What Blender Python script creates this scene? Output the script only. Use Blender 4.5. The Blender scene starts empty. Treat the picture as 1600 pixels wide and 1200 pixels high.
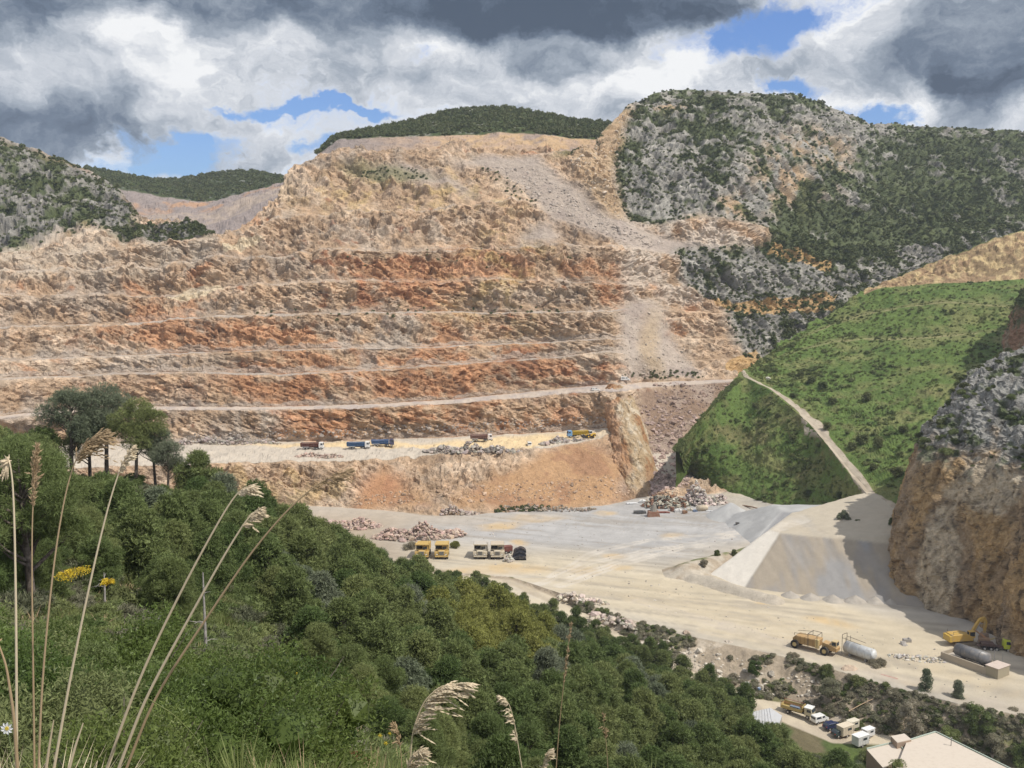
import bpy, bmesh, math, random
import numpy as np
from mathutils import Vector, Matrix, Euler
R = math.radians
rng = np.random.RandomState(7)
random.seed(7)
SC = bpy.context.scene
COL = SC.collection

# ------------------------------------------------------------------ camera
F = 1570.0            # focal length in pixels of a 1600 px wide picture
PITCH = math.atan(170.0 / F)
CAMZ = 92.0
cam = bpy.data.cameras.new('camera'); camo = bpy.data.objects.new('camera', cam); COL.objects.link(camo)
camo.location = (0, 0, CAMZ); camo.rotation_euler = (R(90) - PITCH, 0, 0)
cam.sensor_width = 36.0; cam.lens = 36.0 * F / 1600.0; cam.clip_start = 0.1; cam.clip_end = 6000
SC.camera = camo

# ------------------------------------------------------------------ light
SUN_DIR = Vector((0.52, -0.27, 0.80)).normalized()      # towards the sun
sun = bpy.data.lights.new('sun', 'SUN'); suno = bpy.data.objects.new('sun', sun); COL.objects.link(suno)
sun.energy = 4.2; sun.angle = R(0.6); sun.color = (1.0, 0.95, 0.87)
suno.rotation_euler = SUN_DIR.to_track_quat('Z', 'Y').to_euler(); suno.location = (0, 0, 400)
SUN_EL = math.asin(SUN_DIR.z); SUN_ROT = math.atan2(SUN_DIR.x, SUN_DIR.y)
SC.view_settings.view_transform = 'Standard'; SC.view_settings.look = 'None'
SC.view_settings.exposure = 0.0; SC.view_settings.gamma = 1.0; SC.view_settings.use_curve_mapping = False

# ------------------------------------------------------------------ node helpers
class N:
    """tiny expression wrapper round shader sockets"""
    def __init__(s, t, sock): s.t = t; s.s = sock
    def _m(s, op, o=None, o2=None, clamp=False):
        n = s.t.nodes.new('ShaderNodeMath'); n.operation = op; n.use_clamp = clamp
        for i, v in enumerate((s, o, o2)):
            if v is None: continue
            if isinstance(v, N): s.t.links.new(v.s, n.inputs[i])
            else: n.inputs[i].default_value = v
        return N(s.t, n.outputs[0])
    def __add__(s, o): return s._m('ADD', o)
    __radd__ = __add__
    def __sub__(s, o): return s._m('SUBTRACT', o)
    def __mul__(s, o): return s._m('MULTIPLY', o)
    __rmul__ = __mul__
    def __truediv__(s, o): return s._m('DIVIDE', o)
    def clamp(s): return s._m('ADD', 0.0, clamp=True)
    def smooth(s, lo, hi):
        n = s.t.nodes.new('ShaderNodeMapRange'); n.interpolation_type = 'SMOOTHSTEP'
        s.t.links.new(s.s, n.inputs[0]); n.inputs[1].default_value = lo; n.inputs[2].default_value = hi
        return N(s.t, n.outputs[0])
def noise(t, vec, scale, detail=4, rough=0.55, dist=0.0, out=0):
    n = t.nodes.new('ShaderNodeTexNoise'); n.inputs['Scale'].default_value = scale
    n.inputs['Detail'].default_value = detail; n.inputs['Roughness'].default_value = rough
    n.inputs['Distortion'].default_value = dist
    if vec is not None: t.links.new(vec.s if isinstance(vec, N) else vec, n.inputs['Vector'])
    return N(t, n.outputs[out])
def ramp(t, fac, stops):
    n = t.nodes.new('ShaderNodeValToRGB'); e = n.color_ramp.elements
    while len(e) < len(stops): e.new(0.5)
    for i, (p, c) in enumerate(stops):
        e[i].position = p; e[i].color = (*c, 1) if len(c) == 3 else c
    t.links.new(fac.s, n.inputs[0]); return N(t, n.outputs[0])
def mixc(t, fac, a, b, mode='MIX'):
    n = t.nodes.new('ShaderNodeMix'); n.data_type = 'RGBA'; n.blend_type = mode
    for sock, v in ((n.inputs[0], fac), (n.inputs[6], a), (n.inputs[7], b)):
        if isinstance(v, N): t.links.new(v.s, sock)
        elif isinstance(v, (int, float)): sock.default_value = v
        else: sock.default_value = (*v, 1)
    return N(t, n.outputs[2])
def combine(t, x, y, z):
    n = t.nodes.new('ShaderNodeCombineXYZ')
    for i, v in enumerate((x, y, z)):
        if isinstance(v, N): t.links.new(v.s, n.inputs[i])
        else: n.inputs[i].default_value = v
    return N(t, n.outputs[0])

def ray(px, py):
    """direction of picture point as (X/Y, Z/Y)"""
    cx = (np.asarray(px, float) - 800) / F; cy = (600 - np.asarray(py, float)) / F
    dy = math.cos(PITCH) + cy * math.sin(PITCH); dz = -math.sin(PITCH) + cy * math.cos(PITCH)
    return cx / dy, dz / dy

# ------------------------------------------------------------------ world: sky and clouds
def make_world():
    w = bpy.data.worlds.new('World'); SC.world = w; w.use_nodes = True
    t = w.node_tree; t.nodes.clear()
    sky = t.nodes.new('ShaderNodeTexSky'); sky.sky_type = 'NISHITA'; sky.sun_disc = False
    sky.sun_elevation = SUN_EL; sky.sun_rotation = SUN_ROT; sky.air_density = 1.2; sky.dust_density = 0.6; sky.ozone_density = 2.0
    tc = t.nodes.new('ShaderNodeTexCoord')
    sep = t.nodes.new('ShaderNodeSeparateXYZ'); t.links.new(tc.outputs['Generated'], sep.inputs[0])
    x, y, z = (N(t, sep.outputs[i]) for i in range(3))
    az = x._m('ARCTAN2', y); el = z._m('ARCSINE')
    vec = combine(t, az, el * 1.25, 0.0)
    def warp(scale, ka, ke, det, off):
        wn = noise(t, combine(t, az + off, el * 1.25, off), scale, det, 0.6, out=1)
        sp = t.nodes.new('ShaderNodeSeparateColor'); t.links.new(wn.s, sp.inputs[0])
        return (N(t, sp.outputs[0]) - 0.5) * ka, (N(t, sp.outputs[1]) - 0.5) * ke
    w1 = warp(6.0, 0.20, 0.10, 6, 0.0); w2 = warp(26.0, 0.045, 0.03, 4, 2.3)
    wa = az + w1[0] + w2[0]; we = el + w1[1] + w2[1]
    def blob(px, py, rx, ry, soft=1.0):
        a, s = ray(px, py); a0 = math.atan(a); e0 = math.atan(s * math.cos(a0))
        dx = (wa - a0) * (F / rx); dy = (we - e0) * (F / ry)
        d = (dx * dx + dy * dy)._m('SQRT')
        return d.smooth(1.0 + 0.6 * soft, 1.0 - 0.7 * soft)
    def puff(vec, scale, det, rough):          # billowy, cauliflower-like lumps
        n = t.nodes.new('ShaderNodeTexNoise'); n.noise_type = 'RIDGED_MULTIFRACTAL'; n.normalize = True
        n.inputs['Scale'].default_value = scale; n.inputs['Detail'].default_value = det; n.inputs['Roughness'].default_value = rough
        t.links.new(vec.s, n.inputs['Vector']); return N(t, n.outputs[0])
    n1 = noise(t, vec, 6.5, 8, 0.60, 0.0)
    n2 = noise(t, combine(t, wa + 3.1, we * 1.3 + 1.7, 0.4), 14.0, 7, 0.62, 0.0)
    n3 = noise(t, combine(t, wa * 1.0 + 7.1, we * 1.2 + 0.7, 1.4), 38.0, 5, 0.6, 0.0)
    # cover: clouds nearly everywhere, blue gaps
    n4 = noise(t, combine(t, wa * 1.0 + 2.2, we * 1.6 + 4.7, 2.4), 11.0, 10, 0.72, 0.0)
    D = 0.64 + (n1 - 0.5) * 1.0 + (n2 - 0.5) * 0.6 + (n3 - 0.5) * 0.5 + (n4 - 0.5) * 0.9
    for (px, py, rx, ry, k, s) in [(235, 240, 95, 40, .58, .95), (330, 222, 70, 18, .42, .9), (360, 250, 60, 12, .3, .9), (560, 182, 60, 7, .4, 1), (465, 178, 90, 9, .50, .9), (1160, 62, 120, 26, .46, 1.1), (1225, 20, 95, 20, .44, 1.1),
                             (1375, 178, 62, 24, .68, .9), (1235, 132, 50, 14, .52, 1.1), (640, 85, 45, 16, .42, 1), (500, 234, 45, 9, .3, 1), (350, 180, 30, 7, .3, 1)]:
        D = D - blob(px, py, rx, ry, s) * k
    for (px, py, rx, ry, k, s) in [(120, 150, 190, 100, .42, .6), (600, 30, 430, 55, .50, .7), (60, 30, 150, 80, .35, .9), (1450, 80, 180, 70, .24, .9), (1560, 90, 120, 120, .3, .9),
                             (560, 120, 240, 40, .22, .9), (410, 240, 70, 26, .30, .8), (880, 130, 200, 60, .32, .8), (1050, 160, 110, 40, .3, .8), (1490, 170, 65, 34, .30, .7)]:
        D = D + blob(px, py, rx, ry, s) * k
    # shade: 0 white .. 1 dark
    T = 0.28 + (n2 - 0.5) * 0.85 + (n1 - 0.5) * 0.40 + (n3 - 0.5) * 0.42 + (n4 - 0.5) * 0.7
    for (px, py, rx, ry, k, s) in [(620, 0, 470, 62, .52, .6), (30, 20, 130, 50, .40, .8), (70, 215, 170, 38, .42, .8), (130, 180, 190, 40, .14, .9), (900, 22, 260, 34, .40, .8), (1580, 60, 110, 110, .46, .8),
                             (880, 95, 85, 20, .30, .8), (520, 130, 200, 36, .16, 1), (400, 245, 90, 24, .22, .8), (1545, 160, 45, 34, .34, .8), (1120, 16, 70, 20, .2, 1), (1250, 110, 160, 24, .12, 1), (1430, 60, 60, 60, .1, 1)]:
        T = T + blob(px, py, rx, ry, s) * k
    for (px, py, rx, ry, k, s) in [(270, 110, 55, 62, .42, .9), (210, 55, 60, 30, .30, 1), (110, 110, 110, 30, .18, 1), (1015, 118, 50, 26, .34, .9), (700, 62, 120, 24, .26, 1), (1370, 30, 90, 44, .26, 1),
                             (1450, 150, 50, 28, .36, .9), (1570, 185, 50, 24, .36, .9), (155, 245, 20, 20, .5, .8), (420, 60, 50, 16, .2, 1), (820, 140, 130, 24, .18, 1), (1250, 165, 90, 16, .2, 1)]:
        T = T - blob(px, py, rx, ry, s) * k
    cover = D.smooth(0.26, 0.70)
    T = T - (D.smooth(0.85, 0.50)) * 0.12
    T = T + (D - 0.75)._m('MAXIMUM', 0.0) * 0.22
    cc = ramp(t, (T * 0.84).clamp(), [(0.0, (0.93, 0.94, 0.95)), (0.20, (0.66, 0.69, 0.74)), (0.45, (0.37, 0.42, 0.49)), (0.75, (0.150, 0.195, 0.265)), (1.0, (0.075, 0.105, 0.155))])
    sc_ = mixc(t, 1.0, N(t, sky.outputs[0]), (0.62, 0.80, 1.22), 'MULTIPLY')
    b1 = t.nodes.new('ShaderNodeBackground'); t.links.new(sc_.s, b1.inputs[0]); b1.inputs[1].default_value = 0.11
    b2 = t.nodes.new('ShaderNodeBackground'); t.links.new(cc.s, b2.inputs[0]); b2.inputs[1].default_value = 1.0
    # below the horizon: plain ground bounce
    mx = t.nodes.new('ShaderNodeMixShader'); t.links.new(cover.s, mx.inputs[0]); t.links.new(b1.outputs[0], mx.inputs[1]); t.links.new(b2.outputs[0], mx.inputs[2])
    out = t.nodes.new('ShaderNodeOutputWorld'); t.links.new(mx.outputs[0], out.inputs[0])
make_world()

# ------------------------------------------------------------------ numpy noise
def _h(ix, iy, iz, seed):
    with np.errstate(over='ignore'):
        h = (ix.astype(np.uint32) * np.uint32(374761393)) ^ (iy.astype(np.uint32) * np.uint32(668265263)) ^ (iz.astype(np.uint32) * np.uint32(2147483647 - 1274126177)) ^ np.uint32((seed * 974634777 + 12345) & 0xffffffff)
        h = (h ^ (h >> np.uint32(13))) * np.uint32(1274126177)
        h = (h ^ (h >> np.uint32(15))) * np.uint32(2246822519)
        h = h ^ (h >> np.uint32(16))
    return h
def _hf(ix, iy, iz, seed): return (_h(ix, iy, iz, seed) & np.uint32(0xffff)).astype(np.float32) / 65535.0
def vnoise(x, y, z, seed=0):
    x = np.asarray(x, np.float32); y = np.broadcast_to(np.asarray(y, np.float32), x.shape); z = np.broadcast_to(np.asarray(z, np.float32), x.shape)
    fx, fy, fz = np.floor(x), np.floor(y), np.floor(z)
    ix, iy, iz = fx.astype(np.int64), fy.astype(np.int64), fz.astype(np.int64)
    tx, ty, tz = x - fx, y - fy, z - fz
    tx = tx * tx * (3 - 2 * tx); ty = ty * ty * (3 - 2 * ty); tz = tz * tz * (3 - 2 * tz)
    def g(a, b, c): return _hf(ix + a, iy + b, iz + c, seed)
    x00 = g(0, 0, 0) * (1 - tx) + g(1, 0, 0) * tx; x10 = g(0, 1, 0) * (1 - tx) + g(1, 1, 0) * tx
    x01 = g(0, 0, 1) * (1 - tx) + g(1, 0, 1) * tx; x11 = g(0, 1, 1) * (1 - tx) + g(1, 1, 1) * tx
    return ((x00 * (1 - ty) + x10 * ty) * (1 - tz) + (x01 * (1 - ty) + x11 * ty) * tz) * 2 - 1
def fbm(x, y, z, o=4, seed=0, gain=0.5):
    s = 0; a = 1; f = 1; tot = 0
    for i in range(o):
        s = s + a * vnoise(x * f + 13.7 * i, y * f + 5.1 * i, z * f - 7.3 * i, seed + i); tot += a; a *= gain; f *= 2.03
    return s / tot
def cells(x, y, z, seed=0):
    """blocky facets: returns (facet offset -1..1, edge distance F2-F1, cell random)"""
    fx, fy, fz = np.floor(x).astype(np.int64), np.floor(y).astype(np.int64), np.floor(z).astype(np.int64)
    d1 = np.full(x.shape, 9., np.float32); d2 = d1.copy(); val = np.zeros(x.shape, np.float32); rid = val.copy()
    for a in (-1, 0, 1):
        for b in (-1, 0, 1):
            for c in (-1, 0, 1):
                h = _h(fx + a, fy + b, fz + c, seed)
                r1 = (h & np.uint32(255)).astype(np.float32) / 255; r2 = ((h >> np.uint32(8)) & np.uint32(255)).astype(np.float32) / 255
                r3 = ((h >> np.uint32(16)) & np.uint32(255)).astype(np.float32) / 255; r4 = ((h >> np.uint32(24)) & np.uint32(255)).astype(np.float32) / 255
                ux = (fx + a + r1) - x; uy = (fy + b + r2) - y; uz = (fz + c + r3) - z
                d = (ux * ux + uy * uy + uz * uz).astype(np.float32)
                v = (r4 * 2 - 1) * 0.6 + (r2 - 0.5) * ux * 1.4 + (r1 - 0.5) * uz * 1.4
                m = d < d1
                d2 = np.where(m, d1, np.minimum(d2, d)); val = np.where(m, v, val); rid = np.where(m, r4, rid); d1 = np.where(m, d, d1)
    return val, np.sqrt(d2) - np.sqrt(d1), rid
def sstep(x, lo, hi):
    t = np.clip((x - lo) / (hi - lo), 0, 1); return t * t * (3 - 2 * t)
def pip(px, py, poly):
    ins = np.zeros(px.shape, bool); n = len(poly)
    for i in range(n):
        x1, y1 = poly[i]; x2, y2 = poly[(i + 1) % n]
        if y1 == y2: continue
        ins ^= ((y1 > py) != (y2 > py)) & (px < (x2 - x1) * (py - y1) / (y2 - y1) + x1)
    return ins
def ell(px, py, cx, cy, rx, ry, ang=0, soft=0.4):
    c, s = math.cos(R(ang)), math.sin(R(ang)); dx = px - cx; dy = py - cy
    d = np.sqrt(((dx * c + dy * s) / rx) ** 2 + ((-dx * s + dy * c) / ry) ** 2)
    return 1 - sstep(d, 1 - soft, 1 + soft)
def mixn(a, b, m): return a + (np.asarray(b) - a) * m[..., None]
def segdist(x, y, pts):
    d = np.full(x.shape, 1e9)
    for (x1, y1), (x2, y2) in zip(pts[:-1], pts[1:]):
        vx, vy = x2 - x1, y2 - y1; t = np.clip(((x - x1) * vx + (y - y1) * vy) / (vx * vx + vy * vy + 1e-9), 0, 1)
        d = np.minimum(d, np.hypot(x - x1 - t * vx, y - y1 - t * vy))
    return d

# ------------------------------------------------------------------ mesh helpers
def prop(o, label=None, cat=None, group=None, kind=None):
    if label: o['label'] = label
    if cat: o['category'] = cat
    if group: o['group'] = group
    if kind: o['kind'] = kind
    return o
def grid_object(name, P, mat, colr=None, attrs=None, smooth=False, flip=False):
    """P: rows x cols x 3 -> mesh object"""
    nr, nc = P.shape[:2]
    idx = np.arange(nr * nc).reshape(nr, nc)
    q = np.stack([idx[:-1, :-1], idx[:-1, 1:], idx[1:, 1:], idx[1:, :-1]], -1).reshape(-1, 4)
    if flip: q = q[:, ::-1]
    return quads_object(name, P.reshape(-1, 3), q, mat, None if colr is None else colr.reshape(-1, 3), smooth)
def quads_object(name, V, q, mat, colr=None, smooth=False):
    me = bpy.data.meshes.new(name); k = q.shape[1]
    me.vertices.add(len(V)); me.vertices.foreach_set('co', np.ascontiguousarray(V, np.float32).ravel())
    me.loops.add(q.size); me.loops.foreach_set('vertex_index', np.ascontiguousarray(q, np.int32).ravel())
    me.polygons.add(len(q)); me.polygons.foreach_set('loop_start', np.arange(0, q.size, k, dtype=np.int32))
    me.polygons.foreach_set('use_smooth', np.full(len(q), smooth))
    me.update(calc_edges=True)
    if colr is not None:
        a = me.attributes.new('tint', 'FLOAT_COLOR', 'POINT')
        c = np.ones((len(V), 4), np.float32); c[:, :3] = colr; a.data.foreach_set('color', c.ravel())
    if mat: me.materials.append(mat)
    o = bpy.data.objects.new(name, me); COL.objects.link(o); return o
# ------------------------------------------------------------------ materials
def new_mat(name, rough=0.9, spec=0.2):
    m = bpy.data.materials.new(name); m.use_nodes = True; t = m.node_tree; b = t.nodes['Principled BSDF']
    b.inputs['Roughness'].default_value = rough; b.inputs['Specular IOR Level'].default_value = spec
    return m, t, b
def pos(t):
    g = t.nodes.new('ShaderNodeNewGeometry'); return N(t, g.outputs['Position'])
def rock_mat(name, s1, s2, var=0.35, bump=0.5, dist=0.3):
    m, t, b = new_mat(name, 0.95, 0.1)
    a = t.nodes.new('ShaderNodeAttribute'); a.attribute_name = 'tint'; p = pos(t)
    n1 = noise(t, p, s1, 5, 0.65, 0.4); n2 = noise(t, p, s2, 4, 0.6)
    f = ((n1 - 0.5) * (2.2 * var) + (n2 - 0.5) * (1.6 * var)) + 1.0
    v = combine(t, f, f, f)
    c = mixc(t, 1.0, N(t, a.outputs['Color']), v, 'MULTIPLY'); t.links.new(c.s, b.inputs['Base Color'])
    bp = t.nodes.new('ShaderNodeBump'); bp.inputs['Strength'].default_value = bump; bp.inputs['Distance'].default_value = dist
    h = n1 * 1.0 + n2 * 0.6; t.links.new(h.s, bp.inputs['Height']); t.links.new(bp.outputs[0], b.inputs['Normal'])
    return m
M_WALL = rock_mat('quarried_rock', 0.45, 1.6, 0.42, 0.9, 1.2)
M_KARST = rock_mat('weathered_limestone', 0.30, 1.3, 0.40, 0.8, 1.0)
M_FLOOR = rock_mat('crushed_stone_ground', 0.25, 2.6, 0.15, 0.45, 0.25)
M_SOIL = rock_mat('scrubby_soil', 0.5, 2.5, 0.35, 0.6, 0.3)
M_GRASSY = rock_mat('grassy_bank', 0.22, 1.4, 0.45, 0.8, 0.8)
M_GRAVEL = rock_mat('heaped_gravel', 0.35, 4.5, 0.14, 0.5, 0.25)
M_CLIFF = rock_mat('cliff_limestone', 0.7, 4.0, 0.55, 1.0, 0.8)

# ------------------------------------------------------------------ terrain sheet
PX0, PX1, NC = -150, 1750, 900
AX = np.linspace(ray(PX0, 430)[0], ray(PX1, 430)[0], NC)
class Row: pass
def smooth1(v, k=5):
    kk = np.ones(k) / k; return np.convolve(np.pad(v, k // 2, mode='edge'), kk, 'valid')
def row(pts, mode='z', prev=None, amp=0.0, axis=None, k=5):
    """pts: (px, py, value[, mode]); mode z: value is height, Y: distance, r: run behind prev row"""
    axis = AX if axis is None else axis
    A, Ys, Zs = [], [], []
    for p in pts:
        m = p[3] if len(p) > 3 else mode
        if m == 'w':            # (px, Y, z)
            a = ray(p[0], 430)[0]; Y = p[1]; Z = p[2]
        else:
            a, s = ray(p[0], p[1])
            if m == 'z': Z = p[2]; Y = (Z - CAMZ) / s
            elif m == 'Y': Y = p[2]; Z = CAMZ + s * Y
            else: Y = float(np.interp(a, axis, prev.Y)) + p[2]; Z = CAMZ + s * Y
        A.append(a); Ys.append(Y); Zs.append(Z)
    r = Row(); r.Y = smooth1(np.interp(axis, A, Ys), k); r.Z = smooth1(np.interp(axis, A, Zs), k); r.amp = amp
    return r
def tread(prev, w, dz=0.2, amp=0.3, axis=None):
    axis = AX if axis is None else axis
    a = [ray(p, 430)[0] for p, _ in w]
    r = Row(); r.Y = prev.Y + np.interp(axis, a, [x for _, x in w]); r.amp = amp
    r.Z = prev.Z + (dz if not isinstance(dz, list) else np.interp(axis, [ray(p, 430)[0] for p, _ in dz], [x for _, x in dz]))
    return r
def run(pts, prev, amp=0.6, **k):   # pts (px, py, run)
    return row(pts, 'r', prev, amp, **k)
def W(*pts): return row(pts, 'w')
rows, subs, tags, samp = [], [], [], []      # samp: displacement inside a segment
def add(r, sub, tag, sa=0.0):
    rows.append(r)
    if len(rows) > 1: subs.append(sub); tags.append(tag); samp.append(sa)

add(W((-150, 1.0, 90.6), (1750, 1.0, 90.6)), 0, '')
add(W((-150, 5, 89.3), (1750, 5, 88.9)), 10, 'near', .1)
add(W((-150, 14, 86.2), (400, 14, 85.4), (800, 14, 83.5), (1200, 14, 81), (1750, 14, 79)), 12, 'near', .2)
add(W((-150, 30, 80), (300, 30, 79), (600, 30, 76), (1200, 30, 69), (1750, 30, 64)), 10, 'near', .4)
add(W((-150, 52, 76.5), (0, 50, 75.5), (300, 50, 72.5), (600, 50, 67), (900, 50, 61), (1200, 50, 54), (1750, 50, 44)), 9, 'near', .5)
add(W((-150, 90, 72.5), (0, 90, 71), (150, 90, 69), (300, 90, 66.5), (600, 90, 56.5), (900, 90, 47), (1200, 90, 37), (1750, 90, 24)), 9, 'near', .6)
add(W((-150, 130, 67), (0, 130, 65), (200, 130, 65.5), (300, 130, 61), (450, 130, 54.5), (600, 130, 46.5), (900, 130, 35), (1200, 130, 22), (1750, 130, 8)), 8, 'near', .6)
add(W((-150, 170, 52), (0, 170, 49), (300, 170, 45), (450, 170, 42), (560, 170, 39.5), (650, 170, 35.5), (780, 170, 30), (900, 170, 23), (1200, 170, 8), (1750, 170, -5)), 7, 'near', .6)
add(W((-150, 210, 20), (300, 210, 20), (450, 210, 22), (560, 210, 20), (650, 210, 15.5), (780, 210, 9), (870, 210, 4.5), (1000, 210, -1), (1100, 208, -3.5), (1200, 204, -6), (1300, 200, -8), (1400, 190, -8.5), (1750, 175, -9)), 8, 'near', .6)
N9 = row([(-150, 300, 0, 'w'), (650, 296, 0, 'w'), (760, 925, 0), (880, 975, -1), (1000, 1020, -3), (1180, 1110, -6), (1300, 1160, -8), (1450, 206, -8, 'w'), (1750, 190, -8.5, 'w')]); add(N9, 14, 'near', .4)
N10 = row([(-150, 308, 0, 'w'), (650, 306, 0, 'w'), (800, 905, 0), (880, 938, -1), (960, 985, -2.3), (1060, 1040, -4), (1180, 1090, -6), (1240, 1100, -7), (1330, 1140, -8), (1450, 209, -8, 'w'), (1600, 197, -8, 'w'), (1750, 194, -8.5, 'w')]); add(N10, 12, 'lowroad', .05)
N11 = row([(-150, 310, 0, 'w'), (650, 308, 0, 'w'), (800, 902, 0), (870, 925, 0), (960, 960, 0), (1060, 990, 0), (1180, 1015, 0), (1300, 1045, 0), (1400, 1075, 0), (1500, 1100, 0), (1600, 1118, 0), (1750, 1150, 0)]); add(N11, 40, 'bank', .9)
R0 = row([(-150, 800, 0), (300, 795, 0), (480, 790, 0), (600, 797, 0), (680, 806, 0), (750, 803, 0), (850, 797, 0), (950, 789, 0), (985, 780, 0), (1010, 775, .6), (1080, 775, 1), (1200, 760, 2), (1400, 740, 3), (1750, 700, 6)])
mid = Row(); mid.Y = N11.Y * .5 + R0.Y * .5; mid.Z = R0.Z * .2; mid.amp = .12; add(mid, 62, 'floor', .12)
R0.amp = .5; add(R0, 52, 'floor', .15)
R1 = row([(-150, 735, 15), (300, 727, 15), (400, 722, 15), (520, 720, 15), (600, 718, 15), (660, 712, 15.5), (750, 706, 16), (850, 701, 17), (900, 692, 18), (940, 684, 20), (966, 674, 21.5), (990, 722, 428, 'Y'), (1010, 735, 425, 'Y'), (1080, 752, 432, 'Y'), (1150, 748, 455, 'Y'), (1750, 720, 500, 'Y')], amp=1.0); add(R1, 62, 'pit', 2.2)
R2 = row([(-150, 697, 15.5), (300, 693, 15.5), (480, 690, 15.5), (600, 686, 15.5), (750, 681, 16.5), (880, 674, 18), (930, 670, 20), (955, 668, 22), (985, 700, 440, 'Y'), (1010, 708, 445, 'Y'), (1080, 706, 450, 'Y'), (1150, 700, 480, 'Y'), (1750, 660, 540, 'Y')], amp=.4); add(R2, 20, 'bench', .25)
R3 = row([(-150, 668, 29), (0, 655, 29.5), (100, 646, 30), (220, 640, 30), (400, 641, 30), (560, 638, 30.5), (700, 631, 31.5), (800, 623, 33), (880, 616, 35), (940, 612, 37), (975, 612, 38), (1000, 606, 492, 'Y'), (1080, 600, 500, 'Y'), (1150, 596, 507, 'Y'), (1250, 590, 560, 'Y'), (1750, 580, 600, 'Y')], amp=.7); add(R3, 46, 'wall', 2.0)
R4 = tread(R3, [(-150, 9), (400, 9), (700, 13), (880, 24), (975, 28), (1080, 12), (1150, 8), (1750, 8)], .3, .3); add(R4, 9, 'ramp', .1)
R5 = run([(-150, 600, 7), (0, 595, 7), (150, 588, 7), (300, 583, 7), (440, 588, 7), (500, 582, 7), (650, 575, 7), (800, 563, 7), (870, 558, 7), (950, 550, 8), (985, 553, 12), (1060, 565, 14), (1120, 562, 14), (1750, 540, 14)], R4); add(R5, 38, 'wall', 2.0)
R6 = tread(R5, [(-150, 6), (940, 6), (990, 1), (1750, 1)]); add(R6, 4, 'tread', .2)
R7 = run([(-150, 568, 6), (0, 565, 6), (200, 558, 6), (300, 553, 6), (400, 550, 6), (600, 545, 6), (700, 542, 6), (850, 536, 6), (950, 530, 6), (1060, 530, 14), (1120, 530, 10), (1750, 510, 10)], R6); add(R7, 26, 'wall', 1.8)
R8 = tread(R7, [(-150, 5), (940, 5), (990, 1), (1750, 1)]); add(R8, 4, 'tread', .2)
R9 = run([(-150, 515, 10), (0, 512, 10), (200, 506, 10), (330, 494, 10), (500, 490, 10), (750, 490, 10), (950, 487, 10), (1000, 480, 14), (1060, 487, 15), (1120, 492, 12), (1250, 485, 12), (1320, 478, 12), (1750, 470, 12)], R8, amp=1); add(R9, 42, 'wall', 2.4)
R10 = tread(R9, [(-150, 6), (900, 6), (1000, 9), (1320, 8), (1400, 2), (1750, 1)]); add(R10, 5, 'tread', .3)
R11 = run([(-150, 466, 9), (0, 463, 9), (250, 465, 9), (350, 450, 9), (500, 445, 9), (650, 441, 9), (800, 440, 9), (950, 445, 9), (1060, 445, 9), (1130, 460, 9), (1250, 465, 9), (1320, 455, 14), (1400, 440, 16), (1750, 430, 16)], R10, amp=1.4); add(R11, 32, 'wall', 2.4)
R12 = tread(R11, [(-150, 5), (900, 5), (990, 1), (1750, 1)]); add(R12, 4, 'tread', .5)
R13 = run([(-150, 440, 11), (0, 432, 11), (250, 420, 11), (340, 402, 11), (500, 398, 11), (650, 396, 11), (800, 385, 11), (950, 385, 11), (1060, 400, 11), (1130, 410, 11), (1200, 420, 11), (1300, 430, 14), (1400, 420, 20), (1750, 400, 20)], R12, amp=1.5); add(R13, 34, 'wall', 2.6)
R14 = tread(R13, [(-150, 5), (900, 5), (990, 1), (1750, 1)]); add(R14, 4, 'tread', .5)
R15 = run([(-150, 425, 8), (0, 414, 8), (100, 400, 8), (200, 388, 8), (300, 380, 8), (345, 384, 8), (380, 368, 14), (430, 342, 20), (500, 333, 24), (650, 330, 24), (800, 318, 26), (900, 330, 24), (980, 350, 20), (1060, 345, 16), (1130, 340, 18), (1200, 360, 22), (1300, 385, 28), (1400, 390, 30), (1750, 330, 40)], R14, amp=1.8); add(R15, 46, 'wall', 2.2)
R16 = tread(R15, [(-150, 4), (340, 3), (400, 5), (900, 5), (990, 1), (1750, 1)]); add(R16, 4, 'tread', .6)
R17 = run([(-150, 415, 8), (0, 405, 8), (100, 385, 10), (200, 356, 16), (235, 350, 16), (300, 357, 12), (345, 375, 6), (385, 353, 10), (430, 320, 18), (455, 270, 34), (500, 243, 40), (650, 240, 40), (850, 242, 40), (930, 240, 40), (960, 270, 34), (1060, 240, 50), (1150, 240, 50), (1250, 250, 55), (1350, 290, 65), (1400, 300, 70), (1750, 270, 60)], R16, amp=1.5); add(R17, 66, 'upper', 2.0)
R18 = run([(-150, 205, 120), (0, 213, 120), (60, 235, 112), (130, 262, 95), (180, 290, 70), (205, 318, 45), (228, 346, 12), (300, 354, 8), (345, 373, 5), (385, 351, 5), (430, 316, 6), (457, 264, 8), (500, 240, 14), (650, 236, 20), (850, 237, 24), (925, 235, 20), (945, 205, 45), (985, 162, 85), (1020, 147, 95), (1060, 140, 100), (1150, 145, 100), (1250, 151, 105), (1310, 172, 105), (1360, 193, 110), (1400, 194, 115), (1500, 200, 120), (1600, 208, 120), (1750, 220, 120)], R17, amp=.8, k=3); add(R18, 78, 'top', 2.2)
R19 = tread(R18, [(-150, 60), (1750, 60)], [(-150, -25), (200, -25), (345, -25), (450, -20), (500, -2), (925, -2), (960, -20), (1750, -25)], .5); add(R19, 5, 'back', .5)

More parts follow.
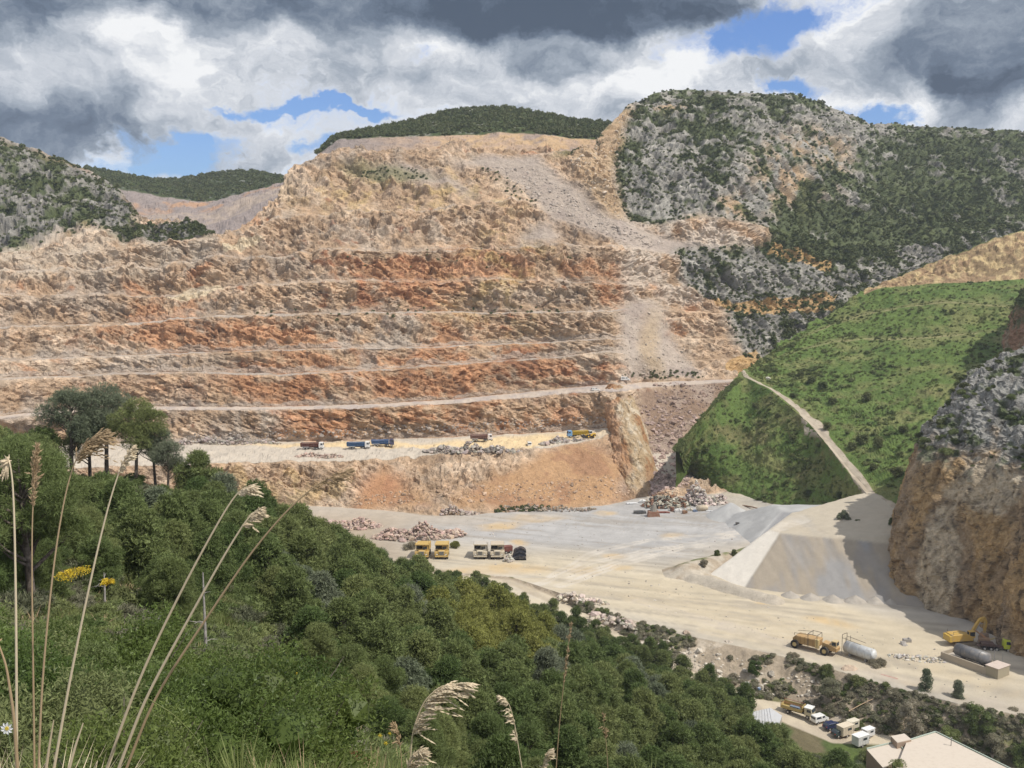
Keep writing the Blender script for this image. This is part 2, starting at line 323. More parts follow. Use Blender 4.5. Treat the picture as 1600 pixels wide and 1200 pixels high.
def assemble(rows, subs, samp, axis):
    Ys, Zs, amp, seg, vv = [], [], [], [], []
    for i in range(len(rows) - 1):
        a, b = rows[i], rows[i + 1]; n = subs[i]
        for j in range(n + (1 if i == len(rows) - 2 else 0)):
            v = j / n
            Ys.append(a.Y * (1 - v) + b.Y * v); Zs.append(a.Z * (1 - v) + b.Z * v)
            amp.append(a.amp * (1 - v) + b.amp * v + math.sin(math.pi * v) ** 0.6 * samp[i]); seg.append(i); vv.append(v)
    Y = np.array(Ys); Z = np.array(Zs)
    return Y, Z, np.array(amp)[:, None] * np.ones(len(axis)), np.array(seg), np.array(vv)
def project(X, Y, Z):
    dx, dy, dz = X, Y, Z - CAMZ
    fw = dy * math.cos(PITCH) - dz * math.sin(PITCH); up = dy * math.sin(PITCH) + dz * math.cos(PITCH)
    return 800 + F * dx / fw, 600 - F * up / fw
def normals(X, Y, Z):
    P = np.stack([X, Y, Z], -1); du = np.gradient(P, axis=1); dv = np.gradient(P, axis=0)
    n = np.cross(du, dv); n /= np.linalg.norm(n, axis=-1, keepdims=True) + 1e-9
    return n

_wr = {id(R5): .5, id(R7): .5, id(R9): 1.1, id(R11): 1.8, id(R13): 2.4, id(R15): 3.0}
_nx = AX * 480
for _k, (_c, _t) in enumerate(((R5, R6), (R7, R8), (R9, R10), (R11, R12), (R13, R14), (R15, R16))):
    _a = _wr[id(_c)]; _w = fbm(_nx / 38, _nx * 0 + _k * 7.7, _nx * 0, 4, 301 + _k); _w2 = fbm(_nx / 22, _nx * 0 + _k * 3.1, _nx * 0, 3, 321 + _k)
    _l = np.interp(AX, [ray(880, 430)[0], ray(960, 430)[0]], [1, .15]) 
    _c.Z = _c.Z + _w * 1.6 * _a * _l; _c.Y = _c.Y + _w2 * 2.2 * _a * _l
    _wd = np.clip((_t.Y - (_c.Y - _w2 * 2.2 * _a * _l)) * (1 + _w2 * (.5 if _k < 2 else 1.4) - (.0 if _k < 3 else .3)), .4, 30)
    _t.Y = _c.Y + _wd; _t.Z = _c.Z + .2 + (.0 if _k < 2 else 1) * np.abs(_w) * 1.2
TY, TZ, TA, TSEG, TV = assemble(rows, subs, samp, AX)
TX = AX[None, :] * TY
TPX, TPY = project(TX, TY, TZ)
SEGT = np.array(tags)[TSEG]
TY0, TZ0 = TY.copy(), TZ.copy()
_S = (TZ0 - CAMZ) / TY0
_SM = np.maximum.accumulate(_S, axis=0)
def hit(px, py):
    """point of the undisplaced ground seen at a picture point"""
    a, s = ray(px, py); c = np.clip((a - AX[0]) / (AX[1] - AX[0]), 0, NC - 1.001); j = int(round(c))
    i = int(np.searchsorted(_SM[:, j], s)); i = min(max(i, 1), len(_SM) - 1)
    s0, s1 = _SM[i - 1, j], _S[i, j]; f = 0 if abs(s1 - s0) < 1e-9 else float(np.clip((s - s0) / (s1 - s0), 0, 1))
    Y = TY0[i - 1, j] * (1 - f) + TY0[i, j] * f; 
    return Vector((a * Y, Y, CAMZ + s * Y))
def ground_z(x, y):
    a = x / y; c = np.clip((a - AX[0]) / (AX[1] - AX[0]), 0, NC - 1.001); j = int(c); f = c - j
    z0 = np.interp(y, TY0[:, j], TZ0[:, j]); z1 = np.interp(y, TY0[:, j + 1], TZ0[:, j + 1]); return float(z0 * (1 - f) + z1 * f)
def at(px, py, z):
    a, s = ray(px, py); Y = (z - CAMZ) / s; return Vector((a * Y, Y, z))
def atY(px, py, Y):
    a, s = ray(px, py); return Vector((a * Y, Y, CAMZ + s * Y))

# warped picture coordinates for soft irregular region borders (all end up as colours of world points)
wx = fbm(TX * .03, TY * .03, TZ * .05, 4, 11) * 22; wy = fbm(TX * .03 + 9, TY * .03, TZ * .05, 4, 12) * 14
QX, QY = TPX + wx, TPY + wy
def blur(m, k=9):
    k1 = np.ones(k) / k; m = np.pad(m, ((k // 2, k // 2), (k // 2, k // 2)), mode='edge')
    c = np.cumsum(np.pad(m, ((1, 0), (0, 0))), 0); m = (c[k:] - c[:-k]) / k
    c = np.cumsum(np.pad(m, ((0, 0), (1, 0))), 1); return (c[:, k:] - c[:, :-k]) / k
def reg(*poly): return blur(pip(QX, QY, poly).astype(np.float32), 11)

sub_wall = np.isin(SEGT, ['pit', 'wall', 'upper', 'top', 'tread', 'back'])
# smooth places
chute = reg((690, 246), (835, 246), (900, 300), (960, 345), (1040, 372), (1130, 386), (1130, 398), (1000, 395), (930, 362), (860, 345), (815, 300), (750, 262))
fan = reg((985, 470), (1035, 470), (1050, 500), (1062, 540), (1090, 588), (960, 590), (975, 545), (975, 500))
fan2 = reg((560, 770), (600, 726), (640, 775), (690, 800), (545, 800))
fan3 = reg((700, 795), (790, 735), (860, 706), (930, 690), (985, 740), (985, 785), (850, 800))
basin = reg((985, 600), (1165, 592), (1100, 650), (1060, 705), (1075, 760), (985, 780), (960, 770), (1000, 720), (1022, 700), (1000, 640))
fan4 = reg((560, 262), (640, 250), (700, 280), (740, 320), (690, 300))
fan5 = reg((835, 350), (860, 345), (890, 372), (810, 378))
smoothm = np.clip(chute + fan + fan2 + fan3 + basin * .75 + fan4 * .8 + fan5, 0, 1)
mount = reg((955, 130), (1750, 130), (1750, 620), (1180, 600), (1130, 470), (1200, 360), (1180, 345), (1100, 335), (1030, 352), (985, 350), (965, 300), (962, 230), (985, 170))
mount2 = reg((1060, 385), (1180, 390), (1330, 430), (1330, 470), (1100, 470), (1070, 440))
lhill = reg((-200, 150), (190, 285), (225, 350), (300, 352), (330, 372), (240, 380), (150, 362), (60, 385), (-200, 425))
karst = np.clip(mount + mount2 + lhill, 0, 1)

seg_amp = TA * (1 - .85 * smoothm)
far = np.isin(SEGT, ['wall', 'pit', 'upper', 'top', 'back', 'tread'])[:, None] & np.ones_like(TX, bool)
i0 = int(np.argmax(np.isin(SEGT, ['pit'])))      # first pit row
X_, Y_, Z_ = TX[i0:], TY[i0:], TZ[i0:]
# strata: dip down to the right in the middle, steeper near the mountain
dip = 0.35
sx = X_ * math.cos(dip) - Z_ * math.sin(dip); sz = X_ * math.sin(dip) + Z_ * math.cos(dip)
wob = fbm(X_ * .02, Y_ * .02, Z_ * .02, 3, 21) * 9
fold = fbm(X_ * .008, Y_ * .008, Z_ * .012, 2, 22) * 14
c1, e1, id1 = cells((sx + wob) / 13, Y_ / 16, (sz + wob + fold) / 5.5, 31)
c2, e2, id2 = cells((X_ + wob * .5 + Z_ * .3) / 3.4, Y_ / 4.5, (Z_ + wob * .6 - X_ * .15) / 2.6, 32)
f1 = 1 - np.abs(fbm(X_ / 17 + Z_ / 90, Y_ / 26, Z_ / 75, 4, 33, .55)) * 3          # buttresses and gullies running down
f2 = fbm((sx + wob) / 6.0, Y_ / 6.0, (sz + fold) / 1.5, 4, 34, .6)
f3 = fbm(X_ / 3.6 + Z_ / 9, Y_ / 3.6, Z_ / 5.0, 4, 37, .62)
big0 = fbm(X_ / 30, Y_ / 30, Z_ / 30, 3, 39) * 2
bl = np.abs(fbm(X_ / 10, Y_ / 10, Z_ / 7, 5, 38, .55)) * 3 - .6
rid = 1 - np.abs(fbm(X_ / 8 + Z_ / 20, Y_ / 9, Z_ / 18, 4, 35, .55)) * 2.4  # ridged, for karst
upw = sstep(Z_, 70, 110)
disp_w = c1 * .50 + upw * ((f1 - .3) * .4 + big0 * .8) + c2 * .40 + f1 * .60 + f2 * .85 + f3 * .55 + bl * .45
disp_k = (rid - .5) * 1.1 + c2 * .35 + (f1 - .3) * 1.1 + f3 * .6
karf = karst[i0:]
D_ = (disp_w * (1 - karf) + disp_k * karf) * seg_amp[i0:]
big = fbm(X_ / 70, Y_ / 70, Z_ / 70, 3, 36)
D_ += big * 5.0 * karf * np.isin(SEGT[i0:], ['top', 'upper'])[:, None] * np.clip(TA[i0:] / 1.2 - .5, 0, 1)
n = normals(X_, Y_, Z_)
DD = np.zeros_like(TX); DD[i0:] = D_
NRM = np.zeros(TX.shape + (3,)); NRM[i0:] = -n if n[10, 10, 2] < 0 else n
lowf = fbm(TX[:i0] / 5, TY[:i0] / 5, 0 * TX[:i0], 4, 41)
b = fbm(TX[:i0] / 3, TY[:i0] / 3, TZ[:i0] / 3, 4, 42)
bankm = (SEGT[:i0] == 'bank')[:, None]
DD[:i0] = TA[:i0] * (lowf + b * bankm)
NRM[:i0] = (0, 0, 1)
P_T = np.stack([TX, TY, TZ], -1) + NRM * DD[..., None]
# buttress on the crest of the open bench and nose of yellow rock at its right end
# ------------------------------------------------------------------ terrain colours (albedo)
TAN = np.array((.43, .30, .195)); PALE = np.array((.52, .40, .29)); ORG = np.array((.44, .235, .125)); RUST = np.array((.31, .145, .08))
GREY = np.array((.40, .335, .27)); YEL = np.array((.50, .36, .17)); CREAM = np.array((.44, .375, .28)); FLR = np.array((.365, .345, .318)); TREAD = np.array((.42, .355, .295))
LIME = np.array((.25, .235, .205)); OLIVE = np.array((.065, .085, .030)); DKGRN = np.array((.035, .055, .02)); SOIL = np.array((.20, .15, .10)); GRASS = np.array((.10, .135, .04))
C = np.zeros(TX.shape + (3,))
# --- near hillside
m = np.isin(SEGT, ['', 'near']); k = fbm(TX / 7, TY / 7, 0 * TX, 4, 51)
C[:] = OLIVE * 1.2
C = mixn(C, GRASS * 1.0, sstep(k, -.1, .35)); C = mixn(C, SOIL * .8, sstep(-k, .1, .45) * .7)
# --- bank between the haul road and the lower road
bm = (SEGT == 'bank')[:, None] * np.ones_like(TX); kb = fbm(TX / 4, TY / 4, TZ / 4, 4, 52); kb2 = fbm(TX / 14, TY / 14, TZ / 14, 3, 53)
cb = mixn(np.broadcast_to(np.array((.33, .27, .20)), C.shape), (.14, .14, .065), sstep(kb + kb2 * .5, -.05, .35)); cb = mixn(cb, (.50, .43, .34), sstep(-kb + kb2 * .4, .1, .4) * .8)
C = np.where(bm[..., None] > .5, cb, C)
# --- floors
fl = np.isin(SEGT, ['floor', 'lowroad', 'bench', 'ramp'])[:, None] * np.ones_like(TX)
kf = fbm(TX / 22, TY / 22, 0 * TX, 4, 54); kg = fbm(TX / 5, TY / 9, 0 * TX, 3, 55)
cf = mixn(np.broadcast_to(FLR, C.shape), CREAM, np.clip(.35 + kf * 1.0, 0, 1))
gz = np.clip(ell(QX, QY, 900, 830, 260, 38, 0, .5) + ell(QX, QY, 1060, 815, 120, 30, 0, .5), 0, 1); cf = mixn(cf, (.355, .345, .335), gz * .9)
cz = np.clip(ell(QX, QY, 1000, 925, 420, 45, 8, .5) + ell(QX, QY, 1350, 1010, 300, 50, 12, .5), 0, 1); cf = mixn(cf, (.485, .415, .30), cz * .85)
strk = fbm((TX * .94 - TY * .34) / 30, (TX * .34 + TY * .94) / 1.6, 0 * TX, 4, 56, .6); strk2 = fbm(TX / 1.8, TY / 40, 0 * TX, 3, 57, .6)
cf = cf * (1 + .26 * strk[..., None] * (TPX > 650)[..., None] + .10 * kg[..., None])
cf = mixn(cf, (.33, .29, .24), sstep(-strk - kf * .5, .12, .4) * .5)
cf = mixn(cf, (.50, .45, .37), ell(QX, QY, 880, 960, 160, 30, 25, .5) * .8)
cf = mixn(cf, (.42, .36, .29), ell(QX, QY, 560, 800, 200, 24, 3, .5) * .8)
for (x, y, rx, ry, a, w) in [(770, 893, 75, 10, 0, .9), (780, 818, 32, 6, -8, 1), (805, 847, 14, 5, 0, 1), (1045, 838, 20, 4, 0, 1), (945, 802, 18, 3, 0, .9), (953, 868, 18, 4, 0, .8), (960, 886, 20, 4, 0, .8),
                       (900, 891, 26, 5, 0, .7), (1295, 972, 40, 6, 6, 1), (1185, 940, 14, 4, 10, .9), (905, 780, 60, 8, 0, .5), (830, 806, 50, 5, 0, .6), (990, 770, 22, 10, 0, .8), (780, 690, 160, 7, -2, .8), (560, 690, 170, 5, 0, .7), (600, 712, 40, 5, 0, .7), (730, 700, 60, 7, 0, .5)]:
    cf = mixn(cf, (.52, .37, .19), ell(QX, QY, x, y, rx, ry, a, .5) * w * .72 * (.6 + .4 * sstep(kg, -.3, .1)))
cf = np.where((SEGT == 'lowroad')[:, None, None], mixn(np.broadcast_to(np.array((.50, .43, .32)), C.shape), (.40, .34, .26), sstep(kg, -.1, .3)), cf)
# wheel tracks, drawn as paths over the ground in metres
def track(pts, w, col, k):
    global cf
    wp = [tuple(at(x, y, 0))[:2] for x, y in pts]
    d = segdist(TX + kf * 2, TY + kg * 1.6, wp); cf = mixn(cf, col, ((1 - sstep(np.abs(d - w), .3, 1.0)) * k * .7 + (1 - sstep(d, w * .6, w + 1.2)) * k * .35) * (.45 + .55 * sstep(kg, -.3, .2)))
for pts in ([(840, 912), (920, 880), (1000, 862), (1090, 850), (1140, 840)], [(870, 915), (960, 885), (1060, 858), (1130, 850)], [(860, 900), (940, 860), (1010, 845), (1150, 835)], [(880, 905), (1000, 868), (1080, 866)]):
    track(pts, 1.1, (.55, .50, .43), .7)
for pts in ([(700, 905), (850, 905), (1000, 915), (1200, 965), (1350, 1010), (1560, 1070)], [(800, 915), (960, 930), (1100, 960), (1300, 1015), (1450, 1045), (1620, 1095)], [(900, 920), (1080, 945), (1250, 990), (1330, 1020)], [(1290, 950), (1310, 980), (1325, 1010), (1350, 1040)],
            [(1100, 985), (1240, 1010), (1400, 1060), (1500, 1090)]):
    track(pts, 1.3, (.48, .40, .28), .55)
for pts in ([(1130, 975), (1300, 1030), (1420, 1068), (1600, 1112)], [(1000, 940), (1150, 985), (1290, 1030)]):
    track(pts, 1.8, (.45, .39, .33), .45)
for pts in ([(720, 908), (800, 918), (880, 955), (960, 1005), (1060, 1060)],): track(pts, 1.2, (.56, .50, .41), .6)
be = np.isin(SEGT, ['bench'])[:, None] * np.ones_like(TX)
cbn = mixn(np.broadcast_to(np.array((.47, .41, .335)), C.shape), (.62, .47, .27), np.clip(ell(QX, QY, 800, 690, 150, 9, -3, .5) + ell(QX, QY, 560, 700, 180, 5, 0, .5), 0, 1) * .9)
cf = np.where(be[..., None] > .5, cbn, cf)
ra = np.isin(SEGT, ['ramp'])[:, None] * np.ones_like(TX); cf = np.where(ra[..., None] > .5, mixn(np.broadcast_to(np.array((.47, .39, .32)), C.shape), (.40, .34, .30), sstep(kg, -.1, .3)), cf)
cf = mixn(cf, (.36, .28, .23), reg((1005, 590), (1165, 590), (1100, 660), (1060, 700), (1010, 700), (985, 640)) * (1 - (SEGT == 'ramp')[:, None]))
cf = mixn(cf, SOIL * 1.6, (1 - sstep(TPX, 560, 700)) * sstep(-(TY - 395), 0, 40) * (SEGT == 'floor')[:, None] * .6)
C = np.where(fl[..., None] > .5, cf, C)
# --- quarry wall and hills
k1 = fbm(X_ / 30, Y_ / 30, Z_ / 16, 4, 61); k2 = fbm(sx / 9, Y_ / 9, sz / 3.5, 4, 62, .6); k3 = fbm(X_ / 7, Y_ / 7, Z_ / 12, 4, 63, .6); k4 = fbm(X_ / 50, Y_ / 50, Z_ / 30, 3, 64)
q_x, q_y = QX[i0:], QY[i0:]
ogz = np.clip(ell(q_x, q_y, 640, 500, 330, 190, 0, .6) * .5 + ell(q_x, q_y, 640, 640, 420, 70, 0, .4) * .45 + ell(q_x, q_y, 580, 430, 120, 45, 20, .6) * .5 + ell(q_x, q_y, 860, 580, 120, 26, 0, .5) * .8, 0, 1.2)
cw = mixn(np.broadcast_to(TAN, X_.shape + (3,)), PALE, sstep(k1 + k2 * .4, -.1, .35)); cw = mixn(cw, GREY, sstep(-k1 + k3 * .6, .05, .45) * .65)
org = np.clip(sstep(k2 * .6 + k3 * .5 + k4 * .9 + k1 * .5 + (ogz - .55) * .75, .0, .34), 0, 1)
cw = mixn(cw, ORG, org * .88); cw = mixn(cw, RUST, sstep(k2 + k3 * .5 + (ogz - .9) * .5, .12, .40) * .8)
cw = mixn(cw, ORG * .95, np.clip(ell(q_x, q_y, 560, 600, 330, 28, 0, .5) + ell(q_x, q_y, 840, 655, 130, 28, 0, .5), 0, 1) * sstep(k3 + k2 * .4, -.35, .2) * .75)
ylz = np.clip(ell(q_x, q_y, 800, 400, 60, 60, 20, .5) + ell(q_x, q_y, 640, 300, 170, 35, 0, .6) + ell(q_x, q_y, 770, 470, 90, 60, 0, .6) * .6 + ell(q_x, q_y, 430, 760, 150, 30, 0, .5) * .8, 0, 1)
cw = mixn(cw, YEL, ylz * sstep(k3 - k2 * .3, -.15, .3) * .75)
grz = np.clip(ell(q_x, q_y, 560, 560, 30, 60, 0, .5) + ell(q_x, q_y, 600, 520, 60, 40, 0, .5) + ell(q_x, q_y, 400, 660, 70, 30, 0, .5) + ell(q_x, q_y, 150, 560, 100, 30, 0, .5), 0, 1)
cw = mixn(cw, GREY * 1.1, grz * sstep(k3, -.2, .2) * .7)
# dark joints and weathered streaks
cw *= (0.84 + .30 * id2[..., None]) * (0.84 + .30 * id1[..., None])
stz = fbm((sx + wob) / 5, Y_ / 5, (sz + fold) / 1.1, 3, 65, .65); spk = fbm(X_ / 1.3, Y_ / 1.3, Z_ / 1.1, 2, 68, .7)
cw *= 1 + .30 * stz[..., None] + .32 * spk[..., None]
cw = mixn(cw, (.16, .115, .085), sstep(-f3 - stz * .6, .34, .6) * .5)
# pale upper left faces
cw = mixn(cw, (.50, .415, .32), np.clip(reg((-200, 400), (330, 345), (350, 380), (280, 425), (-200, 450))[i0:] * .8, 0, 1) * sstep(k3, -.5, .2))
# pale blocky zone at the right of the terraces
cw = mixn(cw, (.52, .44, .36), reg((965, 345), (1180, 335), (1200, 380), (1140, 480), (1060, 485), (980, 470), (955, 400))[i0:] * sstep(k3 + k1, -.35, .15) * .85)
cw = mixn(cw, (.47, .335, .20), reg((880, 240), (1000, 160), (965, 300), (990, 350), (960, 350), (905, 290))[i0:] * .7)
# slabs of bare bedding
for poly in (((262, 468), (300, 452), (345, 448), (352, 455), (310, 470), (275, 475)), ((350, 388), (385, 378), (415, 380), (380, 398), (352, 400))):
    mm = pip(TPX + wx * .15, TPY + wy * .15, poly)[i0:]; cw = np.where(mm[..., None], np.array((.60, .49, .34)), cw)
# treads
tr = (np.isin(SEGT[i0:], ['tread']))[:, None] * np.ones_like(X_) * (TPX[i0:] < 985)
vis = sstep(k3, -.5, .1) * np.where(TPY[i0:] > 480, 1, .55)
cw = np.where((tr > .5)[..., None], mixn(cw, TREAD, vis), cw)
# tread apron just under and above treads
for nme, rr, ww in (('a', R6, 2.2), ('b', R8, 2.0), ('c', R10, 2.0), ('d', R12, 1.2), ('e', R14, 1.2), ('f', R4, 1.8), ('g', R2, 2.2)):
    dzr = Z_ - rr.Z[None, :]; cw = mixn(cw, TREAD * .98, ((dzr > 0) & (dzr < ww * (1.0 + k3 * 1.5))).astype(float) * (.6 if nme in 'abfg' else .3) * (TPX[i0:] < 985))
# talus
tal = mixn(np.broadcast_to(np.array((.40, .335, .28)), cw.shape), (.34, .28, .24), sstep(k3, -.2, .3))
cw = mixn(cw, tal, np.clip(chute[i0:] + fan[i0:] * 1 + fan4[i0:] + fan5[i0:], 0, 1) * .92)
cw = mixn(cw, (.40, .30, .19), ell(q_x, q_y, 1022, 540, 16, 55, 5, .6) * .7)
sp = mixn(np.broadcast_to(np.array((.44, .265, .14)), cw.shape), (.36, .20, .11), sstep(k3, -.1, .3))
cw = mixn(cw, sp, np.clip(fan2[i0:] + fan3[i0:], 0, 1) * .9); cw = mixn(cw, (.42, .20, .105), ell(q_x, q_y, 595, 765, 40, 28, 0, .7) * .55)
cw = mixn(cw, mixn(np.broadcast_to(np.array((.34, .265, .215)), cw.shape), (.25, .17, .12), sstep(k1 + k3, -.1, .35)), basin[i0:] * .9)
# limestone with ochre scars and green between the rocks
ck = mixn(np.broadcast_to(LIME, cw.shape), (.40, .375, .33), sstep(rid, .45, .95) * .45); ck = mixn(ck, (.17, .155, .13), sstep(-rid, -.5, .2) * .8)
ck *= 1 + .5 * spk[..., None]
ck *= (.78 + .4 * id2[..., None])
och = np.clip(ell(q_x, q_y, 1240, 275, 70, 55, -20, .6) + ell(q_x, q_y, 1150, 320, 26, 18, 0, .6) + ell(q_x, q_y, 1290, 250, 40, 30, 0, .6) * .8 + ell(q_x, q_y, 1045, 180, 30, 8, 0, .5), 0, 1)
ck = mixn(ck, (.47, .33, .20), och * sstep(k3, -.25, .25) * .85)
grn = fbm(X_ / 16, Y_ / 16, Z_ / 24, 4, 66, .55); grn2 = fbm(X_ / 5, Y_ / 5, Z_ / 7, 3, 67, .6)
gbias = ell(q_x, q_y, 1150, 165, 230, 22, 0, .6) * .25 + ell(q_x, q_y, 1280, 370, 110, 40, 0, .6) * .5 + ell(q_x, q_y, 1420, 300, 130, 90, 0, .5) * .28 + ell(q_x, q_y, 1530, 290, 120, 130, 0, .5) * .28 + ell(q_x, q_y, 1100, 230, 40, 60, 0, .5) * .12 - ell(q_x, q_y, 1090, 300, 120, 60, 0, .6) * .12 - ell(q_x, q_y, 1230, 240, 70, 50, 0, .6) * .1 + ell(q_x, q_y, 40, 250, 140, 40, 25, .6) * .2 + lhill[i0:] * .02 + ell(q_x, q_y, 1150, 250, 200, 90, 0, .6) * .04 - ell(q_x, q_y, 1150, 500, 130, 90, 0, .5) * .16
gm = sstep(grn * .8 + grn2 * .55 + gbias, .04, .26); GM = gm * karf
ck = ck * (1 - .25 * lhill[i0:] - .22 * sstep(q_x, 1380, 1480))[..., None]  # cloud shadow on left hill and far right slope, put into the rock colour
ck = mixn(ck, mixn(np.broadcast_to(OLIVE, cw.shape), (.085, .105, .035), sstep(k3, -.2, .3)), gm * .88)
for poly in (((1195, 375), (1300, 410), (1300, 425), (1190, 400)), ((1110, 470), (1310, 465), (1300, 490), (1150, 488)), ((1130, 560), (1190, 545), (1180, 570), (1120, 580))):
    mm = pip(q_x, q_y, poly) * 1.0; ck = mixn(ck, (.48, .31, .14), mm * .85); cw = mixn(cw, (.48, .31, .14), mm * .85)
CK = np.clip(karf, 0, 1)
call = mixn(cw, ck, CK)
# a green strip on the hill shoulder and scrub on the upper terraces
sc_t = np.clip(ell(q_x, q_y, 600, 268, 60, 12, 8, .6) + ell(q_x, q_y, 905, 222, 50, 8, -25, .5), 0, 1); call = mixn(call, (.17, .165, .07), sc_t * .7)
back = (TY[i0:] > R18.Y[None, :] + 3) * 1.0
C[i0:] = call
isbench = np.isin(SEGT[i0:], ['bench', 'ramp'])[:, None, None]
C[i0:] = np.where(isbench, cf[i0:], C[i0:])
C = np.clip(C, .01, .85)

# ------------------------------------------------------------------ cut the sheet into named pieces of ground
def seg_range(a, b):
    ii = np.where(np.isin(SEGT, a))[0] if isinstance(a, list) else None
    return ii.min(), ii.max()
def piece(name, r0, r1, c0, c1, mat):
    o = grid_object(name, P_T[r0:r1 + 1, c0:c1 + 1], mat, C[r0:r1 + 1, c0:c1 + 1]); prop(o, kind='structure'); return o
def first(tag, nth=0):
    w = np.where((SEGT == tag) & (np.r_[True, SEGT[:-1] != SEGT[1:]]))[0]; return int(w[nth])
r_low = first('lowroad'); r_bank = first('bank'); r_fl = first('floor'); r_pit = first('pit'); r_bench = first('bench'); r_wall = first('wall')
r_ramp = first('ramp'); r_w2 = first('wall', 1); r_top = first('top'); r_up = first('upper'); NRW = len(TY) - 1
cR = int(np.searchsorted(AX, ray(965, 300)[0])); cL = int(np.searchsorted(AX, ray(232, 345)[0]))
# first tag in the list is the segment after row 0
piece('hillside', 0, r_low, 0, NC - 1, M_SOIL)
piece('lower_road', r_low, r_bank, 0, NC - 1, M_FLOOR)
piece('embankment', r_bank, r_fl, 0, NC - 1, M_SOIL)
piece('pit_floor', r_fl, r_pit, 0, NC - 1, M_FLOOR)
piece('pit_face', r_pit, r_bench, 0, NC - 1, M_WALL)
piece('bench_ground', r_bench, r_wall, 0, NC - 1, M_FLOOR)
piece('rock_face', r_wall, r_ramp, 0, NC - 1, M_WALL)
piece('ramp_road', r_ramp, r_w2, 0, NC - 1, M_FLOOR)
piece('terraced_rock_face', r_w2, r_up, 0, cR, M_WALL)
piece('terraced_rock_face', r_up, r_top, 0, cR, M_WALL)
piece('hill', r_w2, NRW, cR, NC - 1, M_KARST)
piece('hill', r_top, NRW, 0, cL, M_KARST)
piece('quarry_rim', r_top, NRW, cL, cR, M_WALL)

# ------------------------------------------------------------------ further sheets of ground
def axis_for(p0, p1, n): return np.linspace(ray(p0, 430)[0], ray(p1, 430)[0], n)
def sheet(name, ax, rws, sb, sa, dispf, colf, mat):
    Y, Z, A, seg, v = assemble(rws, sb, sa, ax); X = ax[None, :] * Y; px, py = project(X, Y, Z)
    n = normals(X, Y, Z)
    if n[len(n) // 2, len(ax) // 2, 2] < 0: n = -n
    D = dispf(X, Y, Z, px, py, seg) * A
    P = np.stack([X, Y, Z], -1) + n * D[..., None]
    c = np.clip(colf(X, Y, Z, px, py, seg, D), .01, .85)
    o = grid_object(name, P, mat, c); prop(o, kind='structure'); return o, P, px, py, c, seg
def rk(X, Y, Z, *_): return fbm(X / 12, Y / 12, Z / 16, 4, 71) * 1.2 + cells(X / 6, Y / 6, Z / 4, 72)[0] * .5
# distant hill behind the terraces, with its old cut face
ax = axis_for(500, 985, 300)
c0 = row([(470, 246, 700, 'Y'), (985, 246, 700, 'Y')], axis=ax); c0.amp = 0
c1_ = row([(470, 244, 730, 'Y'), (500, 239, 730, 'Y'), (530, 216, 735, 'Y'), (600, 213, 740, 'Y'), (730, 211, 745, 'Y'), (800, 206, 745, 'Y'), (850, 209, 740, 'Y'), (900, 216, 740, 'Y'), (985, 218, 740, 'Y')], axis=ax); c1_.amp = 1
c2_ = row([(470, 244, 760, 'Y'), (500, 238, 780, 'Y'), (520, 216, 800, 'Y'), (545, 208, 840, 'Y'), (600, 198, 860, 'Y'), (650, 187, 880, 'Y'), (700, 173, 890, 'Y'), (750, 168, 890, 'Y'), (800, 168, 880, 'Y'), (850, 178, 870, 'Y'), (900, 187, 860, 'Y'), (985, 195, 850, 'Y')], axis=ax); c2_.amp = .6
c3_ = tread(c2_, [(470, 50), (985, 50)], -20, .5, axis=ax)
def colc(X, Y, Z, px, py, seg, D):
    k = fbm(X / 14, Y / 14, Z / 9, 4, 73); g = fbm(X / 6, Y / 6, Z / 6, 4, 74, .6)
    cut = mixn(np.broadcast_to(np.array((.40, .285, .20)), X.shape + (3,)), (.27, .215, .185), sstep(k, -.1, .3) * .8); cut = mixn(cut, (.46, .32, .19), sstep(px, 640, 720) * sstep(g, -.2, .2)); cut = mixn(cut, (.24, .20, .18), 1 - sstep(px, 540, 660))
    hl = mixn(np.broadcast_to(OLIVE * .9, X.shape + (3,)), (.30, .285, .25), sstep(g + k * .3, .12, .35) * .8)
    return np.where((seg == 0)[:, None, None], cut, hl)
sheet('distant_hill', ax, [c0, c1_, c2_, c3_], [22, 40, 3], [1.5, 1.5, 0], rk, colc, M_KARST)
HILL_C = (ax, c1_, c2_)
# far hill seen through the gap, with grey-brown workings
ax = axis_for(140, 520, 240)
f0 = row([(140, 400, 760, 'Y'), (520, 400, 760, 'Y')], axis=ax); f0.amp = 0
f0b = row([(140, 352, 860, 'Y'), (250, 345, 860, 'Y'), (330, 352, 850, 'Y'), (380, 330, 860, 'Y'), (440, 300, 880, 'Y'), (520, 290, 880, 'Y')], axis=ax); f0b.amp = 1.5
f0c = row([(140, 342, 900, 'Y'), (250, 335, 900, 'Y'), (330, 330, 900, 'Y'), (380, 308, 910, 'Y'), (440, 290, 920, 'Y'), (520, 285, 920, 'Y')], axis=ax); f0c.amp = 1.5
f1_ = row([(140, 285, 940, 'Y'), (205, 298, 940, 'Y'), (250, 306, 945, 'Y'), (300, 314, 950, 'Y'), (335, 316, 950, 'Y'), (380, 301, 950, 'Y'), (430, 288, 950, 'Y'), (520, 280, 950, 'Y')], axis=ax); f1_.amp = 1
f2_ = row([(140, 260, 1100, 'Y'), (190, 271, 1100, 'Y'), (230, 278, 1120, 'Y'), (270, 280, 1140, 'Y'), (310, 274, 1150, 'Y'), (350, 268, 1150, 'Y'), (395, 266, 1140, 'Y'), (440, 276, 1120, 'Y'), (520, 290, 1100, 'Y')], axis=ax); f2_.amp = .8
f3_ = tread(f2_, [(140, 60), (520, 60)], -25, .5, axis=ax)
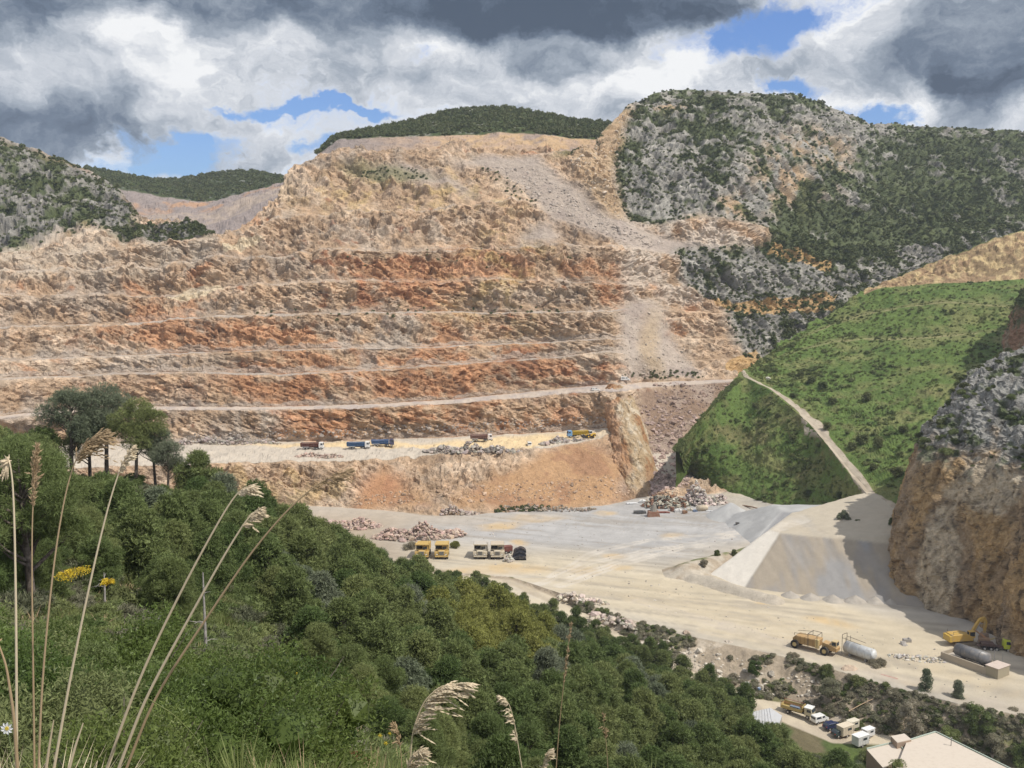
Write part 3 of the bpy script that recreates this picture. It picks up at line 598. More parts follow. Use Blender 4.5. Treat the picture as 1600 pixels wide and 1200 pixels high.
def colfar(X, Y, Z, px, py, seg, D):
    k = fbm(X / 24, Y / 24, Z / 14, 4, 75); g = fbm(X / 8, Y / 8, Z / 8, 4, 76, .6)
    cut = mixn(np.broadcast_to(np.array((.27, .225, .205)), X.shape + (3,)), (.40, .25, .16), sstep(k, .0, .3) * (seg >= 2)[:, None]); cut = mixn(cut, (.42, .33, .25), ((seg == 1)[:, None] * .6) * sstep(g, -.4, .2))
    hl = mixn(np.broadcast_to(OLIVE * .8, X.shape + (3,)), (.22, .22, .20), sstep(g, .12, .4) * .6)
    return np.where((seg <= 2)[:, None, None], cut, hl)
sheet('distant_hill', ax, [f0, f0b, f0c, f1_, f2_, f3_], [20, 8, 16, 36, 3], [2, 1, 2, 2, 0], rk, colfar, M_KARST)
HILL_F = (ax, f1_, f2_)

# green bank and grassed terraces on the right
ax = axis_for(1061, 1750, 420)
g0 = row([(1061, 701, 402, 'Y'), (1064, 718, 401, 'Y'), (1075, 750, 1), (1130, 773, 0), (1200, 793, 0), (1260, 799, 1), (1300, 801, 4), (1350, 806, 11), (1400, 812, 15), (1450, 800, 17), (1750, 750, 22)], axis=ax); g0.amp = .4
g1 = row([(1050, 714, 398), (1062, 700, 402), (1100, 652, 430), (1130, 620, 450), (1165, 590, 470), (1200, 608, 450), (1260, 658, 415), (1300, 705, 385), (1330, 745, 360), (1365, 785, 335), (1400, 809, 314), (1450, 780, 318), (1750, 720, 330)], 'Y', axis=ax); g1.amp = .4
g1t = tread(g1, [(1050, .2), (1165, 3), (1200, 5), (1400, 6), (1450, 2), (1750, 1)], .15, .1, axis=ax)
g2 = row([(1050, 713, 399), (1062, 699, 404), (1100, 651, 432), (1130, 619, 452), (1165, 588, 474), (1200, 582, 488), (1260, 582, 475), (1300, 584, 465), (1350, 590, 455), (1400, 600, 440), (1450, 600, 430), (1600, 580, 420), (1750, 570, 420)], 'Y', axis=ax); g2.amp = .6
g2b = row([(1050, 712, 401), (1062, 698, 406), (1100, 650, 434), (1130, 618, 454), (1165, 584, 477), (1200, 566, 498), (1260, 545, 503), (1300, 535, 505), (1350, 530, 505), (1400, 530, 495), (1450, 528, 488), (1600, 515, 480), (1750, 505, 470)], 'Y', axis=ax); g2b.amp = .4
g2c = tread(g2b, [(1050, .5), (1200, 1), (1300, 6), (1750, 7)], .2, .2, axis=ax)
g2d = row([(1050, 711.5, 403), (1062, 697.5, 408), (1100, 649, 436), (1130, 617, 456), (1165, 581, 479), (1200, 559, 503), (1260, 525, 518), (1300, 508, 530), (1350, 492, 535), (1400, 482, 530), (1480, 472, 520), (1600, 482, 500), (1750, 490, 490)], 'Y', axis=ax); g2d.amp = .4
g2e = tread(g2d, [(1050, .5), (1200, 1), (1300, 6), (1750, 7)], .2, .2, axis=ax)
g3 = row([(1050, 711, 405), (1062, 697, 410), (1100, 648, 438), (1130, 616, 458), (1165, 578, 482), (1200, 553, 508), (1250, 520, 530), (1300, 490, 548), (1345, 462, 560), (1380, 448, 560), (1450, 443, 560), (1530, 440, 550), (1600, 436, 545), (1750, 430, 540)], 'Y', axis=ax); g3.amp = .5
g4 = row([(1050, 711, 407), (1062, 697, 412), (1100, 648, 440), (1130, 616, 460), (1165, 578, 484), (1200, 553, 510), (1250, 520, 532), (1300, 489, 552), (1345, 459, 564), (1380, 443, 568), (1450, 412, 575), (1500, 394, 580), (1560, 370, 585), (1600, 360, 590), (1750, 325, 600)], 'Y', axis=ax, k=3); g4.amp = 1.4
g5 = tread(g4, [(1050, 8), (1750, 20)], -18, .5, axis=ax)
def dgreen(X, Y, Z, px, py, seg): return fbm(X / 10, Y / 10, Z / 10, 4, 81) + .8 * fbm(X / 2.5, Y / 2.5, Z / 2.5, 3, 82)
def cgreen(X, Y, Z, px, py, seg, D):
    k = fbm(X / 18, Y / 18, Z / 7, 4, 83); g = fbm(X / 4, Y / 4, Z / 4, 4, 84, .6); kk = fbm(X / 40, Y / 40, Z / 20, 3, 85)
    c = mixn(np.broadcast_to(np.array((.105, .150, .042)), X.shape + (3,)), (.165, .175, .068), sstep(k, -.1, .35)); c = mixn(c, (.065, .105, .03), sstep(g - kk * .4, .1, .4) * .7)
    c = mixn(c, (.27, .24, .125), np.isin(seg, [4, 6])[:, None] * .8 * sstep(g, -.5, .1) * sstep(px, 1200, 1300))
    for s_, zz in ((5, g2c), (7, g2e)):
        c = mixn(c, (.17, .16, .075), (((Z - zz.Z[None, :]) < 1.0) & (seg == s_)[:, None]) * .5)
    soil = sstep(fbm(X / 6, Y / 6, Z / 6, 3, 86), .22, .36) * (py > 600) * .35; c = mixn(c, (.16, .12, .07), soil)
    yel = mixn(np.broadcast_to(np.array((.46, .35, .19)), X.shape + (3,)), (.30, .205, .12), sstep(g + .2, .0, .3)); yel = mixn(yel, (.20, .145, .08), sstep(k + g * .6, .05, .25) * .75)
    c = np.where(((seg == 8)[:, None] & (px > 1350))[..., None], yel, c)
    return c
GO, GP, GPX, GPY, GC, GSEG = sheet('grassy_bank', ax, [g0, g1, g1t, g2, g2b, g2c, g2d, g2e, g3, g4, g5], [60, 6, 66, 34, 3, 26, 3, 22, 30, 3], [1.0, .1, 1.4, .8, .1, .8, .1, .8, 2.2, 0], dgreen, cgreen, M_GRASSY)
GAX = ax
_GS = np.maximum.accumulate((GP[..., 2] - CAMZ) / GP[..., 1], axis=0)
def ghit(px, py):
    a, s = ray(px, py); j = int(np.clip(round((a - GAX[0]) / (GAX[1] - GAX[0])), 0, len(GAX) - 1)); i = int(np.clip(np.searchsorted(_GS[:, j], s), 1, len(_GS) - 1)); return Vector(GP[i, j])
# the dirt path climbing the bank
pp = [(1152, 574, 482), (1160, 588, 472), (1178, 595, 462), (1200, 606, 452), (1225, 622, 440), (1245, 640, 428), (1262, 662, 414), (1280, 684, 400), (1298, 704, 386), (1315, 726, 372), (1330, 746, 360), (1345, 766, 347), (1362, 784, 336), (1382, 798, 324), (1398, 808, 316), (1408, 818, 310)]
ctr = np.array([tuple(atY(*p)) for p in pp]); tt = np.linspace(0, len(pp) - 1, 120)
ctr = np.stack([np.interp(tt, range(len(pp)), ctr[:, i]) for i in range(3)], -1)
ctr = np.stack([smooth1(ctr[:, i], 5) for i in range(3)], -1)
wd = np.interp(tt, [0, 3, 5, 6.2, 7, 10, 13, 15], [1.5, 1.9, 2.4, 6.0, 3.0, 2.8, 3.0, 5.0])
tg = np.gradient(ctr[:, :2], axis=0); tg /= np.linalg.norm(tg, axis=1, keepdims=True); nn = np.stack([-tg[:, 1], tg[:, 0]], -1)
us = np.linspace(-1.5, 1.5, 17)
from mathutils.bvhtree import BVHTree
_vi = np.arange(GP.shape[0] * GP.shape[1]).reshape(GP.shape[:2]); _qd = np.stack([_vi[:-1, :-1], _vi[:-1, 1:], _vi[1:, 1:], _vi[1:, :-1]], -1).reshape(-1, 4)
_bv = BVHTree.FromPolygons(GP.reshape(-1, 3).tolist(), _qd.tolist())
PP = np.zeros((120, 17, 3)); wd = wd * .62; ctr[:, :2] += nn * 2.2
for j, u in enumerate(us):
    jit = fbm(tt * 2.2 + u, tt * 0, tt * 0 + u, 3, 88) * .35
    PP[:, j, :2] = ctr[:, :2] + nn * (wd * (u + np.sign(u) * jit * (abs(u) > .6)))[:, None]
zc = np.array([(_bv.ray_cast(Vector((c[0], c[1], 300)), Vector((0, 0, -1)))[0] or Vector((0, 0, c[2]))).z for c in ctr]); zc = smooth1(zc, 7)
for i in range(120):
    for j in range(17):
        h_ = _bv.ray_cast(Vector((PP[i, j, 0], PP[i, j, 1], 300)), Vector((0, 0, -1)))[0]; z_ = h_.z if h_ else zc[i]
        PP[i, j, 2] = z_ + .16 if abs(us[j]) < 1.2 else z_ - .1
pc = mixn(np.broadcast_to(np.array((.42, .36, .28)), PP.shape), (.27, .225, .17), sstep(fbm(PP[..., 0] / 2, PP[..., 1] / 2, PP[..., 2] * 0, 3, 90), -.1, .35) * .6)
pc = mixn(pc, (.13, .13, .05), sstep(np.abs(us)[None, :] * np.ones((120, 1)), 1.05, 1.3))
prop(grid_object('dirt_path', PP, M_FLOOR, pc), kind='structure')
# ------------------------------------------------------------------ lofted rock masses
def closed_resample(pts, n, closed=False):
    p = np.array(pts, float)
    if closed: p = np.vstack([p, p[:1]])
    d = np.r_[0, np.cumsum(np.hypot(*np.diff(p, axis=0).T))]; t = np.linspace(0, d[-1], n)
    q = np.stack([np.interp(t, d, p[:, 0]), np.interp(t, d, p[:, 1])], -1); k = max(3, n // 30 | 1)
    if not closed:
        q = np.stack([smooth1(q[:, 0], k), smooth1(q[:, 1], k)], -1)
    return q
def loft(name, levels, nu, nv, dispf, colf, mat, closed=False):
    cs = [closed_resample(c, nu, closed) for _, c in levels]; zs = [z for z, _ in levels]
    t = np.linspace(0, len(levels) - 1, nv); P = np.zeros((nv, nu, 3))
    for i, tt_ in enumerate(t):
        a = min(int(tt_), len(levels) - 2); f = tt_ - a; P[i, :, :2] = cs[a] * (1 - f) + cs[a + 1] * f; P[i, :, 2] = zs[a] * (1 - f) + zs[a + 1] * f
    for _ in range(3): P[1:-1] = (P[:-2] + P[1:-1] * 2 + P[2:]) / 4
    n = normals(P[..., 0], P[..., 1], P[..., 2])
    X, Y, Z = P[..., 0], P[..., 1], P[..., 2]
    D = dispf(X, Y, Z, n); P2 = P + n * D[..., None]; px, py = project(P2[..., 0], P2[..., 1], P2[..., 2])
    return grid_object(name, P2, mat, np.clip(colf(X, Y, Z, n, D, px, py), .01, .85)), P2, n
# the limestone cliff on the right
lv = [(-3, [(150, 345), (130, 322), (115.5, 302), (108, 284), (112, 272), (119.5, 262), (123.5, 250), (121.5, 238), (130, 215), (150, 185)]),
      (12, [(152, 345), (132, 322), (117, 303), (109.5, 286), (113.5, 273), (121, 263), (125, 251), (123, 239), (131, 215), (152, 185)]),
      (25, [(154, 345), (134, 322), (120, 303), (112.5, 287), (116, 275), (123, 265), (127.5, 253), (126.5, 240), (135, 216), (155, 185)]),
      (38, [(157, 345), (138, 322), (124, 305), (117.5, 290), (120.5, 278), (127, 268), (132, 255), (132, 243), (140, 217), (160, 185)]),
      (46, [(162, 345), (142, 322), (130, 307), (122.5, 294), (127, 283), (134, 272), (139, 260), (140, 247), (148, 219), (168, 185)]),
      (54, [(168, 345), (148, 325), (137, 310), (131.5, 300), (135, 290), (142, 279), (147, 267), (152, 252), (162, 224), (180, 190)]),
      (61, [(175, 345), (157, 328), (146, 316), (142, 307), (146, 298), (152, 290), (158, 279), (166, 263), (178, 235), (195, 200)]),
      (67, [(190, 345), (175, 335), (166, 325), (161, 317), (162, 309), (167, 302), (174, 291), (182, 276), (192, 250), (210, 215)]),
      (70, [(215, 345), (200, 340), (190, 335), (182, 330), (182, 325), (185, 320), (192, 312), (200, 300), (210, 280), (225, 250)])]
def dcl(X, Y, Z, n):
    top = sstep(Z, 36, 48)
    c1, e1, i1 = cells(X / 5, Y / 5, Z / 7, 101); c2, e2, i2 = cells(X / 1.9, Y / 1.9, Z / 2.2, 102)
    colm = 1 - np.abs(fbm(X / 8, Y / 8, Z / 45, 3, 103)) * 3
    r = 1 - np.abs(fbm(X / 4, Y / 4, Z / 5, 4, 104, .6)) * 2.4
    c3_ = cells(X / .9, Y / .9, Z / 1.1, 109)[0]
    return c1 * 1.0 + colm * 1.0 + c2 * .5 + c3_ * .22 + fbm(X / 3, Y / 3, Z / 4, 4, 105, .6) * .9 + top * (r * 1.0 + c2 * .5)
def ccl(X, Y, Z, n, D, px, py):
    k = fbm(X / 9, Y / 9, Z / 22, 4, 106); g = fbm(X / 2.5, Y / 2.5, Z / 3, 4, 107, .6); kk = fbm(X / 5, Y / 5, Z / 6, 4, 108)
    c = mixn(np.broadcast_to(np.array((.32, .235, .15)), X.shape + (3,)), (.40, .275, .145), sstep(k, -.1, .3)); c = mixn(c, (.27, .225, .18), sstep(-k + g * .4, .1, .5) * .5)
    c = mixn(c, (.50, .42, .31), sstep(ell(px, py, 1465, 890, 36, 110, 6, .5) + g * .4 + ell(px, py, 1545, 760, 60, 50, 0, .5), .5, .9) * .85)
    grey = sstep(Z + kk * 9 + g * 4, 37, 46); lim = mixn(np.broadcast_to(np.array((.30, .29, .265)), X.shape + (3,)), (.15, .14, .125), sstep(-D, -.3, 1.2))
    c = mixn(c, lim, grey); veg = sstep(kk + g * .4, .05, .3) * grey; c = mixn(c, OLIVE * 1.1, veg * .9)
    h_ = fbm(X / .9, Y / .9, Z / 1.1, 3, 110, .7); c = mixn(c, (.09, .075, .06), sstep(-h_ - g * .5, .22, .5) * .6)
    return c * 1.05 * (1 + .45 * g[..., None] + .5 * h_[..., None])
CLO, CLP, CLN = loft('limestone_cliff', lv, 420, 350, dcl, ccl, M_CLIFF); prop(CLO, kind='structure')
# buttress of tilted yellow rock that closes the bench
def ring(cx, cy, rx, ry, n=24): return [(cx + rx * math.cos(a), cy + ry * math.sin(a)) for a in np.linspace(-math.pi * 1.25, math.pi * .25, n)]
lv2 = [(-2, ring(52, 428, 12, 22)), (8, ring(52, 436, 10.5, 20)), (16, ring(52, 446, 9.5, 19)), (26, ring(51.5, 459, 8, 18)), (33, ring(51, 472, 6.5, 16)), (37, ring(50.5, 482, 5, 12)), (38.5, ring(50, 488, 2, 5))]
def dn(X, Y, Z, n):
    s = X * .8 + Z * .45; return cells(X / 4, Y / 5, Z / 8, 111)[0] * .7 + fbm(s / 1.6, Y / 4, (Z - X) / 9, 4, 112, .6) * 1.3 + fbm(X / 9, Y / 9, Z / 12, 3, 113) * 1.6
def cn(X, Y, Z, n, D, px, py):
    s = X * .8 + Z * .45; k = fbm(s / 1.8, Y / 6, (Z - X) / 10, 4, 114, .6); g = fbm(X / 6, Y / 6, Z / 6, 3, 115)
    c = mixn(np.broadcast_to(np.array((.42, .31, .19)), X.shape + (3,)), (.50, .42, .31), sstep(k, -.05, .3)); c = mixn(c, (.40, .22, .12), sstep(52 - X + g * 6, 0, 5) * .8); c = mixn(c, (.40, .21, .10), sstep(-k + g * .5, .12, .4) * .8); c = mixn(c, (.36, .25, .16), sstep(12 - Z + g * 8, 0, 10) * .8)
    return c * (1 + .35 * k[..., None])
NO, NP_, NN_ = loft('rock_buttress', lv2, 150, 150, dn, cn, M_WALL); prop(NO, kind='structure')
# reddish outcrop on the grassed terrace at the right edge
lv3 = [(z - 4, [(cx + 14, y1 + 20), (cx + 6, y1), (cx + 5, y1 - 16), (cx + 40, y1 - 40)]) for z, cx, w, y1 in [(58, 208, 0, 430), (70, 209, 0, 430), (79, 211, 0, 432), (86, 216, 0, 436), (92, 224, 0, 444), (96, 236, 0, 455), (97, 250, 0, 470)]]
def c3(X, Y, Z, n, D, px, py):
    k = fbm(X / 5, Y / 5, Z / 5, 4, 121, .6); c = mixn(np.broadcast_to(np.array((.33, .20, .13)), X.shape + (3,)), (.36, .29, .21), sstep(k, -.1, .3)); return mixn(c, OLIVE * 1.1, sstep(Z + k * 22, 66, 80))
OO, OP, ON = loft('rock_outcrop', lv3, 100, 80, dcl, c3, M_CLIFF); prop(OO, kind='structure')

# ------------------------------------------------------------------ gravel stockpiles (height fields in metres)
def heap(name, x0, x1, y0, y1, st, hf, cf_, mat=M_GRAVEL):
    xs = np.arange(x0, x1, st); ys = np.arange(y0, y1, st); X, Y = np.meshgrid(xs, ys)
    Z = hf(X, Y) + fbm(X / 3, Y / 3, 0 * X, 3, 131) * .14 + fbm(X / .8, Y / .8, 0 * X, 2, 132) * .10
    Z = np.maximum(Z, -.5); P = np.stack([X, Y, Z], -1)
    return grid_object(name, P, mat, np.clip(cf_(X, Y, Z), .01, .85), smooth=True)
def inw(P, Q):      # signed distance into the heap from the foot line P -> Q (left of the direction is inside)
    dx, dy = Q[0] - P[0], Q[1] - P[1]; l = math.hypot(dx, dy); return lambda X, Y: ((X - P[0]) * -dy + (Y - P[1]) * dx) / l
B1 = at(1165, 920, 0); D1 = at(1405, 948, 0); C1 = at(1108, 898, 0)
f1d = inw(B1, D1); f1l = inw(C1, B1)
f1b = inw((86, 345), C1)
def h1(X, Y):
    a = f1d(X, Y) * .68; b = f1l(X, Y) * .66; top = 13 + np.clip((X - 96) / 22, 0, 1) * 2.6 + np.clip((Y - 318) / 30, 0, 1) * 1.0
    bk = (352 + np.clip((X - 100), -40, 60) * .7 - Y) * .7
    gul = fbm(X / 2.2 + Y / 9, Y / 14, 0 * X, 4, 133, .6) * .55 * sstep(a, 1, 5)
    m = np.minimum(np.minimum(a + gul, b), np.minimum(top, bk)); return np.minimum(m, f1b(X, Y) * .9)
def c1_h(X, Y, Z):
    a = f1d(X, Y) * .68; b = f1l(X, Y) * .66; k = fbm(X / 3.5, Y / 14, 0 * X, 3, 134); fl_ = sstep(a - b, .0, .5) * sstep(13.6 - Z, 0, 1.2)
    c = mixn(np.broadcast_to(np.array((.30, .27, .235)), X.shape + (3,)), (.285, .275, .265), sstep(k, -.1, .2)); c = mixn(c, (.37, .305, .22), sstep(-k, .1, .3) * .5)
    c = mixn(c, (.72, .665, .58), fl_ * .95); return mixn(c, (.45, .395, .31), sstep(Z, 12.6, 13.2) * (1 - fl_))
def empty(name, loc=(0, 0, 0), rz=0.0):
    o = bpy.data.objects.new(name, None); COL.objects.link(o); o.location = loc; o.rotation_euler = (0, 0, rz); o.empty_display_size = .5; return o
hp = heap('gravel_stockpile', 50, 150, 262, 390, .6, h1, c1_h); prop(hp, 'broad sloping gravel stockpile with a bright white flank at the foot of the cliff', 'stockpile')
B2 = at(1172, 853, 0); C2 = at(1100, 801, 0); D2 = (150, 345)
f2d = inw(B2, D2); f2l = inw(C2, B2)
def h2(X, Y):
    top = 9 + np.clip((X - 118) / 14, 0, 1) * 5; a = f2d(X, Y) * .75; b = f2l(X, Y) * .55; bk = (374 - Y) * .6
    cone = 6.5 - np.hypot(X - 83, Y - 374) * .6
    return np.maximum(np.minimum(np.minimum(a, b), np.minimum(top, bk)), cone)
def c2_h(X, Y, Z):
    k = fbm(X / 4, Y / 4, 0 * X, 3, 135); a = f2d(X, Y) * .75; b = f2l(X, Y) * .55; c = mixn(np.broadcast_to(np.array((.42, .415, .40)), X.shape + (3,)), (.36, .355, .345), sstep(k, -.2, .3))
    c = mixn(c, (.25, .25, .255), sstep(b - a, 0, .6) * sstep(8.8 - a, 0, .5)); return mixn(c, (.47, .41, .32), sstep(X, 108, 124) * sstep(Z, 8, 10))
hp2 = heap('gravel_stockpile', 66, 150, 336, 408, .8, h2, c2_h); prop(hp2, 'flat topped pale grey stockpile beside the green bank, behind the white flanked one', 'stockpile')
hp['group'] = hp2['group'] = 'gravel stockpiles on the quarry floor'
# low spoil bank with a grassy crest left of the white flank
RB = [tuple(at(x, y, 0))[:2] for x, y in [(1070, 897), (1095, 888), (1130, 880), (1170, 870), (1205, 862)]]; RF = [tuple(at(x, y, 0))[:2] for x, y in [(1085, 906), (1110, 912), (1150, 925), (1190, 936), (1208, 940)]]
def h3(X, Y):
    d = segdist(X, Y, RB); e = segdist(X, Y, RF); k = fbm(X / 4, Y / 4, 0 * X, 3, 136)
    return np.maximum(3.6 * np.exp(-(d / 5.5) ** 2), 2.5 * np.exp(-(e / 3.2) ** 2)) + k * .4 - .6
def c3_h(X, Y, Z):
    d = segdist(X, Y, [(x, y + 3.5) for x, y in RB]); k = fbm(X / 3, Y / 3, 0 * X, 3, 137); e = segdist(X, Y, RF)
    c = mixn(np.broadcast_to(np.array((.34, .28, .21)), X.shape + (3,)), (.42, .37, .30), sstep(k, -.1, .3)); c = mixn(c, (.42, .37, .30), 1 - sstep(e, 2.5, 5)); return mixn(c, (.13, .15, .06), (1 - sstep(d + k * 3, 1.5, 3.5)) * .9)
sb = heap('spoil_bank', 30, 104, 262, 360, .6, h3, c3_h, M_SOIL); prop(sb, 'low brown spoil bank with a grassy crest left of the white gravel flank', 'bank')
mnd = None
for i, (px, py, r) in enumerate([(1236, 934, 3.0), (1268, 938, 3.3), (1303, 941, 3.4), (1338, 942, 3.4), (1369, 943, 3.1), (1394, 945, 2.6)]):
    c = at(px, py, 0)
    if mnd is None:
        th = np.linspace(0, 2 * math.pi, 37); rr = np.linspace(0, 1, 14); TH, RR = np.meshgrid(th, rr)
        zz = 2.1 * (1 - RR) ** .9 * (1 + .0 * TH) - .1; jj = fbm(np.cos(TH) * 1.5, np.sin(TH) * 1.5, RR * 2, 3, 138) * .15
        P = np.stack([np.cos(TH) * RR * 3.2 * (1 + jj), np.sin(TH) * RR * 3.2 * (1 + jj), zz], -1)
        mnd = o = grid_object('gravel_mound', P, M_GRAVEL, np.broadcast_to(np.array((.37, .335, .29)), P.shape) * (1 + fbm(P[..., 0], P[..., 1], P[..., 2], 3, 139) * .2)[..., None], smooth=True)
    else: o = mnd.copy(); COL.objects.link(o)
    o.location = (c.x, c.y + 1, 0); o.scale = (r / 3.2, r / 3.2, r / 3.4); o.rotation_euler = (0, 0, i * 1.3)
    prop(o, ['first', 'second', 'third', 'fourth', 'fifth', 'last'][i] + ' small rounded gravel mound from the left along the foot of the big stockpile', 'mound', 'small mounds at the foot of the stockpile')

# ------------------------------------------------------------------ scattered rocks
ICO = np.array([(-1, 1.618, 0), (1, 1.618, 0), (-1, -1.618, 0), (1, -1.618, 0), (0, -1, 1.618), (0, 1, 1.618), (0, -1, -1.618), (0, 1, -1.618), (1.618, 0, -1), (1.618, 0, 1), (-1.618, 0, -1), (-1.618, 0, 1)]) / 1.9
ICF = np.array([(0, 11, 5), (0, 5, 1), (0, 1, 7), (0, 7, 10), (0, 10, 11), (1, 5, 9), (5, 11, 4), (11, 10, 2), (10, 7, 6), (7, 1, 8), (3, 9, 4), (3, 4, 2), (3, 2, 6), (3, 6, 8), (3, 8, 9), (4, 9, 5), (2, 4, 11), (6, 2, 10), (8, 6, 7), (9, 8, 1)])
def rocks_mesh(name, C_, S_, cols, mat, rs):
    n = len(C_); V = np.repeat(ICO[None], n, 0) * (1 + rs.uniform(-.32, .32, (n, 12, 1))); V = V * rs.uniform(.6, 1.3, (n, 1, 3))
    ang = rs.uniform(0, 6.28, n); c, s = np.cos(ang), np.sin(ang); x = V[..., 0] * c[:, None] - V[..., 1] * s[:, None]; y = V[..., 0] * s[:, None] + V[..., 1] * c[:, None]
    V = np.stack([x, y, V[..., 2] * .8], -1) * S_[:, None, None] + C_[:, None]
    T = (ICF[None] + (np.arange(n) * 12)[:, None, None]).reshape(-1, 3); return quads_object(name, V.reshape(-1, 3), T, mat, np.repeat(cols, 12, 0))
def rock_pile(label, base, rx, ry, h, n, size, col, rot=0, name='rock_pile', zf=None, seed=1):
    rs = np.random.RandomState(seed); e = empty(name, base, 0); prop(e, label, 'rock pile', 'piles of broken rock in the quarry')
    r = np.sqrt(rs.uniform(0, 1, n)); t = rs.uniform(0, 6.283, n); u = r * np.cos(t) * rx; v = r * np.sin(t) * ry; c, s = math.cos(rot), math.sin(rot)
    X = u * c - v * s; Y = u * s + v * c; ridge = (1 - r) ** .7 * (1 + .5 * np.sin(X * .5 + seed)) 
    Z = rs.uniform(.0, 1, n) ** .4 * h * ridge + size * .15
    S = size * rs.uniform(.5, 1.0, n) ** 1.0 * rs.choice([.7, 1, 1.5], n, p=[.5, .38, .12])
    cols = np.array(col) * rs.uniform(.62, 1.25, (n, 1)) * (1 + rs.uniform(-.06, .06, (n, 3)))
    o = rocks_mesh('rocks', np.stack([X, Y, Z], -1), S, np.clip(cols, .02, .8), M_ROCK, rs); o.parent = e; o['kind'] = 'stuff'; return e
M_ROCK = rock_mat('broken_rock', .9, 4.0, .25, .5, .2)
GR = (.37, .32, .28); PK = (.44, .33, .27)
rock_pile('long heap of grey blasted rock along the bench edge below the red tipper truck', at(738, 706, 16.2), 22, 4.5, 3.2, 560, .85, GR, -.03, seed=2)
rock_pile('low line of grey rocks on the bench edge under the loader', hit(880, 692) + Vector((0, 0, 0)), 12, 2.6, 2.2, 220, .8, GR, .35, seed=3)
rock_pile('small heap of stones on the bench below the first red tipper', at(498, 714, 15.2), 11, 2.6, 1.8, 200, .6, PK, 0, seed=4)
rock_pile('scree of grey blocks at the foot of the wall behind the pines', at(350, 693, 15.8), 26, 3.2, 2.6, 330, .75, GR, 0, seed=5)
rock_pile('oval heap of pinkish blocks on the pit floor nearest the wooded slope', at(552, 822, 0), 11, 6, 2.8, 380, .75, PK, -.1, seed=6)
rock_pile('wide heap of pinkish blocks behind the parked haul trucks', at(655, 838, 0), 17, 6.5, 3.8, 640, .85, PK, .12, seed=7)
rock_pile('heap of pale stones at the foot of the pit face', at(708, 803, 0), 10, 3, 2.5, 260, .7, (.42, .34, .29), 0, seed=8)
rock_pile('dark debris with pale stones under the orange slope', at(840, 797, 0), 24, 3.5, 1.8, 300, .6, (.33, .27, .21), 0, seed=9)
rock_pile('pale boulders heaped where the two haul roads part', at(905, 943, -.3) + Vector((1, 2, 0)), 8, 3.2, 1.8, 120, .85, (.50, .43, .36), -.55, seed=10)
rock_pile('broken pale rock in front of the grey tank plinth', at(1432, 1030, 0), 7, 2.2, .8, 120, .4, (.50, .47, .42), -.3, seed=11)
rock_pile('line of boulders spilling down the scrubby bank beside the haul road', at(958, 972, -1), 9, 3, 1.2, 80, 1.0, (.42, .36, .30), -.75, seed=12)
# boulder field in the recess, and stones on screes: uncountable
def on_terrain(n, poly, rs, maxrow=None, py_pow=1.0, step=1):
    m = pip(TPX, TPY, poly); ii = np.argwhere(m); ii = ii[ii[:, 0] >= r_bank]; k = ii[rs.randint(0, len(ii), n)]; return P_T[k[:, 0], k[:, 1]], k
rs = np.random.RandomState(31)
CC, SS, KK = [], [], []
for n_, poly, sz_, col in ((900, ((985, 630), (1110, 650), (1068, 700), (1078, 760), (985, 780), (1000, 720), (1022, 700)), .85, (.40, .30, .26)), (500, ((1020, 600), (1150, 600), (1110, 650), (1070, 700), (1030, 690)), .8, (.30, .22, .18)),
                     (700, ((760, 262), (835, 262), (900, 310), (960, 350), (1040, 378), (1010, 390), (930, 362), (860, 330), (800, 290)), .7, (.42, .36, .31)), (900, ((300, 690), (960, 668), (960, 650), (300, 680)), .5, GR),
                     (350, ((975, 480), (1040, 480), (1090, 585), (965, 588)), .5, (.40, .34, .28)), (700, ((500, 790), (990, 780), (985, 740), (600, 770)), .55, (.42, .30, .21)), (350, ((890, 250), (985, 170), (960, 300), (985, 350), (940, 340)), .8, (.50, .42, .33)),
                     (1300, ((700, 800), (1100, 790), (1180, 830), (1050, 900), (1250, 960), (1500, 1020), (1590, 1100), (1200, 1000), (900, 915), (760, 880)), .2, (.42, .38, .33)), (260, ((955, 968), (1075, 1010), (1200, 1040), (1330, 1075), (1250, 1095), (1080, 1050), (985, 1000)), .55, (.46, .41, .34))):
    p_, k_ = on_terrain(n_, poly, rs); CC.append(p_); SS.append(sz_ * rs.uniform(.4, 1.2, n_) * rs.choice([.7, 1, 1.7], n_, p=[.5, .4, .1])); KK.append(np.array(col) * rs.uniform(.6, 1.35, (n_, 1)))
o = rocks_mesh('scree', np.vstack(CC), np.hstack(SS), np.clip(np.vstack(KK), .02, .8), M_ROCK, rs); prop(o, kind='stuff')
# single boulders that can be told apart
def boulder(label, p, s, col, seed, flat=.7):
    me = bpy.data.meshes.new('boulder'); bm = bmesh.new(); bmesh.ops.create_icosphere(bm, subdivisions=3, radius=1)
    co = np.array([v.co[:] for v in bm.verts]); d = cells(co[:, 0] * 1.3 + seed, co[:, 1] * 1.3, co[:, 2] * 1.3, seed)[0] * .28 + fbm(co[:, 0] * 2 + seed, co[:, 1] * 2, co[:, 2] * 2, 3, seed) * .2
    for v, k in zip(bm.verts, d): v.co = v.co * (1 + k); v.co.z *= flat
    bm.to_mesh(me); bm.free(); me.materials.append(M_ROCK); a = me.attributes.new('tint', 'FLOAT_COLOR', 'POINT'); a.data.foreach_set('color', np.tile((*col, 1), len(me.vertices)).astype(np.float32).ravel())
    o = bpy.data.objects.new('boulder', me); COL.objects.link(o); o.location = p; o.scale = (s, s * .8, s); o.rotation_euler = (0, 0, seed); prop(o, label, 'boulder', 'single boulders'); return o
boulder('big tan boulder poking out of the scrub below the white tank', at(1326, 1052, -1.2), 2.3, (.46, .36, .27), 3, .9)
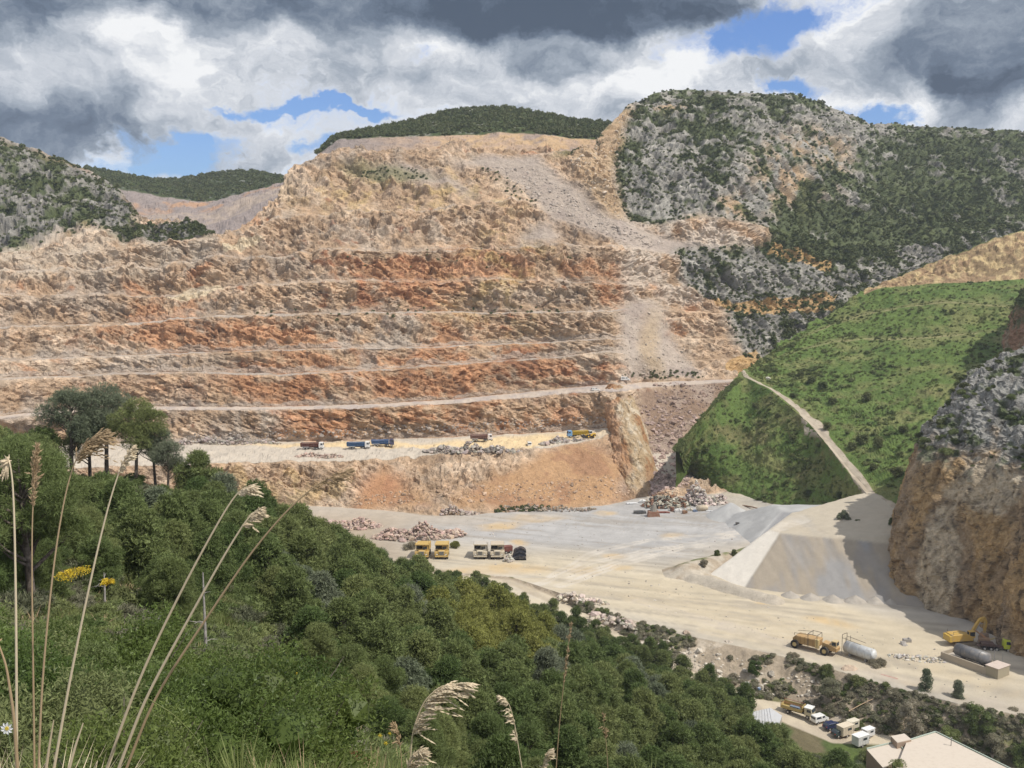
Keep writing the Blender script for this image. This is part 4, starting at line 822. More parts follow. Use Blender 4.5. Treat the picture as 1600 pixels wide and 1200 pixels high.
boulder('flat pale boulder on the scrubby bank above the road sign', at(1137, 1010, -1), 2.0, (.45, .39, .32), 5, .6)
boulder('pale boulder beside the lower road near the sign', at(1185, 1086, -6), 1.3, (.52, .45, .37), 6)
boulder('pale boulder alone in the rubble of the recess beyond the yellow buttress', at(1052, 688, 10), 2.4, (.50, .42, .32), 7)
boulder('grey block sitting on the haul road edge near the excavator', at(1412, 1008, 0), 1.2, (.36, .33, .30), 8)
boulder('whitish rock where the dirt path meets the grass on the bank', ghit(1199, 592), 1.2, (.52, .48, .42), 9)
boulder('brown boulder on the edge of the bank left of the flat pale one', at(1072, 990, 0), 1.1, (.40, .31, .24), 12)
boulder('pale boulder under the trees beside the flat pale boulder', at(1137, 1018, -2.5), 1.2, (.5, .44, .36), 14)

# ------------------------------------------------------------------ vegetation
def leaf_mat(name, c1, c2, rough=.65, trans=.25, hue=.0):
    m, t, b = new_mat(name, rough, .25)
    a = t.nodes.new('ShaderNodeAttribute'); a.attribute_name = 'tint'; oi = t.nodes.new('ShaderNodeObjectInfo')
    r = N(t, oi.outputs['Random']); c = mixc(t, r, c1, c2); p = pos(t)
    n1 = noise(t, p, .5, 3, .6); f = (n1 - .5) * .9 + 1.0
    c = mixc(t, 1.0, c, combine(t, f, f, f), 'MULTIPLY'); c = mixc(t, 1.0, c, N(t, a.outputs['Color']), 'MULTIPLY')
    t.links.new(c.s, b.inputs['Base Color'])
    tr = t.nodes.new('ShaderNodeBsdfTranslucent'); t.links.new(c.s, tr.inputs[0]); mx = t.nodes.new('ShaderNodeMixShader'); mx.inputs[0].default_value = trans
    t.links.new(b.outputs[0], mx.inputs[1]); t.links.new(tr.outputs[0], mx.inputs[2]); t.links.new(mx.outputs[0], t.nodes['Material Output'].inputs[0]); return m
M_PINE = leaf_mat('pine_needles', (.10, .145, .045), (.21, .235, .088))
M_PINEY = leaf_mat('yellowish_needles', (.22, .23, .06), (.25, .25, .07))
M_PINEG = leaf_mat('grey_green_needles', (.16, .19, .115), (.20, .22, .145))
M_SCRUB = leaf_mat('scrub_leaves', (.085, .11, .038), (.13, .14, .055), trans=.15)
M_SCRUBL = leaf_mat('bank_scrub_leaves', (.13, .17, .06), (.20, .22, .09))
M_SCRUBG = leaf_mat('grey_scrub_leaves', (.25, .25, .16), (.34, .30, .22))
M_UNDER = leaf_mat('undergrowth_leaves', (.13, .145, .08), (.19, .18, .12))
M_BUSH = leaf_mat('lentisk_leaves', (.065, .105, .026), (.15, .19, .05), .45, .35)
M_DKLEAF = leaf_mat('dark_glossy_leaves', (.035, .065, .018), (.05, .08, .02), .35, .2)
M_GRASS = leaf_mat('green_grass', (.16, .20, .06), (.22, .24, .09), .6, .35)
M_BARK, _t, _b = new_mat('bark', .95, .1); _n = noise(_t, pos(_t), 6.0, 4); _c = ramp(_t, _n, [(.3, (.07, .055, .045)), (.7, (.20, .165, .14))]); _t.links.new(_c.s, _b.inputs['Base Color'])
M_DEAD, _t, _b = new_mat('dead_wood', .95, .1); _n = noise(_t, pos(_t), 8.0, 4); _c = ramp(_t, _n, [(.3, (.22, .20, .18)), (.7, (.40, .37, .34))]); _t.links.new(_c.s, _b.inputs['Base Color'])
M_INNER, _t, _b = new_mat('inner_foliage', .9, .1); _b.inputs['Base Color'].default_value = (.05, .065, .025, 1)

def unit(v): return v / (np.linalg.norm(v, axis=-1, keepdims=True) + 1e-9)
def tufts(rs, lobes, n, L, w, blades, up=.25, inner=.72, spread=.75, shell=(.78, 1.05)):
    """needle or leaf clumps over a set of ellipsoid lobes -> V, T, tint"""
    lb = np.array(lobes); wgt = lb[:, 3] ** 2; k = rs.choice(len(lb), n, p=wgt / wgt.sum()); d = unit(rs.normal(size=(n, 3)) + (0, 0, up)); r = rs.uniform(*shell, (n, 1))
    p = lb[k, :3] + d * r * lb[k, 3:4] * np.stack([np.ones(n), np.ones(n), lb[k, 4]], -1)
    V, tint = [], []
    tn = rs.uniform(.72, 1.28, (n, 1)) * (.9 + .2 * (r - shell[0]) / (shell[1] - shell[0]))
    for b_ in range(blades):
        dd = unit(d * .7 + rs.normal(size=(n, 3)) * spread + (0, 0, .15)); sd = unit(np.cross(dd, rs.normal(size=(n, 3)))); l = L * rs.uniform(.6, 1.15, (n, 1))
        V.append(np.stack([p - sd * w * .5, p + sd * w * .5, p + dd * l], 1)); tint.append(tn)
    V = np.concatenate(V, 0).reshape(-1, 3); T = np.arange(len(V)).reshape(-1, 3); c = np.repeat(np.concatenate(tint, 0), 3, 0) * np.ones((1, 3))
    if inner:
        iv, it = [], []
        for q in lb:
            iv.append(ICO * q[3] * inner * np.array((1, 1, q[4])) + q[:3]); it.append(ICF + len(V) + 12 * len(it))
        V = np.vstack([V] + iv); T = np.vstack([T] + it); c = np.vstack([c, np.full((12 * len(lb), 3), .95)])
    return V, T, c
def mesh_from(name, V, T, c, mat):
    o = quads_object(name, V, T, mat, c); return o
def limb(pts, rad, sides=7):
    p = np.array(pts, float); n = len(p); V = []; tg = unit(np.gradient(p, axis=0)); ref = np.array((.3, .9, .1)); 
    a = unit(np.cross(tg, ref)); b_ = np.cross(tg, a)
    for i in range(n):
        for s in range(sides): t = 2 * math.pi * s / sides; V.append(p[i] + (a[i] * math.cos(t) + b_[i] * math.sin(t)) * rad[i])
    Q = [(i * sides + s, i * sides + (s + 1) % sides, (i + 1) * sides + (s + 1) % sides, (i + 1) * sides + s) for i in range(n - 1) for s in range(sides)]
    return np.array(V), np.array(Q)
def limbs_object(name, ls, mat):
    V, Q, o_ = [], [], 0
    for pts, rad, sd in ls: v, q = limb(pts, rad, sd); V.append(v); Q.append(q + o_); o_ += len(v)
    VV = np.vstack(V); return quads_object(name, VV, np.vstack(Q), mat, np.ones((len(VV), 3)), smooth=True)
def pine(seed, H, Wd, lobes_n, n, L, w, blades, mat, umbrella=False, name='pine_tree'):
    rs = np.random.RandomState(seed); e = empty(name); lobes = []; base = .50 if umbrella else .16
    ls = []; lean = rs.uniform(-.5, .5, 2) * (1.6 if umbrella else .5)
    tp = [(0, 0, -.6), (lean[0] * .3, lean[1] * .3, H * .3), (lean[0] * .8, lean[1] * .8, H * .6), (lean[0], lean[1], H * .9)]; ls.append((tp, [H * .022 + .05, H * .018 + .03, H * .012, .03], 8))
    for i in range(lobes_n):
        u = rs.uniform(0, 1) ** .85; z = H * (base + (1 - base) * u) * .93; prof = math.sin(math.pi * min(1, .16 + .80 * u)) ** .7 if not umbrella else math.sin(math.pi * (.22 + .66 * u)) ** .6
        r = Wd * .5 * prof * rs.uniform(.35, .92); a = rs.uniform(0, 6.283); s = Wd * rs.uniform(.10, .18) * (1.15 - .35 * u)
        c = (lean[0] * u + r * math.cos(a), lean[1] * u + r * math.sin(a), z); lobes.append((*c, s, rs.uniform(.62, .85)))
        if umbrella or i % 3 == 0:
            z0 = z - r * .55 - .6; ls.append(([(lean[0] * z0 / H, lean[1] * z0 / H, z0), ((c[0] + lean[0]) / 2, (c[1] + lean[1]) / 2, (z0 + z) / 2 - .1), c], [H * .007 + .03, .05, .02], 5))
    lobes.append((lean[0], lean[1], H * .9, Wd * .2, .8))
    if not umbrella:
        lobes.append((0, 0, H * .42, Wd * .34, 1.1))
    t_ = limbs_object('trunk', ls, M_BARK); t_.parent = e
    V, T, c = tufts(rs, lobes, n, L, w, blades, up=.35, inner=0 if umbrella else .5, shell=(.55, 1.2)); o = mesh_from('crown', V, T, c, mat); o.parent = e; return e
def copy_thing(src, loc, rz=0, sc=1.0, **pr):
    r = src.copy(); COL.objects.link(r); r.location = loc; r.rotation_euler = (0, 0, rz); r.scale = (sc,) * 3 if not hasattr(sc, '__len__') else sc
    for ch in list(src.children):
        c = ch.copy(); COL.objects.link(c); c.parent = r
        for g in list(ch.children): d = g.copy(); COL.objects.link(d); d.parent = c
    prop(r, **pr); return r
class Pool:
    """first use moves the prototype itself, later uses copy it"""
    def __init__(s, src): s.src = src; s.used = False
    def put(s, loc, rz=0, sc=1.0, **pr):
        if s.used: return copy_thing(s.src, loc, rz, sc, **pr)
        s.used = True; o = s.src; o.location = loc; o.rotation_euler = (0, 0, rz); o.scale = (sc,) * 3 if not hasattr(sc, '__len__') else sc; prop(o, **pr); return o

# dome pines of the wooded slope
far_pines = [Pool(pine(200 + i, 7.4, 6.2 - .3 * (i % 3), 38 + 3 * i, 5200, .42, .085, 4, M_PINE)) for i in range(5)]
grey_pine = Pool(pine(210, 6.6, 5.8, 24, 3600, .42, .08, 4, M_PINEG)); grey_pine2 = Pool(pine(211, 6.6, 5.8, 22, 3300, .42, .08, 4, M_PINEG)); yel_pine = Pool(pine(212, 7.0, 6.6, 26, 4200, .42, .085, 4, M_PINEY))
near_pines = [Pool(pine(220 + i, 6.5, 5.4, 36, 14000, .26, .035, 5, M_PINE)) for i in range(2)]
NOFOREST = [(-400, 990), (40, 950), (120, 960), (215, 985), (300, 1000), (330, 940), (390, 950), (450, 1000), (520, 1110), (590, 1210), (-400, 1400)]
GRP = 'pines of the wooded slope'
pts = []; prs = np.random.RandomState(77); tries = 0
while tries < 60000:
    tries += 1
    Y = prs.uniform(40, 292); a = prs.uniform(-.60, .60); X = a * Y; Z = ground_z(X, Y)
    px, py = project(X, Y, Z)
    if pip(np.array([px]), np.array([py]), NOFOREST)[0]: continue
    if Y > 195 and px < 640: continue
    if (px > 1215 and py < 1250) or (px > 1320 and py < 1330): continue
    if 1165 < px < 1235 and py < 1190: continue
    if 80 < px < 305 and 90 < Y < 146: continue
    if py > 1420 or px < -60 or px > 1700: continue
    
    # keep the lower road clear
    yr = np.interp(a, AX, N9.Y)
    if Y > yr - 2.2: continue
    # hidden behind the ridge?
    j = int(np.clip((a - AX[0]) / (AX[1] - AX[0]), 0, NC - 1)); col = (TZ0[:, j] - CAMZ) / TY0[:, j]; mk = TY0[:, j] < Y - 6
    if mk.any() and ((col[mk]).max() + 3.0 / Y) > (Z + 5.5 - CAMZ) / Y: continue
    rmin = np.interp(Y, [40, 80, 130, 210, 240], [3.0, 3.9, 4.9, 4.9, 4.2])
    if any((X - q[0]) ** 2 + (Y - q[1]) ** 2 < rmin * rmin for q in pts): continue
    pts.append((X, Y, Z, px, py))
print('pines', len(pts))
pts.sort(key=lambda q: q[1] + (1000 if q[4] > 1260 or q[3] < -30 else 0)); print('n trees', len(pts))
extra = []
for i, (X, Y, Z, px, py) in enumerate(pts):
    if i >= 292 and 1: extra.append((X, Y, Z)); continue
    s = prs.uniform(.78, 1.12) * np.interp(Y, [40, 80, 130, 200, 235], [.52, .70, 1, 1, .78]) * np.interp(np.interp(X / Y, AX, N9.Y) - Y, [0, 10, 30], [.62, .8, 1]); rz = prs.uniform(0, 6.28); sc3 = (s, s, s * prs.uniform(.9, 1.12)); q = prs.uniform()
    zone = ('under the umbrella pines' if px < 300 else 'behind the three leaning dry stalks' if px < 470 else 'below the yellow haul trucks' if px < 700 else 'facing the haul road fork' if px < 900 else 'beside the lower road' if px < 1100 else 'near the corrugated shed')
    tier = 'at the top edge of' if zone and py < np.interp(px, [0, 300, 560, 870, 1180], [800, 850, 930, 1060, 1150]) else 'in the middle of' if py < np.interp(px, [0, 300, 560, 870, 1180], [880, 980, 1080, 1180, 1230]) else 'low in'
    zl = tier + ' the wood ' + zone; yl = ell(px, py - 20, 775, 1000, 95, 60, 0, .3) > .5; gy = (q < .10) or (ell(px, py, 860, 1010, 60, 50, 30, .4) > .5) or (ell(px, py, 640, 900, 60, 40, 0, .4) > .4 and q < .4)
    if Y < 62: near_pines[i % 2].put((X, Y, Z), rz, sc3, label='small dense green pine, ' + zl, cat='pine tree', group='small pines ' + zl)
    elif yl: yel_pine.put((X, Y, Z), rz, sc3, label='yellowish green pine ' + zl, cat='pine tree', group='yellowish pines ' + zl)
    elif gy: (grey_pine if i % 2 else grey_pine2).put((X, Y, Z), rz, sc3, label='grey green pine ' + zl, cat='pine tree', group='grey green pines ' + zl)
    else: far_pines[i % 5].put((X, Y, Z), rz, sc3, label='dark green pine ' + zl, cat='pine tree', group='dark green pines ' + zl)
# unlinked prototypes and instancing for what nobody could count
def proto(name, V, T, c, mat):
    o = quads_object(name, V, T, mat, c); COL.objects.unlink(o); return o
def scatter(name, P, S, protos, seed=1, zs=(.8, 1.2), tilt=.15):
    rs = np.random.RandomState(seed); n = len(P); me = bpy.data.meshes.new(name); me.vertices.add(n); me.vertices.foreach_set('co', np.asarray(P, np.float32).ravel())
    a = me.attributes.new('scl', 'FLOAT_VECTOR', 'POINT'); sv = np.asarray(S)[:, None] * np.stack([rs.uniform(.85, 1.2, n), rs.uniform(.85, 1.2, n), rs.uniform(*zs, n)], -1); a.data.foreach_set('vector', sv.astype(np.float32).ravel())
    a = me.attributes.new('rot', 'FLOAT_VECTOR', 'POINT'); a.data.foreach_set('vector', np.stack([rs.uniform(-tilt, tilt, n), rs.uniform(-tilt, tilt, n), rs.uniform(0, 6.28, n)], -1).astype(np.float32).ravel())
    o = bpy.data.objects.new(name, me); COL.objects.link(o); prop(o, kind='stuff')
    g = bpy.data.node_groups.new(name, 'GeometryNodeTree'); g.interface.new_socket('Geometry', in_out='INPUT', socket_type='NodeSocketGeometry'); g.interface.new_socket('Geometry', in_out='OUTPUT', socket_type='NodeSocketGeometry')
    gi = g.nodes.new('NodeGroupInput'); go = g.nodes.new('NodeGroupOutput'); ip = g.nodes.new('GeometryNodeInstanceOnPoints'); jn = g.nodes.new('GeometryNodeJoinGeometry')
    for pr in protos:
        oi = g.nodes.new('GeometryNodeObjectInfo'); oi.inputs['Object'].default_value = pr; oi.inputs['As Instance'].default_value = True; g.links.new(oi.outputs['Geometry'], jn.inputs[0])
    def attr(nm):
        x = g.nodes.new('GeometryNodeInputNamedAttribute'); x.data_type = 'FLOAT_VECTOR'; x.inputs['Name'].default_value = nm; return x.outputs[0]
    rv = g.nodes.new('FunctionNodeRandomValue'); rv.data_type = 'INT'; rv.inputs[4].default_value = 0; rv.inputs[5].default_value = len(protos) - 1
    e2r = g.nodes.new('FunctionNodeEulerToRotation'); g.links.new(attr('rot'), e2r.inputs[0])
    g.links.new(gi.outputs[0], ip.inputs['Points']); g.links.new(jn.outputs[0], ip.inputs['Instance']); ip.inputs['Pick Instance'].default_value = True
    g.links.new(rv.outputs[2], ip.inputs['Instance Index']); g.links.new(attr('scl'), ip.inputs['Scale']); g.links.new(e2r.outputs[0], ip.inputs['Rotation']); g.links.new(ip.outputs[0], go.inputs[0])
    o.modifiers.new('instances', 'NODES').node_group = g; return o
def clump(seed, n, L, w, blades, mat, nl=5, flat=.8):
    rs = np.random.RandomState(seed); lobes = [(0, 0, .35, .62, flat)] + [(rs.uniform(-.6, .6), rs.uniform(-.6, .6), rs.uniform(.15, .5), rs.uniform(.3, .5), flat) for _ in range(nl)]
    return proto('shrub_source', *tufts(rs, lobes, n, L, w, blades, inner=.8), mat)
hill_shrubs = [clump(300 + i, 46, .42, .34, 2, M_SCRUB, 3) for i in range(3)]
rs = np.random.RandomState(41)
# points on the limestone hills where the ground is green
gmf = np.zeros_like(TX); gmf[i0:] = GM; pick = np.argwhere((gmf > .45) & (TPX > -60) & (TPX < 1660) & (TPY < 620)); 
w_ = TY[pick[:, 0], pick[:, 1]]; pick = pick[rs.choice(len(pick), 11000, replace=False)]
PS = P_T[pick[:, 0], pick[:, 1]]; scatter('hill_scrub', PS, rs.uniform(.6, 1.9, len(PS)) * rs.choice([.8, 1, 1.5], len(PS), p=[.5, .4, .1]), hill_shrubs, 42)
pick = np.argwhere((karst > .4) & (gmf < .45) & (TPX > -60) & (TPX < 1660) & (TPY < 620)); pick = pick[rs.choice(len(pick), 6500, replace=False)]; PS = P_T[pick[:, 0], pick[:, 1]]; scatter('hill_scrub', PS, rs.uniform(.4, 1.4, len(PS)), hill_shrubs, 43)
# distant hills
def hill_pts(h, n):
    ax, a, b_ = h; j = rs.randint(0, len(ax), n); v = rs.uniform(0, 1, n) ** .8; Y = a.Y[j] * (1 - v) + b_.Y[j] * v; Z = a.Z[j] * (1 - v) + b_.Z[j] * v; return np.stack([ax[j] * Y, Y, Z - .2], -1)
PS = np.vstack([hill_pts(HILL_C, 3000), hill_pts(HILL_F, 2200)]); scatter('hill_scrub', PS, rs.uniform(1.4, 3.2, len(PS)), hill_shrubs, 44)
# bushes along the terraces of the quarry
pk = []
for n_, poly in ((60, ((560, 262), (650, 262), (680, 285), (560, 280))), (40, ((760, 255), (860, 330), (830, 330), (750, 270))), (40, ((880, 228), (940, 215), (950, 225), (890, 240))), (30, ((300, 350), (340, 370), (240, 385), (235, 360))), (50, ((975, 580), (1100, 580), (1100, 592), (975, 592))), (60, ((780, 790), (860, 792), (850, 800), (770, 800))), (50, ((400, 480), (900, 480), (900, 500), (400, 500))), (24, ((500, 400), (900, 380), (900, 420), (500, 420)))):
    p_, _ = on_terrain(n_, poly, rs); pk.append(p_)
PS = np.vstack(pk); scatter('terrace_scrub', PS, rs.uniform(.5, 1.2, len(PS)), hill_shrubs, 45)
# green bank: tussocks and bushes
bank_sh = [clump(310 + i, 70, .5, .16, 3, M_SCRUBL, 4) for i in range(3)]; bank_tf = [clump(320 + i, 60, .9, .10, 3, M_GRASS, 3, .5) for i in range(2)]
gi_ = np.argwhere((GPX < 1640) & (GSEG[:, None] < 8) & (GPX > 1050)); dens = fbm(GP[..., 0] / 9, GP[..., 1] / 9, GP[..., 2] / 9, 4, 140)
pd = segdist(GP[..., 0], GP[..., 1], [tuple(c_[:2]) for c_ in ctr[::6]])
ok = (dens[gi_[:, 0], gi_[:, 1]] > .14) & (pd[gi_[:, 0], gi_[:, 1]] > 4.5); g1_ = gi_[ok]
k = g1_[rs.choice(len(g1_), 1500)]; PS = GP[k[:, 0], k[:, 1]]; szz = np.interp(GPY[k[:, 0], k[:, 1]], [440, 600, 800], [.7, .9, 1.1]); scatter('bank_scrub', PS, rs.uniform(.5, 1.6, len(PS)) * szz, bank_sh, 46)
ok = pd[gi_[:, 0], gi_[:, 1]] > 3.6; g1_ = gi_[ok]; k = g1_[rs.choice(len(g1_), 6000)]; PS = GP[k[:, 0], k[:, 1]]; scatter('tussock_grass', PS, rs.uniform(.25, .7, len(PS)), bank_tf, 47)
# scrub on the cliff top, outcrop
m = np.argwhere((CLP[..., 2] > 42) & (fbm(CLP[..., 0] / 5, CLP[..., 1] / 5, CLP[..., 2] / 6, 4, 108) > .06)); k = m[rs.choice(len(m), 620)]
cliff_sh = [clump(330 + i, 500, .22, .07, 4, (M_SCRUB, M_SCRUBL)[i], 5) for i in range(2)]
PS = CLP[k[:, 0], k[:, 1]]; scatter('cliff_scrub', PS, rs.uniform(.5, 1.7, len(PS)), cliff_sh, 48)
m = np.argwhere((CLP[..., 2] > 40)); k = m[rs.choice(len(m), 160)]; PS = CLP[k[:, 0], k[:, 1]]; scatter('cliff_scrub', PS, rs.uniform(.3, .9, len(PS)), cliff_sh, 49)
m = np.argwhere((OP[..., 2] > 80)); k = m[rs.choice(len(m), 160)]; PS = OP[k[:, 0], k[:, 1]]; scatter('cliff_scrub', PS, rs.uniform(.7, 2.0, len(PS)), cliff_sh, 50)
# embankment scrub
bk = np.argwhere((SEGT == 'bank')[:, None] & (TPX > 890) & (TPX < 1640)); kb_ = kb[bk[:, 0], bk[:, 1]] + kb2[bk[:, 0], bk[:, 1]] * .5 + sstep(TPX[bk[:, 0], bk[:, 1]], 1240, 1340) * .5
bk = bk[kb_ > .02]; k = bk[rs.choice(len(bk), 1150)]
eb_sh = [clump(340 + i, 420, .24, .06, 4, (M_SCRUBL, M_SCRUBG, M_SCRUBG)[i], 5) for i in range(3)]
PS = P_T[k[:, 0], k[:, 1]]; scatter('embankment_scrub', PS, rs.uniform(.35, 1.15, len(PS)), eb_sh, 51)
if extra: 
    E = np.array(extra); scatter('pine_wood', E, rs.uniform(.8, 1.1, len(E)) * np.interp(E[:, 1], [40, 80, 130, 200, 235], [.52, .70, 1, 1, .78]), [[c for c in q.src.children if c.name.startswith('crown')][0] for q in far_pines[:3]], 52)
# understorey of the wooded slope
u_sh = [clump(360 + i, 700, .20, .045, 4, (M_PINE, M_SCRUBL, M_UNDER)[i], 6) for i in range(3)]
up = []
while len(up) < 3000:
    Y = 16 + 184 * rs.uniform(0, 1) ** 1.5; a = rs.uniform(-.58, .5); X = a * Y; Z = ground_z(X, Y); px, py = project(X, Y, Z)
    if Y > np.interp(a, AX, N9.Y) - 3 or Z < -9.6 or py > 1450: continue
    up.append((X, Y, Z - .1))
scatter('undergrowth', np.array(up), rs.uniform(.5, 1.5, len(up)) * np.interp(np.array(up)[:, 1], [16, 24, 60, 200], [.5, .75, 1.1, 1.25]), u_sh, 53)
# named trees and bushes
tall = [Pool(pine(400 + i, 11.5, 7.8, 34, 6200, .40, .05, 5, (M_PINEG, M_PINEG, M_PINE)[i], umbrella=True)) for i in range(3)]
for i, (px, py, Yd, H, k, lab) in enumerate([(112, 738, 128, 1.0, 1, 'leftmost tall pine of the skyline group, grey green and leaning'), (166, 742, 131, 1.06, 0, 'tallest umbrella pine of the group standing against the quarry wall'), (212, 744, 127, .88, 2, 'dark green tall pine right of the tallest one'),
                                  (243, 752, 129, .72, 0, 'shorter pine with a thin bare trunk near the end of the tall group'), (262, 758, 126, .62, 1, 'rightmost grey green pine of the tall group, over the pale bench'), (140, 740, 136, .95, 2, 'tall pine between the leaning and the tallest one')]):
    p = atY(px, py, Yd); p.z = min(p.z, ground_z(p.x, p.y)); tall[k].put(p, i * 1.7, (H * 1.0, H * 1.0, H * 1.05), label=lab, cat='pine tree', group='tall pines on the ridge at the left')
nearp = Pool(pine(420, 8.8, 5.4, 34, 12000, .24, .03, 5, M_PINE, umbrella=True)); p = atY(54, 985, 44); p.z = min(p.z, ground_z(p.x, p.y)) 
nearp.put(p, .4, 1.0, label='dark forked pine with a bare trunk near the left edge', cat='pine tree')
def small_tree(label, p, H, Wd, mat, seed, conical=False, name='tree', n=3200):
    rs_ = np.random.RandomState(seed); e = empty(name, p); lobes = []
    for i in range(20):
        u = rs_.uniform(.1, 1); rr_ = Wd * .5 * ((1.05 - u) if conical else math.sin(math.pi * (.15 + .75 * u)) ** .6) * rs_.uniform(.3, .9); a = rs_.uniform(0, 6.28)
        lobes.append((rr_ * math.cos(a), rr_ * math.sin(a), H * u * .92, Wd * rs_.uniform(.12, .2), .9))
    V, T, c = tufts(rs_, lobes, n, .30, .06, 4, inner=.6); mesh_from('crown', V, T, c, mat).parent = e
    limbs_object('trunk', [([(0, 0, -.4), (0, 0, H * .45), (0, 0, H * .85)], [.10, .07, .02], 6)], M_BARK).parent = e; prop(e, label, 'tree', 'trees and bushes round the lower road'); return e
for i, (px, py, z, H, Wd, mt, con, lab) in enumerate([(1446, 1088, -1.5, 6.2, 4.4, M_PINEG, True, 'pointed grey green young pine beside the haul road, left of two'), (1496, 1102, -2, 5.8, 4.6, M_PINEG, True, 'pointed grey green young pine beside the haul road, right of two'),
        (1527, 1150, -5, 7.2, 6.4, M_PINE, False, 'round dark green tree right of the flat roof'), (1425, 1142, -6, 6.2, 6.8, M_SCRUBG, False, 'broad silvery tree behind the flat roof'), (1300, 1090, -3.5, 4.5, 5.2, M_SCRUBG, False, 'grey bush in front of the tan boulder'),
        (1290, 1062, -2, 3.4, 3.6, M_SCRUBL, False, 'green bush below the yellow tanker truck'), (1372, 1050, -1.5, 3.2, 4.4, M_SCRUBG, False, 'wispy bush at the end of the white tank'), (1340, 1078, -2.5, 3.0, 4.2, M_SCRUBL, False, 'bright green bush between the boulder and the rusty pipe'),
        (1180, 1052, -3, 2.8, 3.4, M_PINE, False, 'dark green bush alone on the middle of the bank'), (1480, 1180, -8, 6.0, 6.0, M_PINE, False, 'dark tree rising behind the right corner of the flat roof'), (1585, 1150, -6, 6.5, 5.5, M_SCRUBG, False, 'pale bare looking tree at the right edge'),
        (1600, 1200, -8, 6, 6, M_PINE, False, 'dark green tree in the bottom right corner'), (1395, 1110, -5, 5.0, 5.5, M_SCRUBG, False, 'greyish tree over the parked vans'), (1560, 1185, -8, 5.5, 5.5, M_SCRUBG, False, 'grey green tree left of the corner tree'),
        (1240, 1035, -1.5, 2.4, 3.2, M_SCRUBG, False, 'low grey bush at the top of the bank under the tanker wheels'), (1345, 1120, -7, 3.8, 4.6, M_SCRUBG, False, 'brownish bush just above the parked vans'),
        (1100, 885, 2, 1.9, 2.4, M_SCRUBG, False, 'small round bush on the left end of the spoil bank'), (1120, 870, 2.5, 2.0, 2.0, M_SCRUBL, False, 'upright small bush on the crest of the spoil bank'), (1147, 868, 2.5, 1.8, 1.6, M_SCRUBL, False, 'small bush on the spoil bank nearest the white flank'),
        (1318, 818, 12.6, 4.2, 4.5, M_PINEG, False, 'feathery green bush on top of the stockpile'), (1340, 822, 12.6, 2.0, 3.4, M_SCRUBL, False, 'low green bush beside the feathery one on the stockpile'), (1395, 820, 15.5, 2.0, 2.8, M_SCRUBL, False, 'bush where the dirt path meets the cliff foot'),
        (1292, 1222, -9, 6, 5.5, M_PINE, False, 'dark green tree at the bottom edge left of the parked trailers'), (1335, 1232, -9, 5.4, 5.5, M_PINEG, False, 'grey green tree at the bottom edge below the white trailer'), (1402, 1240, -8, 6.2, 6, M_PINE, False, 'dark green tree covering the near left corner of the flat roof'),
        (712, 856, 0, 2.2, 3.2, M_PINEY, False, 'yellow green bush behind the two yellow haul trucks'), (640, 858, 0, 2.4, 4.6, M_SCRUBG, False, 'grey bush at the edge of the wood left of the haul trucks')]):
    small_tree(lab, at(px, py, z), H, Wd, mt, 500 + i, con, name='bush' if H < 4 else 'tree')
bushp = Pool(small_tree('', (0, 0, 0), 2.6, 4.4, M_SCRUB, 560, name='bush', n=1500))
for i, (px, py, s) in enumerate([(1293, 672, 1.0), (1345, 695, 1.3), (1372, 700, 1.1), (1330, 705, 1.0), (1412, 678, 1.0), (1268, 600, 1.2), (1285, 608, 1.2), (1250, 590, .9), (1352, 630, 1.3), (1300, 632, 1.0), (1240, 622, .8), (1365, 735, .9), (1400, 745, 1.2), (1278, 700, .7), (1238, 690, .9), (1180, 640, .8), (1215, 655, .8), (1310, 780, .9), (1262, 775, .9)]):
    side = 'right' if px > np.interp(py, [590, 660, 745, 800], [1160, 1262, 1330, 1390]) else 'left'
    ht = 'high up' if py < 650 else 'halfway down' if py < 720 else 'near the foot'
    bushp.put(ghit(px, py), i * 1.1, s, label='dark rounded bush %s the grassy bank, %s of the dirt path' % (ht, side), cat='bush', group='dark bushes %s the bank, %s of the path' % (ht, side))
# ------------------------------------------------------------------ vehicles, machines, buildings
_pm = {}
def paint(col, rough=.45, spec=.4, dirt=.35):
    key = (tuple(round(c, 3) for c in col), rough)
    if key in _pm: return _pm[key]
    m, t, b = new_mat('paint_%d' % len(_pm), rough, spec); tc = t.nodes.new('ShaderNodeTexCoord'); n1 = noise(t, tc.outputs['Object'], 1.1, 4, .65)
    c = mixc(t, (n1.smooth(.45, .75)) * dirt, col, (.36, .30, .23)); t.links.new(c.s, b.inputs['Base Color']); _pm[key] = m; return m
WHITE = (.72, .71, .68); DARK = (.03, .03, .032); TYRE = (.035, .034, .033); STEEL = (.26, .25, .24); GLASS = (.03, .04, .05); YLW = (.58, .36, .05); OCHRE = (.50, .38, .17); RUSTC = (.26, .11, .06)
M_GLASS = paint(GLASS, .12, .6, .15); M_TYRE = paint(TYRE, .9, .1, .45)
def finish(name, bm, mat, parent=None, bev=0.0):
    if bev: bmesh.ops.bevel(bm, geom=[e for e in bm.edges], offset=bev, segments=1, affect='EDGES', clamp_overlap=True)
    bmesh.ops.recalc_face_normals(bm, faces=bm.faces); me = bpy.data.meshes.new(name); bm.to_mesh(me); bm.free(); me.materials.append(mat); o = bpy.data.objects.new(name, me); COL.objects.link(o)
    if parent: o.parent = parent
    return o
def bbox(bm, c, s, rz=0, ry=0, rx=0, taper=1.0):
    M = Matrix.Translation(c) @ Euler((rx, ry, rz)).to_matrix().to_4x4() @ Matrix.Diagonal((*s, 1)); r = bmesh.ops.create_cube(bm, size=1, matrix=M)
    return r['verts']
